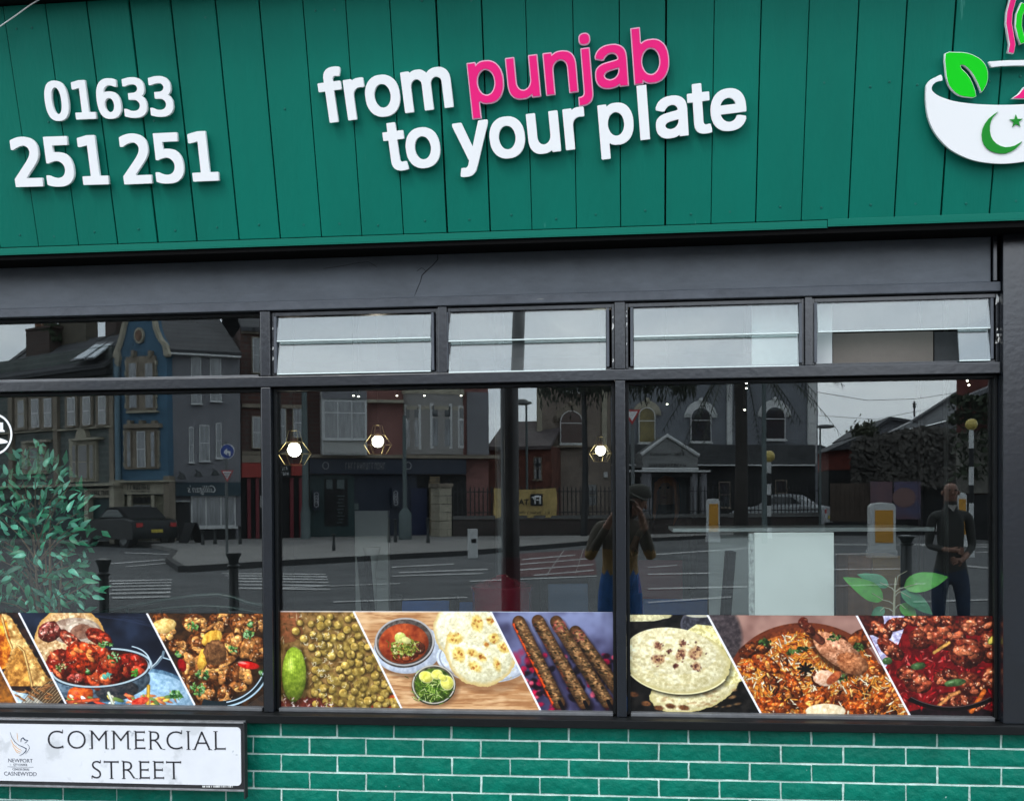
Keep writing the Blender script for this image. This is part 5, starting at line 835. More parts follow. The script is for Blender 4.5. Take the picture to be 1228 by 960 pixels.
# round column with dark red drum base
m_col=M('dark_column',(.030,.022,.024),rough=.35,var=.3,vs=4)
m_red=M('dark_red_lacquer',(.20,.008,.022),rough=.25,coat=.4)
def at(px,py,Y): return P(px,py,Y)
Yc=1.35; k=(Yc-CAM.y)/F; c=at(602,702,Yc); 
T=thing('drum_planter','low dark red round drum with a conical lid and steel pole behind the banner','drum',(c.x,Yc,ZI))
b=MB(); b.lathe((c.x,Yc,0),[(34*k,ZI),(36*k,c.z-.03),(38*k,c.z-.015),(38*k,c.z),(30*k,c.z+.014),(9*k,c.z+.045),(6*k,c.z+.06)],36); b.build('drum',m_red,T,smooth='auto')
b=MB(); b.tube((c.x-.006,Yc,c.z+.05),(c.x-.006,Yc,ZC-.002),6*k,n=14); b.build('pole',M('dull_steel',(.07,.07,.072),rough=.4,metal=.5),T,smooth='auto')
# black armchair frame beside the drum
m_chair=M('black_chair_wood',(.005,.005,.006),rough=.6,spec=.15)
m_blue=M('blue_upholstery',(.010,.085,.32),rough=.7,var=.2,vs=8)
m_redup=M('red_upholstery',(.16,.006,.02),rough=.6)
def chair(px,pw,ptop,Y,label,seat=m_blue,arm=True,ang=0,back=None,bm_=m_chair,cat='chair'):
    k=(Y-CAM.y)/F; c=at(px,ptop,Y); w_=pw*k/2; T=thing('dining_chair',label,cat,(c.x,Y,ZI),'chairs inside the restaurant'); zs=ZI+.45
    def rot(p): p=Vector(p)-Vector((c.x,Y,0)); a=R(ang); return Vector((c.x+p.x*math.cos(a)-p.y*math.sin(a),Y+p.x*math.sin(a)+p.y*math.cos(a),p.z))
    def bx(x0,x1,y0,y1,z0,z1,tilt=0):
        b=MB(); b.box(x0,x1,y0,y1,z0,z1); 
        for i,v in enumerate(b.v): b.v[i]=rot((v.x,v.y+tilt*(v.z-z0),v.z))
        return b
    for sx_,sy_ in ((-1,-1),(1,-1),(-1,1),(1,1)): bx(c.x+sx_*w_-.02,c.x+sx_*w_+.02,Y+sy_*.2-.02,Y+sy_*.2+.02,ZI,zs-.002).build('leg',m_chair,T)
    bx(c.x-w_-.01,c.x+w_+.01,Y-.22,Y+.22,zs,zs+.06).build('seat',seat,T,bevel=.01)
    top=c.z; 
    for s_ in (-1,1): bx(c.x+s_*w_-.018,c.x+s_*w_+.018,Y+.2,Y+.235,zs+.062,top,.08).build('back_post',m_chair,T)
    bx(c.x-w_+.02,c.x+w_-.02,Y+.205,Y+.228,zs+.12,top-.03,.08).build('backrest',back or m_chair,T,bevel=.006)
    if arm:
        for s_ in (-1,1):
            bx(c.x+s_*w_-.02,c.x+s_*w_+.02,Y-.21,Y+.195,zs+.20,zs+.225).build('armrest',m_chair,T,bevel=.004); bx(c.x+s_*w_-.018,c.x+s_*w_+.018,Y-.20,Y-.17,zs+.062,zs+.199).build('arm_post',m_chair,T)
    return T
chair(686,60,697,1.3,'black framed armchair between the red drum and the mullion',arm=True,ang=8,back=M('slate_blue_cushion',(.05,.085,.15),rough=.8))
chair(500,70,718,1.5,'blue seated chair low behind the middle pane above the naan picture',back=m_blue,arm=False,ang=0)
chair(568,60,720,1.9,'blue seated chair partly hidden by the red drum',back=m_blue,arm=False,ang=0)
chair(812,88,716,1.7,'blue seated chair behind the right pane above the flatbread picture',back=m_blue,arm=False)
chair(790,62,668,2.4,'red backed chair with black posts beside the person in jeans',seat=m_redup,back=m_redup,arm=False,ang=-4)
chair(806,18,661,1.0,'black chair seen edge on in front of the pale counter panel',arm=False,ang=-86)
chair(500,15,667,1.0,'black chair seen edge on in front of the pale wall panel',arm=False,ang=84)
# pale wall panel (door leaf) with urn
m_pale=M('pale_panel',(.50,.51,.50),rough=.7,var=.15,vs=2)
m_wh=M('white_panel',(.78,.79,.78),rough=.6,var=.07,vs=4)
Y=2.6; b=MB(); a=at(426,692,Y); c=at(465,612,Y); b.box(a.x,c.x,Y,Y+.05,ZI,c.z); o=b.build('pale_door',m_pale,None,bevel=.003); tag(o,'pale grey narrow door leaf standing inside left of centre','door')
Y=2.3; k=(Y-CAM.y)/F; c=at(446,656,Y); b=MB(); b.lathe((c.x,Y,0),[(5*k,ZI),(5.5*k,at(0,700,Y).z),(4.5*k,at(0,688,Y).z),(9*k,at(0,664,Y).z),(11*k,at(0,657,Y).z),(8*k,c.z)],18); o=b.build('urn',m_pale,None,smooth='auto'); tag(o,'pale urn on a tall foot in front of the narrow door leaf','urn')
# counter with a white top, pale front, white board
Y=1.25; a=at(850,637,Y); c=at(1113,637,Y); zt_=at(950,634,Y).z
T=thing('counter','serving counter with a thin white top and pale grey front panel','counter',((a.x+c.x)/2,Y,ZI))
b=MB(); b.box(at(806,636,Y).x,c.x,Y-.10,Y+.45,zt_-.010,zt_+.008); b.build('counter_top',m_wh,T,bevel=.002)
b=MB(); b.box(a.x,at(905,700,Y).x,Y,Y+.03,ZI,zt_-.011); b.build('front_panel',m_pale,T)
b=MB(); b.box(at(906,700,Y).x,c.x-.1,Y+.02,Y+.05,ZI,zt_-.011); b.build('front_panel',m_iwall,T)
Y=.42; a=at(905,737,Y); c=at(1000,638,Y)
T=thing('white_board','bright white board standing behind the glass above the biryani picture','board',(a.x,Y,ZI))
b=MB(); b.box(a.x,c.x,Y,Y+.02,ZI,c.z); b.build('board',m_wh,T,bevel=.002)
m_pat=M('patterned_edge',(.50,.52,.52),rough=.6,var=.65,vs=90,stretch=(1,1,.5)); a2=at(898,737,Y); b=MB(); b.box(a2.x,a.x-.001,Y+.002,Y+.018,ZI,c.z-.004); b.build('side_strip',m_pat,T)
# white pillar casing seen through the louvres, brown ceiling bulkhead behind
Y=.125; a=at(902,437,Y); c=at(998,360,Y); b=MB(); b.box(a.x,c.x,Y,Y+.02,at(950,448,Y).z,ZC-.002); o=b.build('white_blind_box',m_wh,None,bevel=.002); tag(o,'white boxed casing behind the louvres, directly above the white board','casing')
m_brown=M('brown_bulkhead',(.20,.17,.145),rough=.6,var=.25,vs=3)
Y=.13; a=at(999,436,Y); c=at(1119,399,Y); b=MB(); b.box(a.x,c.x,Y,Y+.25,a.z,c.z+.006); o=b.build('bulkhead',m_brown,None); tag(o,'brown painted bulkhead seen through the lower blade of the right louvre window','bulkhead')
Y=.14; a=at(1120.5,436,Y); c=at(1150,399,Y); b=MB(); b.box(a.x,c.x,Y,Y+.2,a.z,c.z+.006); o=b.build('bulkhead_end',M('dark_brown_bulkhead',(.045,.045,.048),rough=.6,var=.4,vs=9),None); tag(o,'dark upright block beside the brown bulkhead in the right louvre window','post')
Y=.6; b=MB(); b.box(at(1144,400,Y).x,at(1200,400,Y).x,Y,Y+.02,at(1170,436,Y).z,at(1170,399,Y).z); o=b.build('pale_blind',m_pale,None); tag(o,'pale grey blind at the far right louvre window','blind')
# wooden cabinet and post
m_wood=M('orange_wood',(.20,.075,.025),rough=.5,var=.4,vs=3,stretch=(6,6,.6)); m_wood2=M('ochre_wood',(.26,.13,.03),rough=.5,var=.3,vs=3)
Y=1.0; T=thing('cabinet','reddish brown and ochre wooden cabinet behind the broad leafed plant','cabinet',(at(1050,700,Y).x,Y,ZI))
b=MB(); b.box(at(1017,700,Y).x,at(1046,700,Y).x-.001,Y,Y+.3,ZI,at(1050,666,Y).z); b.build('door',m_wood,T,bevel=.003)
b=MB(); b.box(at(1046,700,Y).x+.001,at(1080,700,Y).x,Y,Y+.3,ZI,at(1050,666,Y).z); b.build('door',m_wood2,T,bevel=.003)
# slim frames visible in the dark (inner door frame, bright gaps)
m_steel=M('steel_frame',(.25,.26,.26),rough=.35,metal=.6)
Y=1.6
T=thing('inner_door_frame','slim steel door frame inside at the right of the right pane','door frame',(at(1136,700,Y).x,Y,ZI))
for px in (1105,1136): b=MB(); x=at(px,600,Y).x; b.box(x-.006,x+.006,Y,Y+.04,ZI,ZC-.003); b.build('post',m_steel if px==1136 else m_col,T)
Y=.16; x=at(1190,700,Y).x; 
# left pane: curved bench back
Y=.75; m_gb=M('dark_green_bench',(.005,.020,.016),rough=.3)
T=thing('curved_bench','dark curved bench back low behind the left pane','bench',(at(215,735,Y).x,Y,ZI))
b=MB(); pts=[at(x,y,Y+.0) for x,y in ((112,737),(140,730),(170,724),(200,718.5),(235,714),(262,712.5),(280,716),(296,722),(320,727))]; b.path(pts,.010,8); b.build('top_rail',m_gb,T,smooth=True)
b=MB(); pts=[at(x,y,Y) for x,y in ((130,741),(165,734),(200,729),(240,726),(276,728),(318,736))]; b.path(pts,.007,8); b.build('lower_rail',m_gb,T,smooth=True)
for px in (152,193,228,262,276): b=MB(); q=at(px,724,Y); b.tube((q.x,Y,ZI),(q.x,Y,q.z-.012),.007,n=8); b.build('spindle',m_gb,T)
# ------------------------------------------------------------------ plants
def leafmesh(mat,l,wd,fold=.25,curl=.2,n=5,wave=0,seed=0):
    rr=random.Random(seed); vs=[];fs=[]
    for i in range(n+1):
        t=i/n; ww=wd*(math.sin(math.pi*t**.75))**.8*(1-.12*t) if 0<t<1 else .0006; zc=curl*l*(t*t); wv=wave*l*math.sin(t*9+rr.random()*3)
        vs+= [(-ww,t*l,ww*fold*-1*-1+zc*-1+wv),(0,t*l,-zc),(ww,t*l,ww*fold-zc-wv)]
    for i in range(n):
        a=i*3; fs+=[(a,a+1,a+4,a+3),(a+1,a+2,a+5,a+4)]
    me=bpy.data.meshes.new('leaf'); me.from_pydata(vs,[],fs); me.materials.append(mat); me.polygons.foreach_set('use_smooth',[True]*len(me.polygons)); me.update(); return me
mlv=[M('leaf_green_highlight',(.15,.52,.36),rough=.25,var=.2,vs=20),M('leaf_green_a',(.03,.27,.13),rough=.35,var=.3,vs=20),M('leaf_green_b',(.05,.38,.20),rough=.3,var=.25,vs=20),M('leaf_green_c',(.012,.14,.08),rough=.4,var=.3,vs=20)]  # the mint green paints highlights as paler leaves among the others
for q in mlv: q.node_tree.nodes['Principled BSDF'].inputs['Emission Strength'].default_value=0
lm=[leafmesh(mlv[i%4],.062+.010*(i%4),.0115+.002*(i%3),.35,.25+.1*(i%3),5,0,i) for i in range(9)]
Y=.42; base=at(50,800,Y); base.z=ZI
T=thing('artificial_tree','bushy artificial tree with narrow blue green leaves behind the left pane','plant',(base.x,Y,ZI))
m_bark=M('twig_bark',(.16,.10,.06),rough=.8)
rp=random.Random(21)
for k_,(tx,ty) in enumerate(((40,640),(60,600),(75,660))):
    b=MB(); t0=base+Vector((.02*k_-.02,.02*k_,0)); t1=at(tx,ty,Y+.03*k_); b.path([t0,t0.lerp(t1,.35)+Vector((.02*(k_-1),0,0)),t0.lerp(t1,.7)+Vector((-.015*(k_-1),.01,0)),t1],[.012,.010,.007,.003],7); b.build('stem',m_bark,T,smooth=True)
def inshape(x,y):
    # outline of the crown in view
    if y<600: return abs(x-44)<(y-520)*.75+6
    return -40<x<112+9*math.sin(y*.11)+5*math.sin(y*.33)
nl=0; stuffm=MB()
tips=[]
while nl<285:
    x,y=rp.uniform(-30,128),rp.uniform(528,742)
    if not inshape(x,y): continue
    if x>100 and rp.random()<.45: continue
    if 680<y<742 and rp.random()<.35: continue
    yy=Y+rp.uniform(-.26,.22) if y>600 else Y+rp.uniform(-.12,.12)
    q=at(x,y,yy)
    ang=math.atan2((y-660)*-1,(x-45)) if rp.random()<.6 else rp.uniform(0,6.28)
    # point the leaf outward from the middle with jitter; keep faces turned to the light
    d=Vector((math.cos(ang)+rp.uniform(-.5,.5),rp.uniform(-.7,.3),math.sin(ang)+rp.uniform(-.2,.5))).normalized()
    nrm=Vector((rp.uniform(-.5,.5),-1,rp.uniform(.0,1.0))).normalized(); s_=d.cross(nrm).normalized(); n2=s_.cross(d)
    mw=Matrix((s_,d,n2)).transposed(); e_=mw.to_euler()
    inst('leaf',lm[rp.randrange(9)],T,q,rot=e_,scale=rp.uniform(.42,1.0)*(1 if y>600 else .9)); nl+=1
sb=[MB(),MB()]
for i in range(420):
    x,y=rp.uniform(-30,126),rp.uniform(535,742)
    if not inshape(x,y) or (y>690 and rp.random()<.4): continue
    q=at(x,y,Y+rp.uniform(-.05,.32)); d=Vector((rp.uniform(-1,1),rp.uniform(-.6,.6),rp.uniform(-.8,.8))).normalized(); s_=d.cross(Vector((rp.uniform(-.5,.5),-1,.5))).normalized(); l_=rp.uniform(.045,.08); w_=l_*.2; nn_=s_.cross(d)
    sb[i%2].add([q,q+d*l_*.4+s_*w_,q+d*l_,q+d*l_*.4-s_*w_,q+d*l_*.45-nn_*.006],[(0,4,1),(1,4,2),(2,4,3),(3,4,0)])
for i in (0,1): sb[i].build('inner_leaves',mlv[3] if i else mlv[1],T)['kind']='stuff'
tw=MB()
for i in range(46):
    x,y=rp.uniform(-20,115),rp.uniform(560,735)
    if not inshape(x,y): continue
    q=at(x,y,Y+rp.uniform(-.15,.12)); q0=at(48+rp.uniform(-8,8),min(742,y+rp.uniform(20,60)),Y+.03); tw.path([q0,(q0+q)/2+Vector((0,0,.02)),q],[.004,.003,.0015],5)
tw.build('twig',m_bark,T)['kind']='stuff'
# broad-leaved plant at the right
m_big=[M('broad_leaf_a',(.06,.33,.02),rough=.4,var=.5,vs=12),M('broad_leaf_b',(.03,.20,.09),rough=.35,var=.3,vs=12)]
m_stem=M('pale_stem',(.40,.36,.25),rough=.7)
Y=.30; b0=at(1072,760,Y); b0.z=ZI
T=thing('potted_plant','small plant with a few broad green leaves behind the right pane','plant',(b0.x,Y,ZI))
b=MB(); b.lathe((b0.x,Y,ZI),[(.05,0),(.075,.14),(.08,.15)],18); b.build('pot',m_chair,T,smooth='auto')
b=MB(); b.path([b0+Vector((0,0,.13)),at(1071,760,Y),at(1072,735,Y),at(1073,706,Y),at(1074,692,Y)],[.006,.006,.005,.0035,.002],8); b.path([at(1073,708,Y),at(1077,690,Y),at(1088,684,Y)],[.002,.0014,.0008],6); b.build('stem',m_stem,T,smooth=True)
def big(a,c,w_,mat,roll=0,fold=.25,curl=.15):
    A=at(a[0],a[1],Y+a[2]); C=at(c[0],c[1],Y+c[2]); d=(C-A); l=d.length; d.normalize(); nrm=Vector((roll,-1,.55)).normalized(); s_=d.cross(nrm).normalized(); n2=s_.cross(d)
    me=leafmesh(mat,l,w_,fold,curl,10,.012,int(a[0])); mw=Matrix((s_,d,n2)).transposed()
    me.materials.append(m_stem); o=inst('leaf',me,T,A,rot=mw.to_euler())
    b=MB(); b.path([at(1073,min(a[1]+6,735),Y),(A+at(1073,a[1]+3,Y))/2,A,A.lerp(C,.3)-Vector((0,.002,0)),],[.0025,.002,.0018,.001],6); b.build('leaf_stalk',m_stem,T)
big((1059,719,0),(1015,691,-.03),.040,m_big[0],-.3); big((1066,703,.02),(1030,686,.03),.030,m_big[1],.2); big((1084,704,0),(1137,689,-.03),.042,m_big[0],.3); big((1080,709,-.01),(1121,734,-.04),.036,m_big[1],.1); big((1080,724,0),(1100,742,-.03),.030,m_big[0]); big((1060,728,0),(1044,742,.0),.022,m_big[1])

# ================================================================== THE STREET BEHIND THE VIEWER (seen mirrored in the glass)
# laid out where it stands: "V" points are the mirror images of the real places; MB(mirror=True) puts them back
ZG=.22
def VG(px,py,z=None):
    d=ray(px,py); t=((ZG if z is None else z)-CAM.z)/d.z; return CAM+d*t
def VD(px,py,D): return P(px,py,D-3.9)
def real(v): return Vector((v.x,.11-v.y,v.z))
MBm=lambda: MB(True)
class Fac:
    """vertical wall through two ground points given by where their feet are seen"""
    def __init__(s,a,b,za=None):
        A=VG(*a);B=VG(*b); s.A=Vector((A.x,A.y,0)); u=B-A; u.z=0; s.L=u.length; s.U=u.normalized(); s.N=Vector((s.U.y,-s.U.x,0))
        if s.N.y>0: s.N=-s.N
    def uz(s,px,py,o=0):
        q=hit(px,py,s.A+s.N*o,s.N); return (q-s.A).dot(s.U),q.z
    def p(s,u,z,o=0): return s.A+s.U*u+s.N*o+Vector((0,0,z))
    def box(s,mb,u0,u1,z0,z1,o0,o1): mb.obox(s.p(u0,z0,o0),s.U*(u1-u0),s.N*(o1-o0),(0,0,z1-z0))
    def pbox(s,mb,x0,y0,x1,y1,o0,o1):
        u0=s.uz(x0,(y0+y1)/2,o1)[0];u1=s.uz(x1,(y0+y1)/2,o1)[0];z1=s.uz((x0+x1)/2,y0,o1)[1];z0=s.uz((x0+x1)/2,y1,o1)[1]; s.box(mb,u0,u1,z0,z1,o0,o1); return u0,u1,z0,z1
    def part(s,name,mat,par,x0,y0,x1,y1,o0,o1,**k):
        b=MBm(); s.pbox(b,x0,y0,x1,y1,o0,o1); return b.build(name,mat,par,**k)
    def ppoly(s,name,mat,par,pts,o0,o1):
        b=MBm(); b.prism([s.p(*s.uz(x,y,o1),o0) for x,y in pts],s.N*(o1-o0)); return b.build(name,mat,par)
    def arch(s,mb,x0,y0,x1,y1,o0,o1,flat=0,n=10):
        """round-headed slab"""
        u0=s.uz(x0,(y0+y1)/2,o1)[0];u1=s.uz(x1,(y0+y1)/2,o1)[0];z1=s.uz((x0+x1)/2,y0,o1)[1];z0=s.uz((x0+x1)/2,y1,o1)[1]; r=(u1-u0)/2; zc=z1-r if not flat else z1-r*.5; rv=z1-zc
        pts=[(u0,z0),(u1,z0)]+[((u0+u1)/2+r*math.cos(math.pi*i/n),zc+rv*math.sin(math.pi*i/n)) for i in range(n+1)]
        mb.prism([s.p(u,z,o0) for u,z in pts],s.N*(o1-o0)); return u0,u1,z0,z1
    def text(s,t,mat,par,x0,y0,x1,y1,o,**k):
        if t.startswith('~'):      # lettering too small to read in the photograph: only its strokes
            rt=random.Random(len(t)+int(x0)); b=MBm(); n=int(t[1:]); st=(x1-x0)/n
            for i in range(n):
                xa=x0+st*i; w_=st*.16; ya,yb=y0,y1
                if rt.random()<.1: continue
                s.pbox(b,xa+st*.1,ya,xa+st*.1+w_,yb,o,o+.01)
                q=rt.random()
                if q<.6: s.pbox(b,xa+st*.62,ya,xa+st*.62+w_,yb,o,o+.01)
                if q<.75: yy=rt.choice((ya,(ya+yb)/2,yb-(yb-ya)*.2)); s.pbox(b,xa+st*.1+w_*1.02,yy,xa+st*.60,yy+(yb-ya)*.2,o,o+.01)
                if q>.5: s.pbox(b,xa+st*.1+w_*1.02,ya,xa+st*.60,ya+(yb-ya)*.18,o+.0101,o+.012)
            ob=b.build('lettering',mat,par); ob['kind']='stuff'; return
        # real-world reader faces the wall: text runs against U in the mirror image
        u0,z0=s.uz(x1,y1,o); u1,z1=s.uz(x0,y0,o); O=real(s.p(u0,z0,o)); Xd=real(s.p(u1,z0,o))-O; X=Xd.normalized(); textbox(t,'lettering',mat,par,O,X,(0,0,1),Xd.length,abs(z1-z0),.01,.01,**k)
    def loc(s,px,py): v=VG(px,py); return real(v)
m_gl=M('dark_window_glass',(.03,.035,.04),rough=.05,spec=1)
m_gl2=M('curtain_sky_glass',(.26,.27,.28),rough=.08,spec=1,var=.6,vs=3,stretch=(5,5,.6))  # pale tone stands for curtains and for sky reflected in the panes
m_wf=M('white_window_frame',(.60,.61,.60),rough=.6)
m_cream=M('cream_stone',(.40,.365,.28),rough=.9,var=.3,vs=3)
m_tan=M('tan_stone',(.25,.21,.16),rough=.9,var=.3,vs=3)
m_tanwall=M('tan_render',(.24,.195,.16),rough=.9,var=.35,vs=1.2)
m_slate=brickmat('slate_roof',(.085,.09,.098),(.11,.112,.118),(.04,.04,.045),rows=.22,bw=.32,msize=.018)
m_stoneA=brickmat('dark_rubble_stone',(.15,.185,.17),(.10,.125,.115),(.20,.21,.20),rows=.2,bw=.45,msize=.03)
m_blueR=M('blue_render',(.070,.155,.235),rough=.85,var=.25,vs=.8)
m_greyR=M('grey_render',(.20,.20,.215),rough=.9,var=.15,vs=.6)
m_chgrey=M('church_render',(.175,.188,.208),rough=.9,var=.25,vs=.7)
m_rbrick=brickmat('dull_red_brick',(.15,.062,.045),(.11,.05,.040),(.13,.11,.10),rows=.15,bw=.45,msize=.02)
m_rrend=M('dull_red_render',(.25,.115,.10),rough=.9,var=.25,vs=1)
m_dgreen=M('dark_green_shop_paint',(.010,.035,.036),rough=.5)
m_dnavy=M('dark_navy_shop_paint',(.008,.016,.035),rough=.5)
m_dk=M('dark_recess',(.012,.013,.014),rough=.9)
m_sred=M('dark_red_shop_paint',(.30,.02,.012),rough=.5)
m_pipe=M('downpipe_paint',(.03,.035,.035),rough=.6)
def window(f,par,x0,y0,x1,y1,fr=m_wf,gl=m_gl2,cols=1,rows=2,surround=None,sw=2.2,o=0,arch=False,fw=.9,split=None,sill=True):
    """window > pane ; optional stone surround"""
    if surround:
        b=MBm()
        if arch: f.arch(b,x0-sw,y0-sw,x1+sw,y1,o,o+.08)
        else: f.pbox(b,x0-sw,y0-sw,x1+sw,y1+sw*.7,o,o+.08)
        b.build('surround',surround,par)
    b=MBm(); oo=o+(.085 if surround else .005)
    if arch: u0,u1,z0,z1=f.arch(b,x0,y0,x1,y1,oo,oo+.03)
    else: u0,u1,z0,z1=f.pbox(b,x0,y0,x1,y1,oo,oo+.03)
    fw_=(u1-u0)/(x1-x0)*fw
    w_=b.build('window',fr,par)
    b=MBm(); n=0
    zz=[z0+fw_,z1-fw_]
    cuts=[z0+(z1-z0)*k/rows for k in range(1,rows)] if split is None else [z0+(z1-z0)*split]
    zb=[z0]+cuts+[z1]
    for j in range(len(zb)-1):
        for i in range(cols):
            a=u0+(u1-u0)*i/cols+fw_*(1 if i==0 else .5); c=u0+(u1-u0)*(i+1)/cols-fw_*(1 if i==cols-1 else .5)
            b=MBm()
            if arch and j==len(zb)-2:
                r=(u1-u0)/2-fw_; zc=z1-(u1-u0)/2; pts=[(u0+fw_,max(zb[j]+fw_*.5,z0)),(u1-fw_,max(zb[j]+fw_*.5,z0))]+[((u0+u1)/2+r*math.cos(math.pi*k/10),max(zc,zb[j])+r*math.sin(math.pi*k/10)) for k in range(11)]
                b.prism([f.p(u,z,oo+.031) for u,z in pts],f.N*.006)
            else: f.box(b,a,c,zb[j]+fw_*(1 if j==0 else .5),zb[j+1]-fw_*(1 if j==len(zb)-2 else .5),oo+.031,oo+.037)
            b.build('pane',gl,w_)
    if sill:
        b=MBm(); f.box(b,u0-fw_,u1+fw_,z0-fw_*1.6,z0-.002,oo,oo+.14); b.build('sill',surround or fr,w_)
    return w_
def body(f,par,x0,ytop,x1,mat,depth=7,name='wall',z0=None):
    u0=f.uz(x0,600)[0];u1=f.uz(x1,600)[0];z1=f.uz((x0+x1)/2,ytop)[1]; b=MBm(); f.box(b,u0,u1,ZG-.3,z1,-depth,0); b.build(name,mat,par); return u0,u1,z1
def roof(f,par,u0,u1,z1,rise,depth,mat=m_slate,over=.3,name='roof',thick=.15):
    b=MBm(); h=depth/2
    b.prism([f.p(u0,z1,over),f.p(u0,z1+rise,-h),f.p(u0,z1+rise-thick,-h),f.p(u0,z1-thick,over)],f.U*(u1-u0))
    b.prism([f.p(u0,z1+rise,-h),f.p(u0,z1,-depth-over),f.p(u0,z1-thick,-depth-over),f.p(u0,z1+rise-thick,-h)],f.U*(u1-u0))
    return b.build(name,mat,par)
# ------------------------------------------------------------------ ground
m_road=M('worn_asphalt',(.075,.080,.083),rough=.85,var=.3,vs=1.2,bump=.3,bs=60)
m_paveN=brickmat('paving_slabs_near',(.24,.235,.225),(.20,.2,.19),(.12,.12,.11),rows=.4,bw=.6,msize=.012)
m_paveF=M('paving_far',(.20,.195,.185),rough=.9,var=.25,vs=.8)
m_kerb=M('granite_kerb',(.13,.13,.13),rough=.8)
m_mark=M('road_paint_white',(.46,.46,.45),rough=.8,var=.55,vs=2.2)
m_redt=M('red_road_surface',(.10,.042,.042),rough=.9,var=.3,vs=2)
b=MB(); X0,X1=-300,300
for (ya,za),(yb,zb_) in (((.35,-.06),(-2.4,-.06)),((-2.4,-.06),(-3.0,-.06)),):
    pass
prof=[(.35,-.30),(-6.4,-.30),(-8.6,ZG),(-400,ZG)]
b=MB(); vs=[];fs=[]
ys=[60,.0,-5.6,-6.8,-8.4,-20,-60,-400]; zs=[-.12,-.12,-.12,0.02,ZG,ZG,ZG,ZG]
nx=40
for y_,z_ in zip(ys,zs):
    for i in range(nx+1): vs.append((-300+600*i/nx,y_,z_))
for j in range(len(ys)-1):
    for i in range(nx): a=j*(nx+1)+i; fs.append((a,a+1,a+nx+2,a+nx+1))
b.add(vs,fs); o=b.build('road',m_road,None); tag(o,kind='structure'); road=o; WL[road]=Vector((0,0,0))
b=MB(); b.box(-30,30,-5.35,-.001,-.4,0); o=b.build('pavement',m_paveN,None); tag(o,kind='structure')
b=MB(); b.box(-30,30,-5.5,-5.352,-.4,.002); o=b.build('kerb',m_kerb,None,bevel=.01); tag(o,kind='structure')
def gpoly(name,pts,mat,h0,h1,kind='structure',par=None):
    q=[VG(*p_) for p_ in pts]; b=MBm(); b.prism([Vector((v.x,v.y,ZG+h0)) for v in q],(0,0,h1-h0)); o=b.build(name,mat,par)
    if kind and par is None: o['kind']=kind
    return o
far=[(214,664),(206,675),(222,685.5),(320,679),(440,672),(553,666),(640,658.5),(711,652),(846,645.5),(1000,641.5),(1240,640),(1400,640)]
q=[VG(*p_) for p_ in far]; back=[Vector((q[-1].x+30,q[-1].y+60,0)),Vector((q[0].x-40,q[0].y+60,0)),Vector((q[0].x-8,q[0].y+12,0))]
b=MBm(); b.prism([Vector((v.x,v.y,ZG-.2)) for v in q+back],(0,0,.32)); o=b.build('far_pavement',m_paveF,None); o['kind']='structure'
b=MBm()
for a,c in zip(q[:-1],q[1:]):
    d=(c-a); d.z=0; n_=Vector((d.y,-d.x,0)).normalized(); n_=n_ if n_.y<0 else -n_; b.obox(Vector((a.x,a.y,ZG-.2)),Vector((d.x,d.y,0)),n_*.14,(0,0,.325))
o=b.build('far_kerb',M('dark_kerb',(.035,.036,.036),rough=.9),None); o['kind']='structure'
# left terrace pavement
fA=Fac((0,648.3),(137,652))
b=MBm(); fA.box(b,-40,fA.L+.3,ZG-.2,ZG+.12,-8,2.2); o=b.build('terrace_pavement',m_paveF,None); o['kind']='structure'
gpoly('red_road_surface',[(612,692),(618,664),(712,658),(716,689)],m_redt,.002,.006)
# markings (each a stripe lying on the road)
def mark(x0,y0,x1,y1,t=1.2,h=.010):
    q=[VG(x0,y0-t/2),VG(x1,y1-t/2),VG(x1,y1+t/2),VG(x0,y0+t/2)]; b=MBm(); b.prism([Vector((v.x,v.y,ZG+.008)) for v in q],(0,0,.004)); b.build('road_marking',m_mark,road)
for i,y_ in enumerate((696,699.2,702.8,706.8,711.3,716.3)): mark(131+(i%2)*3,y_+1,206-i*.5,y_-.6,1.4+.12*i)
for i,y_ in enumerate((687.5,690.3,693.5,697,701,705.4)): mark(266+i*4,y_,391+i*1,y_+1.5+.8*i*0,1.2+.12*i)
for a in ((149,662.6,224,665.4,.9),(131,676,197,671,1.1),(150,679.5,250,671,.9),(335,705,480,700,.8),(470,680.5,544,676.5,1.2),(478,687,585,683,1.4),(470,691,580,688,1.2),(563,697.5,716,691,1.2),(619,684,712,677,1.3),(622,677,706,670,1.1),(626,671,690,665.5,1.1),(640,690,712,684,1.2),
          (777,665.5,905,657,1.3),(777,680.6,812,678,1.2),(777,689,851,687.5,1.4),(777,706.5,896,704,1.7),(777,723,877,716.5,1.8),(1000,653,1192,653,1.0),(1000,665,1048,663.5,1.1),(1105,654,1192,656,1.2),(1000,683,1090,682,1.3),(1160,679,1192,682,1.6),(1000,703,1110,700,1.3),(1095,722,1192,719,1.6),(1140,663,1192,662,1),(400,722,560,717,1.3)): mark(*a)
mark(676,660,655,690,1.4); mark(700,658,690,689,1.6)
# ------------------------------------------------------------------ terrace A (dark stone, receding to the left)
T=thing('stone_terrace','dark stone terrace with slate roof and skylights reflected in the left pane','building',fA.loc(60,650))
u0,u1,z1=body(fA,T,-140,434.0,136,m_stoneA,3.4); z1=fA.uz(136,436.5)[1]

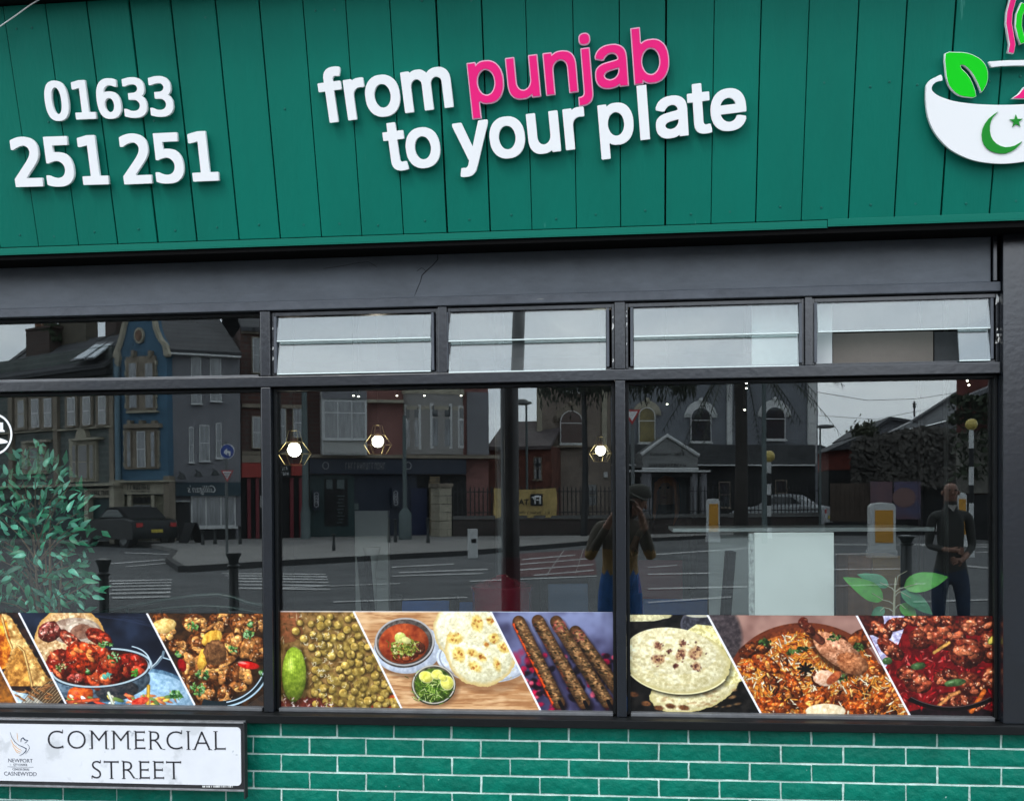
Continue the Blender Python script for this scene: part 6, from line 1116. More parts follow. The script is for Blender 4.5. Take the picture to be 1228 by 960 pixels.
b=MBm(); fA.box(b,u0,u1,z1-.36,z1-.16,.0,.24); b.build('eaves',m_dk,T)
rise=fA.uz(137,401,-1.7)[1]-z1
roof_=roof(fA,T,fA.uz(-6,600)[0],u1,z1,rise,3.4,m_slate)
rf0=fA.uz(-6,600)[0]
b=MBm(); b.prism([fA.p(rf0,z1-.1,.35),fA.p(rf0,z1+rise+.12,-1.7),fA.p(rf0,z1+rise-.1,-1.9),fA.p(rf0,z1-.2,-3.4)],-fA.U*.35); b.build('verge',m_slate,T)
roof(fA,T,u0,rf0-.4,z1-1.0,rise-.6,3.4)
def roofquad(name,mat,par,pts,lift=.05):
    # points on the front slope of the roof
    nn=(fA.N*rise+Vector((0,0,2.0))).normalized(); O=fA.p(0,z1,.3); q=[hit(x,y,O+nn*lift,nn) for x,y in pts]; b=MBm(); b.prism(q,nn*.05); return b.build(name,mat,par)
m_sky=M('skylight_glass',(.55,.6,.63),rough=.05,spec=1.0)
m_metal=M('zinc_frame',(.10,.10,.11),rough=.4)
for pts in ([(84,434.5),(99,433),(130,411),(117,412)],[(101,432.8),(112,431.5),(138,411.5),(131.5,411)]):
    k_=roofquad('skylight',m_metal,T,pts,.22); c=(sum(p[0] for p in pts)/4,sum(p[1] for p in pts)/4); roofquad('glass',m_sky,k_,[(c[0]+(x-c[0])*.78,c[1]+(y-c[1])*.78) for x,y in pts],.29)
m_chim=brickmat('chimney_brick',(.10,.06,.048),(.08,.05,.04),(.1,.09,.08),rows=.15,bw=.4)
def chimney(par,f,x0,x1,yt,yb,o,d=.9,pots=0,mat=m_chim):
    b=MBm(); f.pbox(b,x0,yt,x1,yb,o-d,o); c=b.build('chimney',mat,par); b=MBm(); u0,u1,z0,z1_=f.pbox(b,x0-.8,yt-1,x1+.8,yt+1.5,o-d-.06,o+.06); b.build('cap',mat,c)
    for i in range(pots):
        u=u0+(u1-u0)*(i+.8)/(pots+.6); b=MBm(); p0=f.p(u,z1_,o-d/2); b.lathe(p0,[(.13,0),(.11,.45),(.15,.5),(.12,.55)],8); b.build('chimney_pot',M('clay_pot',(.2,.1,.06),rough=.9),c)
chimney(T,fA,31,59,393,440,-1.0,.5,pots=3); chimney(T,fA,70,103,372,412,-1.5,.5,2,M('buff_chimney',(.11,.095,.07),rough=.9,var=.3)); chimney(T,fA,126,139,370,410,-1.6,.4,1)
b=MBm(); rr=random.Random(4)
for i in range(50): b.sphere(fA.p(*fA.uz(64+rr.uniform(-4,6),398+rr.uniform(-9,10),-1.3),-1.3+rr.uniform(-.3,.3)),rr.uniform(.04,.12),5,4)
o=b.build('chimney_weeds',M('weed_green',(.03,.045,.02),rough=.9),T); o['kind']='stuff'
for x in (24.7,41.5,57,85,103,121.6):
    window(fA,T,x-4.4,479-(x-20)*.045,x+4.4,514-(x-20)*.05,m_wf if x>30 else m_cream,m_gl2,1,2,m_tan,3.0)
for x in (20,37,53,83,100,118): fA.part('bracket',m_tan,T,x-4,462-(x*.03)-2,x+5,470-(x*.03)-2,0,.35)
fA.part('string_course',m_cream,T,-60,519,66,520.6,0,.15); fA.part('string_course',m_cream,T,68,512.5,134,514.5,0,.15)
for x in (12,66,133): fA.part('pilaster',m_tan,T,x-2.6,455,x+2.6,590,0,.12)
for (xa,ya,xb,yb) in ((86,533,112,574),(29,536,52,565),(-40,536,-18,572)):
    fA.part('window_surround',m_cream,T,xa-3,ya-5,xb+3,yb+3,0,.10)
    w3=(xb-xa)/3
    window(fA,T,xa+w3*.85,ya,xb-w3*.85,yb,m_cream,m_gl,1,2,None,o=.11,sill=False); window(fA,T,xa,ya,xa+w3*.6,yb,m_cream,m_gl,1,2,None,o=.11,sill=False); window(fA,T,xb-w3*.6,ya,xb,yb,m_cream,m_gl,1,2,None,o=.11,sill=False)
    fA.part('cornice',m_cream,T,xa-4,ya-8,xb+4,ya-5.4,0,.3)
b=MBm(); fA.arch(b,90,513.5,103,526,0,.18); b.build('shell_crest',m_cream,T)
fA.part('shop_cornice',m_cream,T,-60,581,135,584,0,.5); fA.part('shop_fascia',m_cream,T,104,585,136,596,0,.25); fA.part('shop_fascia',M('grey_green_fascia',(.10,.12,.10),rough=.7),T,-60,585.5,102,598,0,.25)
fA.text('~6',m_dk,T,108,588,134,593,.26)
fA.part('shop_window',m_dgreen,T,106,598,134,650,0,.1); fA.part('shop_window',m_dgreen,T,-60,599,100,650,0,.1); fA.part('pilaster',m_cream,T,101,586,106,651,0,.3); fA.part('pilaster',m_cream,T,131,575,137,652,0,.4)
# ------------------------------------------------------------------ blue gabled house
fB=Fac((137,652),(203,652.3))
T=thing('blue_gabled_house','blue rendered house with a curved gable and round medallion reflected in the left panes','building',fB.loc(170,652))
u0,u1,z1=body(fB,T,137.5,428,202,m_blueR,9)
gp=[(138,428.5),(139,424),(143,414),(146.5,402),(149,390),(152,381),(157,372),(163,365),(170,362),(177,365),(182,372),(185,382),(187,393),(190,402),(194,409),(199,415),(201,428)]
fB.ppoly('gable',m_blueR,T,gp,-.4,.001)
gb=MBm(); pts=[fB.p(*fB.uz(x,y,.05),.03) for x,y in gp]; gb.path(pts,.11,6); gb.build('gable_coping',m_cream,T)
fB.ppoly('kneeler',m_cream,T,[(137,436),(137,424),(141,420),(143,428),(141,440)],0,.15); fB.ppoly('kneeler',m_cream,T,[(196,426),(194,408),(198,410),(203,425)],0,.15)
md=thing('m','m','m') if 0 else None
b=MBm(); u,z=fB.uz(168.5,402.6); b.lathe((0,0,0),[(.001,0)],3) if 0 else None
ang=[2*math.pi*i/20 for i in range(20)]; ru=fB.uz(174.2,402)[0]-u; rz=fB.uz(168,393)[1]-z
b.prism([fB.p(u+ru*math.cos(a),z+rz*math.sin(a),0) for a in ang],fB.N*.1); md=b.build('medallion',m_cream,T)
b=MBm(); b.prism([fB.p(u+ru*.7*math.cos(a),z+rz*.7*math.sin(a),.101) for a in ang],fB.N*.02); b.build('medallion_face',M('terracotta',(.20,.12,.08),rough=.9,var=.6,vs=6),md)
roof(fB,T,u0,u1,z1-.3,fB.uz(170,380)[1]-z1,9,over=-.5)
def quoins(f,par,x,y0,y1,w_,n,mat=m_cream,o=.09):
    for i in range(n):
        ya=y0+(y1-y0)*i/n; yb=y0+(y1-y0)*(i+.9)/n; e_=w_*(.5 if i%2 else 1)
        f.part('quoin',mat,par,x-e_,ya,x+e_,yb,0,o)
fB.part('window_surround',m_tan,T,151,427,186,493,0,.10)
quoins(fB,T,151.2,432,490,1.8,9); quoins(fB,T,185.6,432,490,1.8,9)
for x in (155,159.5,174,184): pass
for xa,xb in ((154,164.5),(173.5,184)): window(fB,T,xa,434.5,xb,490,m_tan,m_gl2,1,2,None,o=.11,sill=False)
for x in (158.5,179): fB.part('corbel',m_tan,T,x-1.6,420,x+1.6,428,0,.2)
fB.part('sill_band',m_cream,T,151,492.5,187,494.8,0,.2)
fB.part('window_surround',m_tan,T,149,511,189,562,0,.10); quoins(fB,T,149,516,560,1.6,7); quoins(fB,T,188.7,516,560,1.6,7)
for xa,xb in ((151.5,157),(164,174),(180,186)): window(fB,T,xa,517,xb,560,m_tan if xb-xa<8 else m_wf,m_gl2,1,2,None,o=.11,sill=False)
fB.part('cornice',m_tan,T,147.5,508,190,513,0,.25)
for x in (154,168.5,183): fB.part('corbel',m_tan,T,x-2,504,x+2,509,0,.22)
fB.part('shop_cornice',m_cream,T,143,575.5,201,577.5,0,.45); fB.part('shop_fascia',m_cream,T,145,578,201,592,0,.25)
fB.text('~9',m_dk,T,152,580,183,586.5,.26,bold=.02); fB.text('~14',m_dk,T,155,588,179,589.6,.26)
fB.part('shop_front',M('olive_shopfront',(.16,.15,.10),rough=.7),T,145,593,200,652,0,.08)
fB.part('pilaster',m_cream,T,152.5,593,157.5,652,.0,.2); fB.part('pilaster',m_cream,T,181,593,185,652,.0,.2); fB.part('pilaster',m_tan,T,196,570,203,652,0,.35)
for i in range(4): b=MBm(); x=159.5+i*5.3; fB.arch(b,x,595.5,x+4.2,603,.09,.14); b.build('pane',m_dk,T)
for x0_ in (159.5,170.3): fB.part('pane',m_gl,T,x0_,605,x0_+9.4,640,.09,.14)
b=MBm(); a=fB.p(*fB.uz(141.5,452,.12),.12); c=fB.p(*fB.uz(142.5,650,.12),.12); b.tube(c,Vector((c.x,c.y,fB.uz(141.5,440)[1])),.10,n=8); b.build('downpipe',M('pale_blue_pipe',(.12,.2,.25),rough=.6),T)
# ------------------------------------------------------------------ grey rendered house
fC=Fac((203,652),(289,650))
T=thing('grey_rendered_house','plain grey rendered house with a pub sign reflected at the right of the left pane','building',fC.loc(245,650))
u0,u1,z1=body(fC,T,203.5,422,289,m_greyR,9); z1=fC.uz(246,422)[1]
rs=fC.uz(246,372,-4.5)[1]-z1; roof(fC,T,u0-.1,u1,z1,rs,9); fC.part('gutter',m_wf,T,202,424.5,289,426.5,.02,.35)
for a in ((229.5,428,241.5,484),(252,426,265.5,481)): window(fC,T,*a,m_wf,m_gl2,1,2)
for a in ((226.5,512,232.3,554),(239,509.5,251.5,552.5),(259,507,265.8,549)): window(fC,T,*a,m_wf,m_gl2,1,2)
fC.part('shop_fascia',M('teal_fascia',(.014,.040,.055),rough=.6),T,204.5,577.5,289,594,0,.3)
fC.text("Gilligan's",m_wf,T,224.5,581,258.5,592.5,.31,shear=.35)
fC.part('shop_door',m_dk,T,207,601,227.5,649,0,.05); fC.part('lintel_light',m_wf,T,207,599.8,228,601.2,0,.12)
window(fC,T,229,593.5,283,631,m_wf,m_gl2,3,1,None,o=.02,fw=1.7); fC.part('riser',m_dk,T,229,632.5,283,649,0,.08)
for x,y in ((218,570),(238,567.5),(258.5,566)):
    u,z=fC.uz(x,y,.5); b=MBm(); b.lathe(fC.p(u,z-.12,.5),[(.02,0),(.16,.02),(.05,.2)],10); b.tube(fC.p(u,z+.05,.5),fC.p(u,z+.15,0),.02,n=5); b.build('sign_lamp',m_pipe,T)
# ------------------------------------------------------------------ red brick house with red shopfront
fD=Fac((289.5,649.5),(366,648))
T=thing('red_brick_house','dull red brick house above a red shopfront, split by the left mullion','building',fD.loc(328,649))
u0,u1,z1=body(fD,T,290,395,366,m_rbrick,9); roof(fD,T,u0,u1,z1,2.5,9)
for a in ((303,500,313,537),(333,490,342.5,532),(352,489,362.5,524),(303,405,312,447),(333,404,342,438)): window(fD,T,*a,m_wf,m_gl2,1,2,m_tan,1.6)
fD.part('string_course',m_tan,T,290,484.5,366,489,0,.15); fD.part('string_course',m_tan,T,290,541,366,545,0,.15); fD.part('eaves_band',m_tan,T,290,397,366,401,0,.2)
fD.part('shop_fascia',m_sred,T,290,555,313,572,0,.35); fD.part('shop_fascia',m_dk,T,333,557,348,572,0,.35); fD.part('shop_fascia',m_sred,T,349,555.5,366,570,0,.35); fD.part('awning_band',m_tan,T,290,545.5,330,554.5,0,.3)
fD.text('~6',m_wf,T,334,559,347,563.5,.36); fD.text('~5',m_wf,T,334,566,346,570,.36)
fD.part('shop_window',m_dk,T,290,573,366,648,0,.1)
for x in (299,309,350,361): fD.part('pilaster',M('crimson_pilaster',(.15,.012,.02),rough=.6),T,x-2,573,x+2,648,0,.25)
fD.part('poster',m_wf,T,312,594,316,608,.1,.14)
# ------------------------------------------------------------------ red rendered house with white oriel and curved bay
fE=Fac((367,647.5),(585,644))
T=thing('red_rendered_house','dull red corner house with white oriel window and curved bay, reflected in the middle pane','building',fE.loc(470,646))
u0,u1,z1=body(fE,T,367.5,420,586,m_rrend,9); roof(fE,T,u0,u1,z1,2.5,9)
fE.part('brick_strip',m_rbrick,T,367.5,420,384,545,0,.03)
# oriel
b=MBm(); fE.pbox(b,386,468,440,545,0,.9); orl=b.build('oriel',m_wf,T); 
window(fE,T,388,480,438.5,526,m_wf,m_gl2,3,2,None,o=.9,split=.68,fw=1.3); fE.part('oriel_apron',M('pale_apron',(.42,.42,.40),rough=.8),T,388,528.5,438.5,543,.9,.96); fE.part('oriel_head',m_greyR,T,386.5,468.5,439.5,478,.9,.97)
fE.part('cornice',m_cream,T,440,479,484,482.5,0,.35); fE.part('ledge',m_tan,T,367,545,600,549,0,.5)
# curved bay
b=MBm(); n=14; pts=[]; ua=fE.uz(484,510)[0]; ub=fE.uz(555,510)[0]; za=fE.uz(520,545)[1]; zb_=fE.uz(520,470,1)[1]; rr=(ub-ua)/2
cur=lambda s_,k=1.0,dz=0: [fE.p((ua+ub)/2+rr*k*math.cos(math.pi-math.pi*i/n),s_,rr*.42*k*math.sin(math.pi*i/n)) for i in range(n+1)]
b.prism(cur(za),(0,0,zb_-za)); b.build('curved_bay',M('bay_render',(.28,.265,.25),rough=.9),T)
b=MBm(); b.prism(cur(zb_+.001,1.05),(0,0,.32)); b.prism(cur(zb_-.6,1.02),(0,0,.14)); b.build('bay_cornice',m_cream,T)
def baywin(a0,a1,y0,y1):
    zt_=fE.uz(520,y0,.8)[1]; zb2=fE.uz(520,y1,.8)[1]
    def q(a,k): return fE.p((ua+ub)/2+rr*k*math.cos(a),0,rr*.42*k*math.sin(a))
    def slab(mb,a0,a1,z0,z1_,k0,k1):
        P_=[q(a0,k0),q(a1,k0),q(a1,k1),q(a0,k1)]; mb.prism([p_+Vector((0,0,z0)) for p_ in P_],(0,0,z1_-z0))
    b=MBm(); slab(b,a0,a1,zb2,zt_,.98,1.03); w_=b.build('window',m_wf,T); d=(a1-a0)*.1; zm_=zb2+(zt_-zb2)*.68
    b=MBm(); slab(b,a0+d,a1-d,zb2+.1,zm_-.05,1.031,1.034); b.build('pane',m_gl2,w_); b=MBm(); slab(b,a0+d,a1-d,zm_+.05,zt_-.1,1.031,1.034); b.build('pane',m_gl,w_)
baywin(math.pi*.90,math.pi*.66,484,538); baywin(math.pi*.56,math.pi*.32,482,537); baywin(math.pi*.22,math.pi*.08,484,536)
fE.part('corner_pier',m_greyR,T,560,470,586,545,0,.12)
fE.part('shop_fascia',m_dnavy,T,371,550,559,568,0,.4); fE.text('~14',M('grey_sign_paint',(.22,.23,.24),rough=.6),T,414,554.5,463,562.5,.42)
fE.part('shop_wall',m_dgreen,T,371,569,425,646,0,.15); fE.part('shop_wall',m_dnavy,T,425,569,500,646,0,.05); fE.part('shop_wall',m_dk,T,500,569,559,646,-.02,.04)
for x in (394,404): pass
fE.part('display_window',m_dk,T,389,574,417,630,.15,.2); fE.part('poster',M('poster_grey',(.09,.12,.12),rough=.6),T,391,575,398.5,586,.2,.22); fE.part('poster',MATS['poster_grey'],T,404,575,413,586,.2,.22)
for i in range(9): fE.part('price_line',MATS['poster_grey'],T,404+(i%2)*1.5,594+i*4,413-(i%3),595+i*4,.2,.22)
fE.part('notice',MATS['poster_grey'],T,424.5,603,430,611,.05,.1)
m_logo=M('pale_ring',(.33,.34,.36),rough=.5)
def ringlogo(x,y):
    b=MBm()
    for dy in (-5.5,-1.8,1.8,5.5):
        u,z=fE.uz(x,y+dy,.45); k_=16; pr=[fE.p(u+.075*math.cos(2*math.pi*i/k_),z+.10*math.sin(2*math.pi*i/k_),.47) for i in range(k_+1)]; b.path(pr,.018,4)
    b.build('ring_logo',m_logo,T)
fE.part('sign_panel',m_dnavy,T,375,588,383,611,.15,.44); ringlogo(379,599); fE.part('sign_panel',m_dnavy,T,470,585,479,608,.06,.44); ringlogo(474.5,597)
for x in (390,489.5):
    u,z=fE.uz(x+.5,558,.5); b=MBm(); b.path([fE.p(u+.11*math.cos(2*math.pi*i/14),z+.13*math.sin(2*math.pi*i/14),.43) for i in range(15)],.02,4); b.build('round_emblem',m_logo,T)
fE.part('blue_door',M('dark_blue_door',(.012,.02,.06),rough=.5),T,493,585,512,645,.05,.1)
fE.part('brick_pier',brickmat('yellow_brick',(.30,.22,.12),(.26,.18,.10),(.15,.13,.1),rows=.12,bw=.35,msize=.02),T,516,571,527.5,646,0,.35)
# gate pier built of stone blocks
fG=Fac((527,647),(543,646.6)); T=thing('stone_gate_pier','yellowish stone gate pier of squared blocks beside the brick pier','gate pier',fG.loc(535,647))
nblk=6
for i in range(nblk):
    ya=584+i*10.2; 
    if i%2: fG.part('block',m_cream,T,527,ya,535.8,ya+9.6,-.5,.3); fG.part('block',m_cream,T,536.3,ya,541.5,ya+9.6,-.5,.3)
    else: fG.part('block',m_cream,T,527,ya,541.5,ya+9.6,-.5,.3)
fG.part('cap_stone',m_tan,T,525.5,579,543.5,583.6,-.55,.38)
# ------------------------------------------------------------------ low wall and railings
fR=Fac((543,647),(985,640.5))
T=thing('low_boundary_wall','low dark brick boundary wall carrying railings in front of the church','wall',fR.loc(760,643))
fR.part('wall',brickmat('dark_wall_brick',(.075,.055,.05),(.06,.05,.045),(.07,.065,.06),rows=.15,bw=.4),T,543,621,985,642,-.3,0)
fR.part('coping',M('grey_coping',(.12,.12,.115),rough=.9),T,543,616.5,985,620.5,-.36,.06)
T=thing('railings','long run of black spiked iron railings on the low boundary wall','railings',fR.loc(760,640))
m_iron=M('black_iron',(.010,.011,.012),rough=.5)
fR.part('rail',m_iron,T,543,588,985,589.2,-.16,-.12); fR.part('rail',m_iron,T,543,612,985,613.2,-.16,-.12)
zt_=fR.uz(760,582,-.14)[1]; zb2=fR.uz(760,617,-.14)[1]; nb_=92; uA=fR.uz(544,600)[0]; uB=fR.uz(984,600)[0]
b=MB(); b.tube((0,0,0),(0,0,zt_-zb2-.12),.022,n=6); b.tube((0,0,zt_-zb2-.12),(0,0,zt_-zb2),.03,.002,n=6); bar=b.build('bar',m_iron,None,mesh_only=True,loc=(0,0,0))
for i in range(nb_): inst('bar',bar,T,real(fR.p(uA+(uB-uA)*i/(nb_-1),zb2,-.14)))
# yellow banner on the railings
T=thing('yellow_taxi_banner','creased yellow taxi banner tied to the railings beside the dark column','banner',real(fR.p(fR.uz(645,600)[0],zb2,0)))
m_yel=M('yellow_banner',(.50,.36,.13),rough=.7,var=.25,vs=4,bump=.6,bs=3)
b=MBm(); g=14; vs=[];fs=[]; rr2=random.Random(8)
(ua_,zA),(ub_,zB)=fR.uz(592,585,.05),fR.uz(668,620,.05)
for j in range(7):
    for i in range(g+1): u=ua_+(ub_-ua_)*i/g; z=zA+(zB-zA)*j/6-.06*math.sin(math.pi*i/g)*(j==0); vs.append(fR.p(u,z,.05+.06*math.sin(i*1.7+j*1.1)+rr2.uniform(-.02,.02)))
for j in range(6):
    for i in range(g): a=j*(g+1)+i; fs.append((a,a+1,a+g+2,a+g+1))
nv=len(vs); vs+=[v-fR.N*.006 for v in vs]; fs+=[tuple(k_+nv for k_ in f_)[::-1] for f_ in fs[:]]; b.add(vs,fs); b.build('cloth',m_yel,T,smooth=True)
b=MBm(); fR.pbox(b,636.5,592,651,606,.14,.165); lg=b.build('badge',m_dk,T,bevel=.01); fR.text('P',m_wf,T,639,594,649,604,.17,bold=.01); fR.text('T',m_wf,T,637.5,595.5,646,604,.175); fR.text('TAXI',m_dk,T,614,598.5,634,605,.16,bold=.02); fR.text('~13',m_dk,T,620,613,660,615.6,.16)
# ------------------------------------------------------------------ small red brick house in the gap
fH=Fac((610,640),(662,640)); 
T=thing('gap_brick_house','small red brick house with a slate roof under the patch of sky','building',fH.loc(636,640))
u0,u1,z1=body(fH,T,586,535,662,M('warm_red_brick',(.17,.065,.045),rough=.9,var=.6,vs=2),6)
z2=fH.uz(630,505,-3)[1]; roof(fH,T,u0,u1,z1,z2-z1,6,over=.2,mat=M('pinkish_slates',(.12,.10,.10),rough=.8,var=.35,vs=2.5)); window(fH,T,614,545,622,560,m_wf,m_gl,1,2); window(fH,T,640,548,650,575,m_tan,m_gl,1,2)
# ------------------------------------------------------------------ chapel
fJ=Fac((645,638.6),(982,634.5))
T=thing('chapel','grey rendered chapel with round headed windows and a pedimented porch across the right half','building',fJ.loc(800,636))
uJ0,uJ1=fJ.uz(645,600)[0],fJ.uz(981,600)[0]; zJ=fJ.uz(820,425)[1]; uc=fJ.uz(733,600)[0]
dv=ray(652,600); dv=Vector((dv.x/dv.y,1,0))*11
for a,c,mt in ((uJ0,uc-.01,m_tanwall),(uc,uJ1,m_chgrey)): b=MBm(); b.prism([fJ.p(a,ZG-.3),fJ.p(c,ZG-.3),fJ.p(c,zJ),fJ.p(a,zJ)],dv); b.build('wall',mt,T)
fJ.part('parapet',m_wf,T,645,428,981,436,0,.4)
for x,w_ in ((647.5,3),(725,3),(875.5,3),(964,0),(974.5,5)):
    if w_:
        for i in range(10): fJ.part('quoin',m_cream if x<800 else m_wf,T,x-w_,452+i*8.2 if x<800 else 436+i*12,x+w_,452+i*8.2+7.7 if x<800 else 436+i*12+11.6,0,.13)
m_yg=M('yellowish_glass',(.20,.16,.05),rough=.3,var=.5,vs=2)  # yellowish pane colour, varied by noise
for (x0_,y0_,x1_,y1_),gl_,sr in (((672,492,699,532),M('brown_glass',(.09,.055,.045),rough=.3),m_tan),((766,488,786,531),m_yg,m_cream),((828,488,853,530),m_gl,m_wf),((917,487,942,527),m_gl,m_wf),((672,440,699,470),m_gl,m_tan)):
    b=MBm(); fJ.arch(b,x0_-7,y0_-8,x1_+7,y0_+8,0,.10); b.build('hood_mould',sr,T)
    window(fJ,T,x0_,y0_,x1_,y1_,m_wf,gl_,1,1,None,o=.105,arch=True,split=.62,fw=1.1)
    if y0_>480:
        b=MBm(); u,z=fJ.uz((x0_+x1_)/2,y0_-8,.1); b.sphere(fJ.p(u,z,.12),.13,8,6); b.build('keystone',sr,T)
fJ.part('stone_band',M('dark_ashlar',(.055,.058,.06),rough=.9,var=.3,vs=2),T,735,533,978,556,0,.25); fJ.part('string_course',m_wf,T,735,556.5,978,558,0,.4); fJ.part('string_course',m_tan,T,651,533.5,722,536,0,.3); fJ.part('lower_wall',m_dk,T,735,559,978,632,0,.05)
# porch
pdm=[(770,547),(771,543),(800,522),(835,543),(837,548),(836,560),(771,560)]
fJ.ppoly('pediment',M('pediment_render',(.21,.215,.21),rough=.9,var=.2,vs=1.5),T,pdm,0,1.4)
b=MBm(); q=[fJ.p(*fJ.uz(x,y,1.45),1.45) for x,y in [(769,545),(800,522),(838,546)]]; b.path(q,.08,6); b.build('raking_cornice',m_wf,T)
b=MBm(); q=[fJ.p(*fJ.uz(x,y,1.42),1.42) for x,y in [(770,562),(837,562)]]; b.path(q,.06,6); b.build('cornice',m_wf,T)
fJ.text('~14',m_dk,T,780,543.2,821,545.8,1.42); fJ.text('~12',m_dk,T,779,556,823,560,1.42)
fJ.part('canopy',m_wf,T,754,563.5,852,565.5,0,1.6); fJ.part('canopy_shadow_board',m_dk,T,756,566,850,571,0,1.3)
for x in (772,777,832,843): 
    u,_=fJ.uz(x,600,1.2); b=MBm(); b.tube(fJ.p(u,ZG,1.2),fJ.p(u,fJ.uz(x,566.5,1.2)[1],1.2),.17,n=10); b.build('column',m_greyR,T,smooth='auto')
for x0_,x1_ in ((781,799),(806,823)): b=MBm(); fJ.arch(b,x0_,572,x1_,626,.06,.12); b.build('door',M('dark_door',(.02,.03,.035),rough=.6),T)
window(fJ,T,862,577,876,608,m_tan,m_gl,1,2,None,o=.06); window(fJ,T,930,575,944,606,m_tan,m_gl,1,2,None,o=.06); window(fJ,T,703,580,716,606,m_tan,m_gl,1,2,None,o=.0)
fJ.part('alarm_box',m_wf,T,724.5,566,728.5,572,0,.15)
# ------------------------------------------------------------------ right-hand background
fK=Fac((985,640),(1240,641))
T=thing('low_red_shed','low red brick building with a sloping roof beyond the chapel corner','building',real(VD(1010,640,60)))
K=lambda x,y,D: VD(x,y,D)
def vprism(name,mat,par,pts,D,d): b=MBm(); b.prism([VD(x,y,D) for x,y in pts],(0,d,0)); return b.build(name,mat,par)
vprism('wall',M('red_shed_brick',(.22,.045,.03),rough=.9,var=.4,vs=1.5),T,[(994,563),(1028,563),(1028,537),(994,540)],58,6); vprism('roof',m_slate,T,[(991,541),(1030,537),(1034,522)],57.5,7); vprism('wall',m_dk,T,[(994,640),(1028,640),(1028,563.5),(994,563.5)],58,6)
T=thing('distant_grey_house','distant grey house roofs just right of the chapel corner','building',real(VD(990,600,75)))
vprism('wall',m_greyR,T,[(981,640),(994,640),(994,545),(981,545)],75,8); vprism('roof',m_slate,T,[(979,546),(996,546),(990,535),(984,533),(979,534)],74.5,9)
T=thing('grey_gabled_building','grey building with a shallow gable rising behind the ivy wall','building',real(VD(1068,600,66)))
vprism('wall',m_greyR,T,[(1040,640),(1092,640),(1090,505),(1068,500),(1044,517)],66,10); vprism('roof',m_slate,T,[(1040,519),(1068,499.5),(1092,503),(1092,507),(1068,503),(1042,521)],65.5,11)
T=thing('long_roofed_warehouse','long pale roofed warehouse with its ridge climbing to the right','building',real(VD(1120,600,62)))
vprism('roof',M('pale_sheet_roof',(.27,.275,.28),rough=.5,var=.2,vs=.5),T,[(1070,517),(1098,503),(1150,469),(1200,440),(1200,490),(1150,500),(1110,510)],60,1.2); vprism('ridge_tiles',m_slate,T,[(1096,504),(1150,469),(1200,440),(1200,443),(1150,473),(1098,506)],59.8,1.2); vprism('wall',m_greyR,T,[(1070,640),(1200,640),(1200,491),(1150,501),(1110,511),(1070,518)],60.4,8)
b=MBm(); b.tube(VD(1096.5,500,61),VD(1096.5,481,61),.05,n=6); b.tube(VD(1094,484,61),VD(1099,485,61),.04,n=5); b.tube(VD(1094.5,487,61),VD(1098.5,487.5,61),.04,n=5); o=b.build('aerial',m_iron,None); tag(o,'thin television aerial standing above the warehouse roof','aerial')
# ivy wall
m_ivy=M('dark_ivy',(.085,.078,.068),rough=.9,var=.7,vs=1.4); 
fI=Fac((1015,640),(1150,641)); T=thing('ivy_covered_wall','rough wall smothered in dark ivy between the red shed and the brick corner building','wall',real(VD(1070,640,55)))
vprism('wall',m_dk,T,[(1026,640),(1150,641),(1150,520),(1108,514),(1060,520),(1028,532)],55,1.0)
b=MBm(); ri=random.Random(12); sh=MBm()
def ivyin(x,y): return y>(530 if x<1030 else 526-(x-1030)*.16 if x<1108 else 512+(x-1108)*.1) and y<582
cnt=0
while cnt<5200:
    x,y=ri.uniform(1022,1150),ri.uniform(508,584)
    if not ivyin(x,y+ri.uniform(-3,2)): continue
    c=VD(x,y,55-ri.uniform(.05,1.4)); s_=ri.uniform(.10,.26); a=Vector((ri.uniform(-1,1),ri.uniform(-.4,.4),ri.uniform(-1,1))).normalized(); n_=Vector((ri.uniform(-.6,.6),-1,ri.uniform(-.3,.9))).normalized(); d=a.cross(n_).normalized(); a=n_.cross(d)
    b.add([c-a*s_,c+d*s_*.5,c+a*s_,c-d*s_*.5],[(0,1,2,3)]); cnt+=1
o=b.build('ivy_leaves',[m_ivy],T); o['kind']='stuff'
# clump tree behind the red shed
T=thing('scrubby_tree','small scrubby tree breaking the skyline left of the grey gable','tree',real(VD(1038,600,63)))
b=MBm(); b.path([VD(1038,640,63),VD(1037,560,63),VD(1037,520,63)],[.3,.2,.1],6); b.build('trunk',m_iron,T)
b=MBm()
for i in range(900):
    x,y=ri.gauss(1037,7),ri.gauss(520,5.5); c=VD(x,y,63+ri.uniform(-.7,.7)); s_=ri.uniform(.08,.2); a=Vector((ri.uniform(-1,1),ri.uniform(-1,1),ri.uniform(-1,1))).normalized(); d=a.orthogonal().normalized(); b.add([c-a*s_,c+d*s_*.6,c+a*s_,c-d*s_*.6],[(0,1,2,3)])
o=b.build('crown',M('dark_foliage',(.05,.055,.03),rough=.9,var=.4,vs=2),T); o['kind']='stuff'
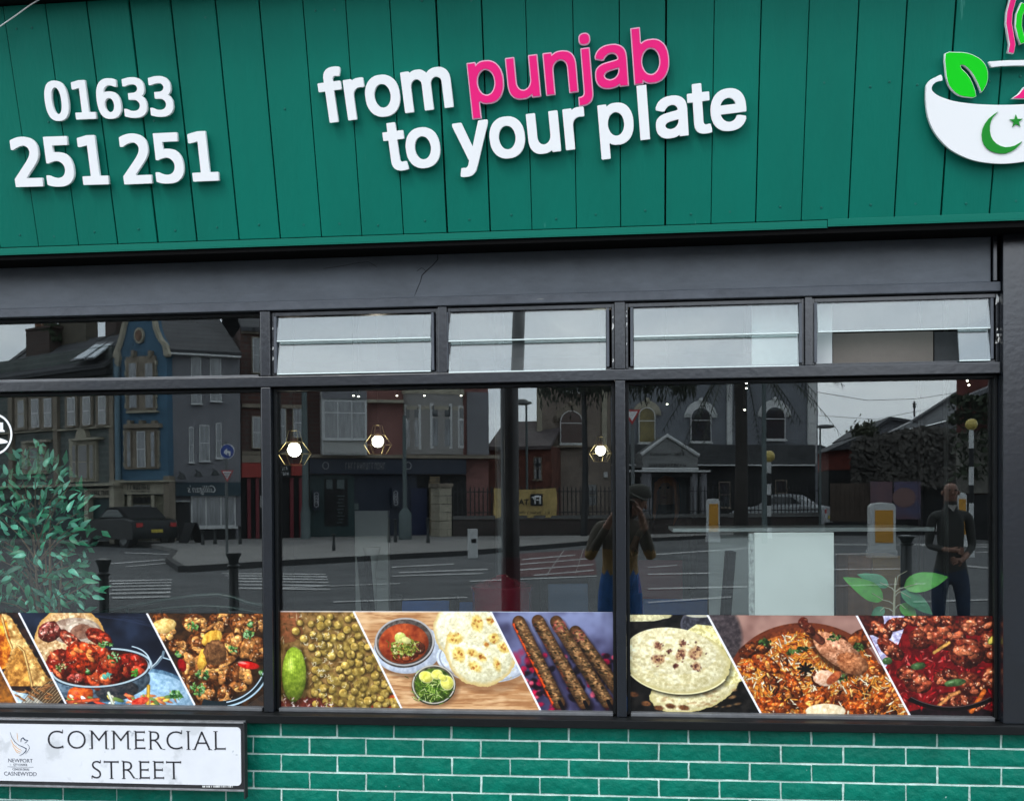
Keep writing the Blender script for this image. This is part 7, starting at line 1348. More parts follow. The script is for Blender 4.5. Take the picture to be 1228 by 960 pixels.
# hoarding with posters
fP=Fac((996,641),(1112,641)); T=thing('poster_hoarding','brown boarded hoarding with pink and blue posters at its right end','hoarding',fP.loc(1050,641))
for i in range(8): fP.part('panel',M('brown_hoarding',(.075,.055,.042),rough=.8,var=.3,vs=2),T,996+i*5.9,579,996+i*5.9+5.6,625,-.1,0)
fP.part('poster',M('pink_poster',(.20,.10,.10),rough=.5,var=.6,vs=1.2,vcol=(.07,.08,.13)),T,1044,577,1070,622,-.05,.05); fP.part('poster',M('blue_poster',(.07,.10,.20),rough=.5,var=.6,vs=1.5,vcol=(.20,.09,.09)),T,1072,577,1104,622,-.05,.05)
b=MBm(); u,z=fP.uz(1084,596,.06); b.prism([fP.p(u+.42*math.cos(2*math.pi*i/20),z+.38*math.sin(2*math.pi*i/20),.055) for i in range(20)],fP.N*.02); b.build('poster_disc',M('pale_pink_disc',(.28,.17,.16),rough=.6),T)
fP.part('plinth',m_dk,T,990,626,1112,641,-.15,.02)
# brick corner building right
fQ=Fac((1146,645),(1260,650)); T=thing('brick_corner_building','dark red brick corner building with a pale sloping cornice at the right edge','building',fQ.loc(1190,655))
body(fQ,T,1147,400,1300,M('maroon_brick',(.13,.032,.025),rough=.9,var=.5,vs=2),8); q=[fQ.p(*fQ.uz(x,y,.3),.2) for x,y in [(1147,482),(1191,464),(1240,446)]]; b=MBm(); b.path(q,.14,6); b.build('cornice',m_greyR,T); fQ.part('stone_base',M('rough_stone_wall',(.20,.19,.165),rough=.9,var=.6,vs=3.5),T,1147,512,1300,590,0,.3); fQ.part('base_recess',m_dk,T,1147,592,1300,652,0,.31)
b=MBm()
for i in range(1400):
    x,y=ri.uniform(1148,1200),ri.uniform(474,575)
    if ri.random()<(.25 if y<508 else .75): continue
    c=fQ.p(*fQ.uz(x,y,.4),.35+ri.uniform(0,.5)); s_=ri.uniform(.06,.17); a=Vector((ri.uniform(-1,1),ri.uniform(-1,1),ri.uniform(-1,1))).normalized(); d=a.orthogonal().normalized(); b.add([c-a*s_,c+d*s_*.6,c+a*s_,c-d*s_*.6],[(0,1,2,3)])
o=b.build('wall_climber',M('climber_green',(.03,.045,.02),rough=.9,var=.4,vs=2),T); o['kind']='stuff'
# ------------------------------------------------------------------ palm tree in front of the chapel
D=34; T=thing('palm_tree','tall dark palm like tree with drooping fronds in front of the chapel','tree',real(VD(889,640,D)))
b=MBm(); b.path([VD(x,y,D) for x,y in ((889,642),(889,600),(889.5,540),(889,490),(888,450),(887,425))],[.26,.22,.2,.2,.22,.2],10); b.build('trunk',M('palm_trunk',(.035,.030,.026),rough=.95,var=.4,vs=8,stretch=(1,1,4)),T,smooth=True)
m_frond=M('palm_frond',(.030,.036,.022),rough=.7,var=.4,vs=3); k=D/F; top=VD(887,425,D); rp=random.Random(5)
for i in range(26):
    az=2*math.pi*i/26+rp.uniform(-.1,.1); ln=rp.uniform(2.3,3.7); b=MBm(); prev=None; pts=[]
    el=rp.uniform(.0,.7)
    for j in range(9): t=j/8; r_=ln*t; pts.append(top+Vector((r_*math.cos(az)*1.0,r_*math.sin(az),r_*el-1.15*t*t*ln*(.55+.2*rp.random()*0)-.25*ln*t)))
    b.path(pts,[.035*(1-.8*j/8) for j in range(9)],4)
    for j in range(1,9):
        for q_ in range(3):
            t=(j-1+q_/3)/8; pp=pts[j-1].lerp(pts[j],q_/3); dr=(pts[j]-pts[j-1]).normalized(); sd_=dr.cross(Vector((0,0,1))).normalized()
            for s_ in (-1,1): l_=.55*(1-.5*t); tip=pp+sd_*s_*l_*.55+dr*l_*.45+Vector((0,0,-l_*.55)); b.add([pp,pp+dr*.05,tip],[(0,1,2)])
    b.build('frond',m_frond,T)
for x0_,D2,n_ in ((760,33,12),):
    T=thing('overhanging_tree','branch ends of a tree hanging in at the top beside the mullion','tree',real(VD(770,640,D2)))
    b=MBm(); b.path([VD(700,642,D2),VD(702,560,D2),VD(700,470,D2),VD(700,420,D2)],[.12,.10,.08,.06],6); b.path([VD(700,440,D2),VD(740,445,D2),VD(800,452,D2),VD(830,462,D2)],[.07,.05,.04,.01],6); b.build('branch',m_iron,T)
    b=MBm()
    for i in range(1500):
        x,y=ri.uniform(645,835),460+abs(ri.gauss(0,11))-6
        if x<720 and ri.random()<.5: y+=ri.uniform(0,14)
        c=VD(x,y,D2+ri.uniform(-.6,.6)); s_=ri.uniform(.05,.14); a=Vector((ri.uniform(-.3,.3),ri.uniform(-.3,.3),-1)).normalized(); d=a.orthogonal().normalized(); b.add([c-a*s_,c+d*s_*.35,c+a*s_,c-d*s_*.35],[(0,1,2,3)])
    o=b.build('foliage',m_frond,T); o['kind']='stuff'
# ------------------------------------------------------------------ overhead wires
def wire(pts,label,r_=.018):
    b=MBm(); b.path([VD(x,y,D_) for x,y,D_ in pts],r_,4); o=b.build('wire',m_iron,None); tag(o,label,'wire')
wire([(980,470,42),(1040,480,46),(1100,478,50),(1150,470,54)],'thin overhead wire crossing the sky right of the chapel',.015); wire([(103,404,34),(120,408,34),(140,398,34)],'loose aerial cable between the terrace chimneys',.02)
wire([(978,498,42),(1050,503,50),(1120,489,56)],'lower thin overhead wire crossing the sky right of the chapel',.012)
# ------------------------------------------------------------------ street furniture
m_pole=M('galvanised_pole',(.12,.13,.13),rough=.5,metal=.3); m_pg=M('green_grey_pole',(.09,.12,.12),rough=.6)
def lamp_post(px,yb,yt,label,w0=.09,w1=.14,arm=None,lum=None,par=None):
    g=VG(px,yb); D=g.y+3.9; k=D/F; ztop=VD(px,yt,D).z
    T=thing('lamp_post',label,'lamp post',real(g),'street lamps and poles')
    b=MBm(); b.tube(Vector((g.x,g.y,ZG)),Vector((g.x,g.y,ztop)),w0,w0*.7,10); b.build('pole',m_pg,T,smooth='auto')
    if w1: b=MBm(); z2=VD(px,yb-42,D).z; b.lathe((g.x,g.y,ZG),[(w1*1.15,0),(w1*1.1,.1),(w1,.12),(w1,(z2-ZG)*.85),(w0,z2-ZG)],14); b.build('base',m_pg,T,smooth='auto')
    if arm:
        q=VD(arm[0],arm[1],D); b=MBm(); b.path([Vector((g.x,g.y,ztop-.05)),q],.05,6); b.build('arm',m_pg,T); b=MBm(); b.sphere(q,.14,10,6,(2.6,1.2,.6)); b.build('luminaire',m_pole,T,smooth=True)
    return T
lamp_post(486,651,498,'thick based grey lamp post in front of the barber shop',.08,.22)
lamp_post(366.5,650,440,'grey green lamp post standing against the red shopfront',.13,.17)
lamp_post(917,652,440,'tall slim grey pole between the palm tree and the chapel window',.09,0)
lamp_post(984,641,511,'street lamp with its head poking right past the chapel corner',.05,0,arm=(990,511.5))
lamp_post(632.5,641,484,'far street lamp silhouetted in the patch of sky with a gull',.06,0,arm=(628,483.5))
g=VG(632.5,641); b=MBm(); q=VD(626.5,481.5,g.y+3.9); b.sphere(q,.14,8,6,(1.7,.8,.8)); b.sphere(q+Vector((-.22,0,.1)),.07,6,5); b.add([q+Vector((.15,0,.02)),q+Vector((.42,0,-.02)),q+Vector((.15,.02,-.05))],[(0,1,2)]); o=b.build('gull',M('gull_grey',(.2,.2,.2),rough=.8),None); tag(o,'small gull perched on the far street lamp head','bird')
m_bgl=M('amber_globe',(.55,.42,.10),rough=.35)
def beacon(px,yg,yb,label):
    g=VG(px,yb); D=g.y+3.9; k=D/F; T=thing('belisha_beacon',label,'crossing beacon',real(g),'striped crossing beacons'); c=VD(px,yg,D)
    b=MBm(); b.sphere(c,6.8*k,18,12); b.build('globe',m_bgl,T,smooth=True); n=7; z0=ZG; z1=c.z-6.6*k
    for i in range(n):
        b=MBm(); b.tube((g.x,g.y,z0+(z1-z0)*i/n),(g.x,g.y,z0+(z1-z0)*(i+1)/n),2.6*k if i>1 else 3.4*k,n=12); b.build('band',m_wf if (i+n)%2 else m_dk,T,smooth='auto')
beacon(922.5,547,645,'striped beacon with a yellow globe beside the slim grey pole'); beacon(1165,509,668,'taller looking striped beacon with a yellow globe near the right mullion')
m_amber=M('amber_plastic',(.55,.26,.02),rough=.4); m_whp=M('white_plastic',(.55,.56,.55),rough=.4)
def tbollard(px,yt,yb,w_,label,pan=True):
    g=VG(px,yb); D=g.y+3.9; k=D/F; T=thing('traffic_bollard',label,'traffic bollard',real(g),'illuminated traffic island bollards'); hw=w_*k/2; zt_=VD(px,yt,D).z; d_=hw*.5
    b=MBm(); b.prism([(g.x-hw,g.y-d_,ZG+.18),(g.x+hw,g.y-d_,ZG+.18),(g.x+hw,g.y-d_,zt_-.1),(g.x+hw*.8,g.y-d_,zt_-.03),(g.x,g.y-d_,zt_),(g.x-hw*.8,g.y-d_,zt_-.03),(g.x-hw,g.y-d_,zt_-.1)],(0,2*d_,0)); b.build('shell',m_whp,T,bevel=.02)
    b=MBm(); b.box(g.x-hw*.62,g.x+hw*.78,g.y-d_-.015,g.y-d_-.001,ZG+.35,zt_-.18); b.build('panel',m_amber,T,bevel=.005)
    b=MBm(); b.box(g.x-hw*1.1,g.x+hw*1.1,g.y-d_*1.3,g.y+d_*1.3,ZG,ZG+.178); b.build('base',m_whp,T,bevel=.02)
tbollard(855,597,650,15.5,'white traffic bollard with an amber panel left of the counter'); tbollard(1057,602,668,29,'larger white traffic bollard with an amber panel above the broad leafed plant'); tbollard(1153,590,655,11,'far white traffic bollard half hidden behind the standing man')
def sgn(name,label,px,py,D,shape,w_):
    k=D/F; c=VD(px,py,D); T=thing(name,label,'road sign',real(Vector((c.x,c.y+.05,ZG))),'road signs'); r_=w_*k/2
    return T,c,r_
# blue arrow sign over a give-way sign on one pole
D=24; T=thing('road_sign_pole','grey sign pole carrying a blue arrow disc above a give way triangle','road sign',real(VD(271,690,D)))
b=MBm(); q=VD(271.5,640,D); b.tube((q.x,q.y+.04,ZG),(q.x,q.y+.04,VD(271,530,D).z),.035,n=10); b.build('pole',m_pole,T)
def disc(c,r_,mat,n=24,th=.02,name='sign_disc',yy=0,sides=None,rot=0):
    b=MBm(); m_=sides or n; b.prism([c+Vector((r_*math.cos(2*math.pi*i/m_+rot),yy,r_*math.sin(2*math.pi*i/m_+rot))) for i in range(m_)],(0,th,0)); return b.build(name,mat,T)
m_sblue=M('sign_blue',(.02,.06,.28),rough=.4); m_swh=M('sign_white',(.7,.7,.7),rough=.4); m_sred=M('sign_red',(.45,.02,.02),rough=.4)
c=VD(272.5,541,D); kk=D/F; disc(c,9.2*kk,m_swh); disc(c,8.5*kk,m_sblue,yy=-.006,th=.005)
b=MBm(); y_=c.y-.012
def A2(pts): b.prism([(c.x+x*kk,y_,c.z+z*kk) for x,z in pts],(0,.004,0))
A2([(-4.5,-1),(0,4),(.2,.6),(4.5,.6),(4.5,-5.5),(2.4,-5.5),(2.4,-2.2),(0,-2.2),(0,-5)]); b.build('arrow',m_swh,T)
c=VD(272.5,568,D); disc(c,9.5*kk,m_sred,sides=3,rot=-math.pi/2); disc(c,6.8*kk,m_swh,sides=3,rot=-math.pi/2,yy=-.006,th=.005)
X=Vector((-1,0,0)); O=real(VD(277,568.5,D)); textbox('GIVE',' lettering'.strip(),m_dk,T,O+Vector((0,.02,0)),X,(0,0,1),8.5*kk,2.3*kk,.002,.002); O=real(VD(275.5,572,D)); textbox('WAY','lettering',m_dk,T,O+Vector((0,.02,0)),X,(0,0,1),6*kk,2.3*kk,.002,.002)
D=22; kk=D/F; T=thing('give_way_sign','inverted red and white triangle sign on a pole just right of the centre mullion','road sign',real(VD(758,700,D))); b=MBm(); q=VD(759,600,D); b.tube((q.x,q.y+.04,ZG),(q.x,q.y+.04,VD(758,488,D).z),.04,n=10); b.build('pole',m_pole,T)
c=VD(758,497,D); disc(c,12*kk,m_sred,sides=3,rot=-math.pi/2); disc(c,8*kk,m_swh,sides=3,rot=-math.pi/2,yy=-.006,th=.005)
# bollards
m_bol=M('black_bollard_paint',(.008,.012,.012),rough=.35)
def bollard(px,yt,D,w_,label,zg=None,ln=1.0):
    k=D/F; c=VD(px,yt,D); zb_=-.1 if zg is None else zg; r_=w_*k/2; T=thing('bollard',label,'bollard',real(Vector((c.x,c.y,zb_))),'black cast iron bollards')
    h=c.z-zb_; b=MBm(); b.lathe((c.x,c.y,zb_),[(r_*1.25,0),(r_*1.25,.12),(r_,.15),(r_*.86,h*.80)],16); b.build('shaft',m_bol,T,smooth='auto'); b=MBm(); b.lathe((c.x,c.y,zb_+h*.80+.001),[(r_*.9,0),(r_*1.3,h*.03),(r_*.9,h*.05),(r_*1.0,h*.10),(r_*1.45,h*.165),(r_*1.4,h*.185),(r_*.4,h*.2)],16); b.build('cap',m_bol,T,smooth='auto')
bollard(124,669,11.2,13,'black bollard near the kerb beside the artificial tree'); bollard(280,661,12.6,13,'black bollard under the blue arrow sign'); bollard(1087,641,16.5,14,'black bollard right of the large traffic bollard',ZG)
for px,yt,yb,lb in ((258,634,652,'small far bollard under the pub window'),(288,630,652,'small far bollard beside the red shopfront'),(400,640,660,'small far bollard in front of the dark display window'),(466,622,650,'small far bollard, left of the pair by the thick lamp post'),(474,622,650,'small far bollard, right of the pair by the thick lamp post'),(513,621,651,'small far bollard beside the yellow brick pier'),(243,636,653,'small far bollard next to the A shaped board')):
    g=VG(px,yb,ZG+.12); bollard(px,yt,g.y+3.9,3.6,lb,ZG+.12)
# dark round post close by, tall enough to show in the tilted louvre blades too
D=9.3; k=D/F; q=VD(612,640,D); T=thing('street_post','thick dark round post with a dark red foot, seen between curved bay and yellow banner','post',real(Vector((q.x,q.y,0)))); zz=VD(612,668,D).z
b=MBm(); b.lathe((q.x,q.y,0),[(11*k,zz+.001),(11*k,2.6),(8.5*k,2.8),(8.0*k,9.5)],20); b.build('shaft',M('dark_post_paint',(.030,.026,.026),rough=.4,var=.3,vs=3),T,smooth='auto')
b=MBm(); b.lathe((q.x,q.y,0),[(11.5*k,-.02),(11.5*k,zz)],20); b.build('foot',M('dark_red_paint',(.06,.014,.018),rough=.4),T,smooth='auto')
# small white sign
fS=Fac((563,670),(574,669.5)); T=thing('white_post_sign','small white upright sign post on the far kerb in the middle pane','sign',fS.loc(568,670)); fS.part('panel',m_whp,T,563.5,634,573,669,-.1,0); fS.part('mark',m_dk,T,565.5,646,571,651,.001,.01)
b=MBm(); q=VG(578,668); k=(q.y+3.9)/F; 
# A-board
fS=Fac((219,654.5),(236,655)); T=thing('a_board','black A shaped pavement board outside the pub door','sign',fS.loc(228,655))
for s_,lb in ((1,'panel'),(-1,'panel')):
    b=MBm(); u0,z0=fS.uz(224,654,0); u1,z1_=fS.uz(235,626,0); b.prism([fS.p(u0,z0,.35*s_),fS.p(u1,z0,.35*s_),fS.p(u1,z1_,.03*s_),fS.p(u0,z1_,.03*s_)],fS.N*.03*s_); b.build(lb,m_dk,T)
# parked dark car, rear three-quarter
def car(T,O,fwd,L_,Wd,Ht,matb,matg,roofm):
    fx=fwd.normalized(); sx_=Vector((fx.y,-fx.x,0)); Z=Vector((0,0,1))
    pr=[(0,.30),(0.02,.50),(.03,.62),(.12,.70),(.24,.72),(.36,.97),(.46,1.0),(.60,.98),(.72,.70),(.86,.66),(.97,.56),(1.0,.40),(.99,.2),(0.01,.2)]
    def pt(t,h,s): return O+fx*(t*L_)+Z*(h*Ht)+sx_*(s*Wd/2)
    b=MBm(); lo=[(0,.22),(.0,.48),(.02,.66),(.16,.72),(.70,.70),(.92,.62),(1.0,.48),(1.0,.22)]
    n=len(lo); prof=[(-1,.96),(-.92,1.0),(.92,1.0),(1,.96)]
    vs=[];fs=[]
    for s_,kx in ((-1,.0),(-.90,1),(.90,1),(1,.0)):
        for t,h in lo: vs.append(pt(.02+(t-.0)*.96 if not kx else t,h if kx or h<.6 else h-.05,s_))
    for j in range(3):
        for i in range(n): fs.append((j*n+i,j*n+(i+1)%n,(j+1)*n+(i+1)%n,(j+1)*n+i))
    fs+=[tuple(range(n)),tuple(range(3*n,4*n))]; b.add(vs,fs); b.build('body',matb,T,bevel=.02,smooth='auto')
    b=MBm(); b.prism([pt(t,h,-.80) for t,h in ((.14,.71),(.30,.97),(.40,1.0),(.54,.98),(.70,.70))],sx_*Wd*.80); b.build('soft_top',roofm,T,bevel=.03)
    b=MBm(); b.prism([pt(t,h,-.815) for t,h in ((.24,.74),(.34,.92),(.52,.93),(.65,.74))],sx_*Wd*.815); b.build('side_window',matg,T)
    for t in (.17,.81):
        for s_ in (-.98,.80):
            c=pt(t,.22,s_); b=MBm(); b.tube(c,c+sx_*Wd*.10,.33,n=18); w_=b.build('wheel',m_dk,T); b=MBm(); b.tube(c-sx_*.012,c+sx_*(Wd*.10+.012),.21,n=14); b.build('rim',m_pole,w_)
    for s_ in (-.86,.60): b=MBm(); b.prism([pt(-.003,.50,s_),pt(-.003,.60,s_),pt(-.003,.60,s_+.26),pt(-.003,.50,s_+.26)],fx*.03); b.build('tail_light',m_sred,T)
    b=MBm(); b.prism([pt(-.006,.36,-.25),pt(-.006,.44,-.25),pt(-.006,.44,.25),pt(-.006,.36,.25)],fx*.03); b.build('number_plate',M('yellow_plate',(.5,.4,.05),rough=.5),T)
O=VG(188,656); fr_=VG(104,654.8); O.z=ZG; fr_.z=ZG
T=thing('dark_convertible','dark green soft top car parked outside the blue gabled house','car',real(O))
m_carb=M('dark_car_paint',(.004,.007,.008),rough=.3,spec=.35); dir_=(fr_-O); dir_.z=0
car(T,O,Vector((dir_.x,dir_.y+1.0,0)),3.5,1.6,1.3,m_carb,M('car_glass',(.10,.12,.12),rough=.1,spec=.9),m_dk)
O=VG(1006,639); O.z=ZG-.05; T=thing('white_car','pale car parked behind the railings beyond the chapel','car',real(O)); car(T,Vector((O.x,O.y+2,O.z)),Vector((-1,.4,0)),4.2,1.8,1.7,M('pale_car_paint',(.35,.37,.38),rough=.25),m_gl,M('pale_car_roof',(.35,.37,.38),rough=.25))

# ================================================================== PEOPLE (standing in the street, seen mirrored)
m_skin=M('skin',(.30,.16,.11),rough=.6); m_skin2=M('tanned_skin',(.24,.125,.085),rough=.6)
def skinmesh(name,verts,edges,rad,root,mats,region,parent,sub=2):
    me=bpy.data.meshes.new(name); me.from_pydata([tuple(v) for v in verts],edges,[]); o=bpy.data.objects.new(name,me); COL.objects.link(o)
    md=o.modifiers.new('skin','SKIN'); md.use_smooth_shade=True; md.branch_smoothing=.3
    sv=me.skin_vertices[0].data
    for i,r_ in enumerate(rad): sv[i].radius=(r_,r_) if not isinstance(r_,tuple) else r_; sv[i].use_root=(i==root)
    ss=o.modifiers.new('sub','SUBSURF'); ss.levels=sub; ss.render_levels=sub
    dg=bpy.context.evaluated_depsgraph_get(); dg.update(); nm=bpy.data.meshes.new_from_object(o.evaluated_get(dg)); bpy.data.objects.remove(o)
    off=WL[parent]; nm.materials.clear()
    for q in mats: nm.materials.append(q)
    for p_ in nm.polygons:
        p_.use_smooth=True; p_.material_index=region(p_.center)
    for v in nm.vertices: v.co-=off
    nm.name=name; ob=bpy.data.objects.new(name,nm); link(ob,parent); WL[ob]=off; return ob
def person(label,J,mats,region,hair=None,hatm=None,face=None,skinm=None,bulk=1.0,extra=None):
    """J in real coordinates; body is one skinned surface with five fingers on each hand"""
    base=Vector((J['pelvis'].x,J['pelvis'].y,min(J['toeL'].z,J['toeR'].z))); T=thing('person',label,'person',base)
    V=[];E=[];Rd=[]
    def add(p_,r_,to=None): V.append(Vector(p_)); Rd.append(r_); (E.append((to,len(V)-1)) if to is not None else None); return len(V)-1
    pl=add(J['pelvis'],(.155*bulk,.11*bulk)); sp=add(J['pelvis'].lerp(J['chest'],.5),(.14*bulk,.105*bulk),pl); ch=add(J['chest'],(.17*bulk,.115*bulk),sp); ub=add(J['chest'].lerp(J['neck'],.6),(.12*bulk,.09*bulk),ch); nk=add(J['neck'],.055,ub)
    hd=J['head']; up=(hd-J['neck']).normalized(); n1=add(hd-up*.045,(.062,.07),nk); n2=add(hd+up*.03,(.075,.088),n1); n3=add(hd+up*.10,(.05,.06),n2)
    for s_ in 'LR':
        sh=add(J['sh'+s_],.062*bulk,ub); el=add(J['el'+s_],.043*bulk,sh); add_m=add(J['el'+s_].lerp(J['wr'+s_],.5),.036*bulk,el); wr=add(J['wr'+s_],.026,add_m)
        hdv=(J['hand'+s_]-J['wr'+s_]).normalized(); pm=J['palm'+s_].normalized(); sd_=hdv.cross(pm).normalized()
        pc=add(J['wr'+s_]+hdv*.05,.026,wr); kn=add(J['wr'+s_]+hdv*.085,.024,pc)
        for k_,(o_,l_) in enumerate(((-.032,.070),(-.011,.080),(.011,.075),(.032,.060))):
            a=J['wr'+s_]+hdv*.098+sd_*o_; f1=add(a,.0095,kn); f2=add(a+hdv*l_*.42+pm*l_*.22,.0085,f1); add(a+hdv*l_*.55+pm*l_*.62,.0075,f2)
        t1=add(J['wr'+s_]+hdv*.045-sd_*.040+pm*.012,.0115,pc); add(J['wr'+s_]+hdv*.078-sd_*.052+pm*.036,.0095,t1)
        hp=add(J['pelvis'].lerp(J['hip'+s_],1.0),.098*bulk,pl); kn_=add(J['kn'+s_],.064*bulk,hp); cf=add(J['kn'+s_].lerp(J['an'+s_],.35),.058*bulk,kn_); an=add(J['an'+s_],.042,cf); add(J['toe'+s_],.035,an)
    skinmesh('body',V,E,Rd,pl,mats,region,T)
    fwd=J['fwd'].normalized(); sid=up.cross(fwd).normalized()
    sk=skinm or m_skin
    b=MB(); nz=hd+fwd*.092+up*-.005; b.add([nz+up*.03-fwd*.008,nz+sid*.014-fwd*.016-up*.012,nz-sid*.014-fwd*.016-up*.012,nz+fwd*.020-up*.012],[(0,1,3),(0,3,2),(1,2,3),(0,2,1)]); b.build('nose',sk,T,smooth=True)
    for s_ in (-1,1):
        b=MB(); b.sphere(hd+sid*s_*.076-fwd*.005+up*.0,.026,8,6,(.5,.7,1)); b.build('ear',sk,T,smooth=True)
        b=MB(); b.sphere(hd+fwd*.080+sid*s_*.030+up*.028,.011,8,6,(1,.6,.7)); b.build('eye',m_dk,T,smooth=True)
    b=MB(); b.sphere(hd+fwd*.083-up*.045,.020,8,6,(1.1,.35,.3)); b.build('mouth',M('lip',(.22,.07,.06),rough=.5),T,smooth=True)
    return T,up,fwd,sid,hd
def stand(x,y,z,h,face,lean=0,arms=None,spread=.11):
    """joint set for a standing adult; face = unit vector"""
    f=Vector(face).normalized(); r_=Vector((f.y,-f.x,0)); Z=Vector((0,0,1)); B=Vector((x,y,z)); k_=h/1.75
    J=dict(pelvis=B+Z*.95*k_,chest=B+Z*1.27*k_+f*lean*.3,neck=B+Z*1.50*k_+f*lean*.6,head=B+Z*1.635*k_+f*(lean*.8+.01),fwd=f)
    for s_,q in (('L',-1),('R',1)):
        J['hip'+s_]=B+Z*.86*k_+r_*q*.10*k_; J['kn'+s_]=B+Z*.48*k_+r_*q*spread*k_+f*.02; J['an'+s_]=B+Z*.085*k_+r_*q*(spread+.01)*k_-f*.02; J['toe'+s_]=B+Z*.035+r_*q*(spread+.03)*k_+f*.13; J['sh'+s_]=B+Z*1.43*k_+r_*q*.175*k_+f*lean*.5
        J['el'+s_]=J['sh'+s_]-Z*.29*k_+r_*q*.04; J['wr'+s_]=J['el'+s_]-Z*.24*k_+f*.03; J['hand'+s_]=J['wr'+s_]-Z*.1; J['palm'+s_]=-r_*q
    return J,f,r_,Z,B
# photographer, just behind the camera, both hands raised round the phone
J,f,r_,Z,B=stand(-.06,-4.30,-.0,1.66,(.02,1,0),.03)
J['head']+=Vector((.135,.02,0)); J['neck']+=Vector((.075,0,0))
ph=CAM+Vector((.0,-.035,-.02))
for s_,q in (('L',-1),('R',1)):
    J['el'+s_]=J['sh'+s_]-Z*.25+r_*q*.08+f*.10; J['wr'+s_]=ph+r_*q*.105-Z*.075-f*.035; J['hand'+s_]=ph+r_*q*.05+Z*.02; J['palm'+s_]=(f*.5-r_*q*.8)
m_olive=M('olive_tan_jacket',(.10,.085,.065),rough=.85,var=.3,vs=8); m_ochre=M('ochre_jacket_hem',(.36,.22,.08),rough=.85,var=.25,vs=9); m_jean=M('blue_jeans',(.045,.15,.42),rough=.85,var=.35,vs=14)
T,up,fw_,sd,hd=person('person in ochre and olive jacket, cap and jeans taking the picture, at the centre mullion',J,[m_olive,m_ochre,m_jean,m_skin,m_dk],lambda c:(3 if (c.z>1.445 and abs(c.x-J['head'].x)<.12 and c.y<-4.1) or (c-J['wrL']).length<.13 and c.y>-4.13 or (c-J['wrR']).length<.13 and c.y>-4.13 else (4 if c.z<.10 else (2 if c.z<.98 else (1 if c.z<1.17 else 0)))),bulk=1.08)
b=MB(); b.lathe(hd+up*.035-fw_*.008,[(.098,0),(.104,.015),(.098,.06),(.075,.095),(.03,.112)],18); b.build('cap',M('dark_olive_cap',(.045,.045,.035),rough=.9),T,smooth='auto'); b=MB(); b.prism([hd+up*.045+fw_*.07-sd*.075,hd+up*.045+fw_*.07+sd*.075,hd+up*.03+fw_*.15+sd*.045,hd+up*.03+fw_*.15-sd*.045],up*.008); b.build('cap_peak',MATS['dark_olive_cap'],T,bevel=.002)
b=MB(); b.box(ph.x-.037,ph.x+.037,ph.y-.016,ph.y-.008,ph.z-.085,ph.z+.062); o=b.build('phone',m_dk,None,bevel=.003); tag(o,'black phone held up in both hands at the centre mullion','phone')
# diner inside, long auburn hair, leaning in with one arm stretched out
YW=3.9; q=P(795,589,YW); J,f,r_,Z,B=stand(q.x+.03,YW+.05,.12,1.62,(-.25,-1,0),.0)
dz=q.z-J['head'].z
for k_ in ('head','neck','chest','shL','shR'): J[k_]=J[k_]+Vector((0,0,dz))
si='L' if J['shL'].x<J['shR'].x else 'R'; ot='R' if si=='L' else 'L'
J['el'+si]=P(777,627,YW-.12); J['wr'+si]=P(763,645,YW-.22); J['hand'+si]=P(758,657,YW-.26); J['palm'+si]=Vector((.5,-.4,-.3))
m_darkc=M('dark_coat',(.010,.010,.010),rough=.9,var=.3,vs=6); m_sleeve=M('dark_brown_sleeve',(.16,.13,.10),rough=.9)
T,up,fw_,sd,hd=person('person with long auburn hair inside the restaurant, one arm reaching down to the table',J,[m_darkc,m_sleeve,m_skin,m_dk],lambda c:(2 if (c-J['head']).length<.115 or (c-J['hand'+si]).length<.10 else (1 if c.x<J['sh'+si].x+.02 and c.z>1.1 else 0)),bulk=.80)
m_hair=M('auburn_hair',(.55,.19,.065),rough=.45,var=.5,vs=10,stretch=(9,9,.8))
rh=random.Random(2)
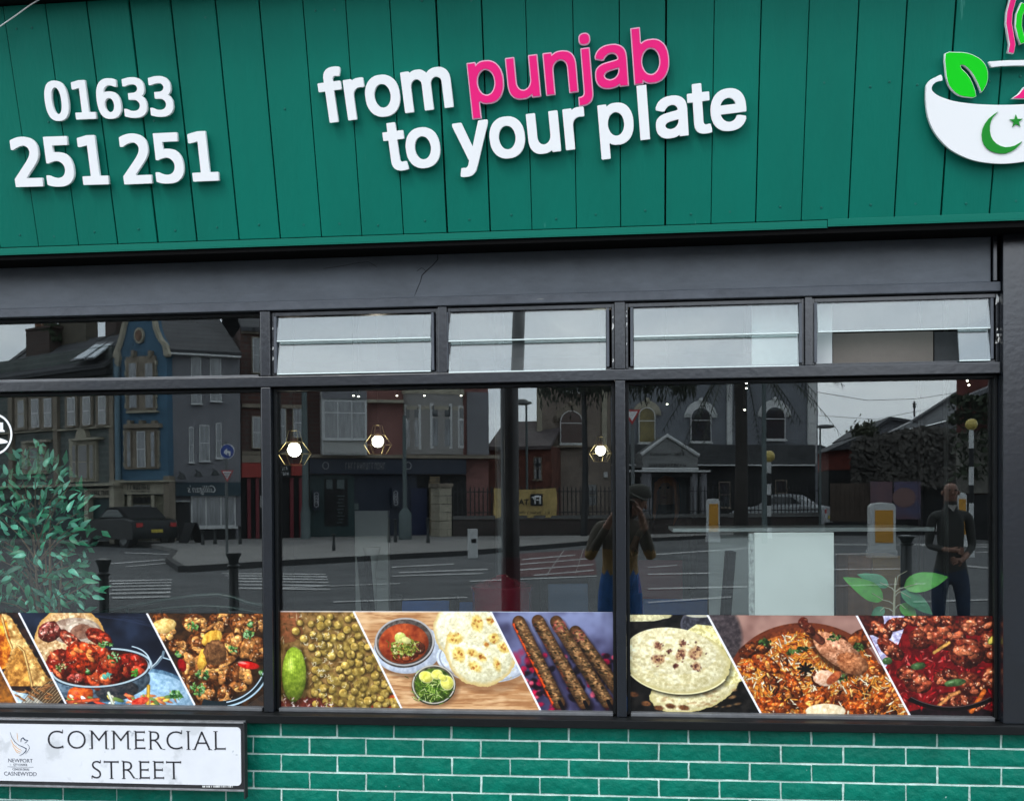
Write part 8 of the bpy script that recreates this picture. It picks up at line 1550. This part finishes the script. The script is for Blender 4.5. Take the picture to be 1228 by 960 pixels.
for i in range(40):
    a=rh.uniform(0,2*math.pi); dirn=(sd*math.cos(a)+fw_*math.sin(a))
    if math.sin(a)>.35: continue
    b=MB(); p0=hd+up*.112; p1=hd+dirn*.078+up*.06; p2=hd+dirn*.084-up*.05; p3=hd+dirn*.088-up*.18+fw_*.03; p4=hd+dirn*.070-up*(rh.uniform(.24,.34))+fw_*.06; b.path([p0,p1,p2,p3,p4],[.008,.014,.015,.013,.003],6); b.build('hair_lock',m_hair,T,smooth=True)
b=MB(); b.sphere(hd+up*.045-fw_*.02,.086,14,10,(1,1,.86)); b.build('hair_crown',m_hair,T,smooth=True)
# bystander near the right mullion, arms folded low in front
q=VD(1140,599,10.4); Bz=0; xx=q.x; yy=.11-q.y
J,f,r_,Z,B=stand(xx,yy,-.12,1.86,(-.05,1,0),0)
for s_,q2 in (('L',-1),('R',1)): J['sh'+s_]-=r_*q2*.02; J['el'+s_]=J['sh'+s_]-Z*.30+r_*q2*.03+f*(.02 if q2>0 else -.03); J['wr'+s_]=B+Z*(1.19 if q2<0 else 1.10)+f*.21+r_*q2*.06; J['hand'+s_]=J['wr'+s_]-r_*q2*.07+f*.05; J['palm'+s_]=-f*.6-Z*.3
m_polo=M('dark_polo_shirt',(.042,.044,.040),rough=.9,var=.25,vs=8); m_jean2=M('dark_jeans',(.020,.040,.085),rough=.9,var=.3,vs=12)
def reg(c):
    if c.z-B.z>1.555*1.06: return 1
    if c.y-B.y>.155 and c.z-B.z<1.25: return 1
    if c.z-B.z<.10: return 3
    return 2 if c.z-B.z<.98 and not any((c-J[k_]).length<.15 for k_ in('elL','elR')) else 0
T,up,fw_,sd,hd=person('bald man in a dark polo shirt and jeans standing near the right mullion',J,[m_polo,m_skin2,m_jean2,m_dk],reg,skinm=m_skin2,bulk=.92)
b=MB(); b.prism([hd-up*.115+fw_*.05+sd*.05,hd-up*.115+fw_*.05-sd*.05,hd-up*.18+fw_*.10],fw_*.012); b.build('collar',M('pale_collar',(.25,.24,.22),rough=.8),T)
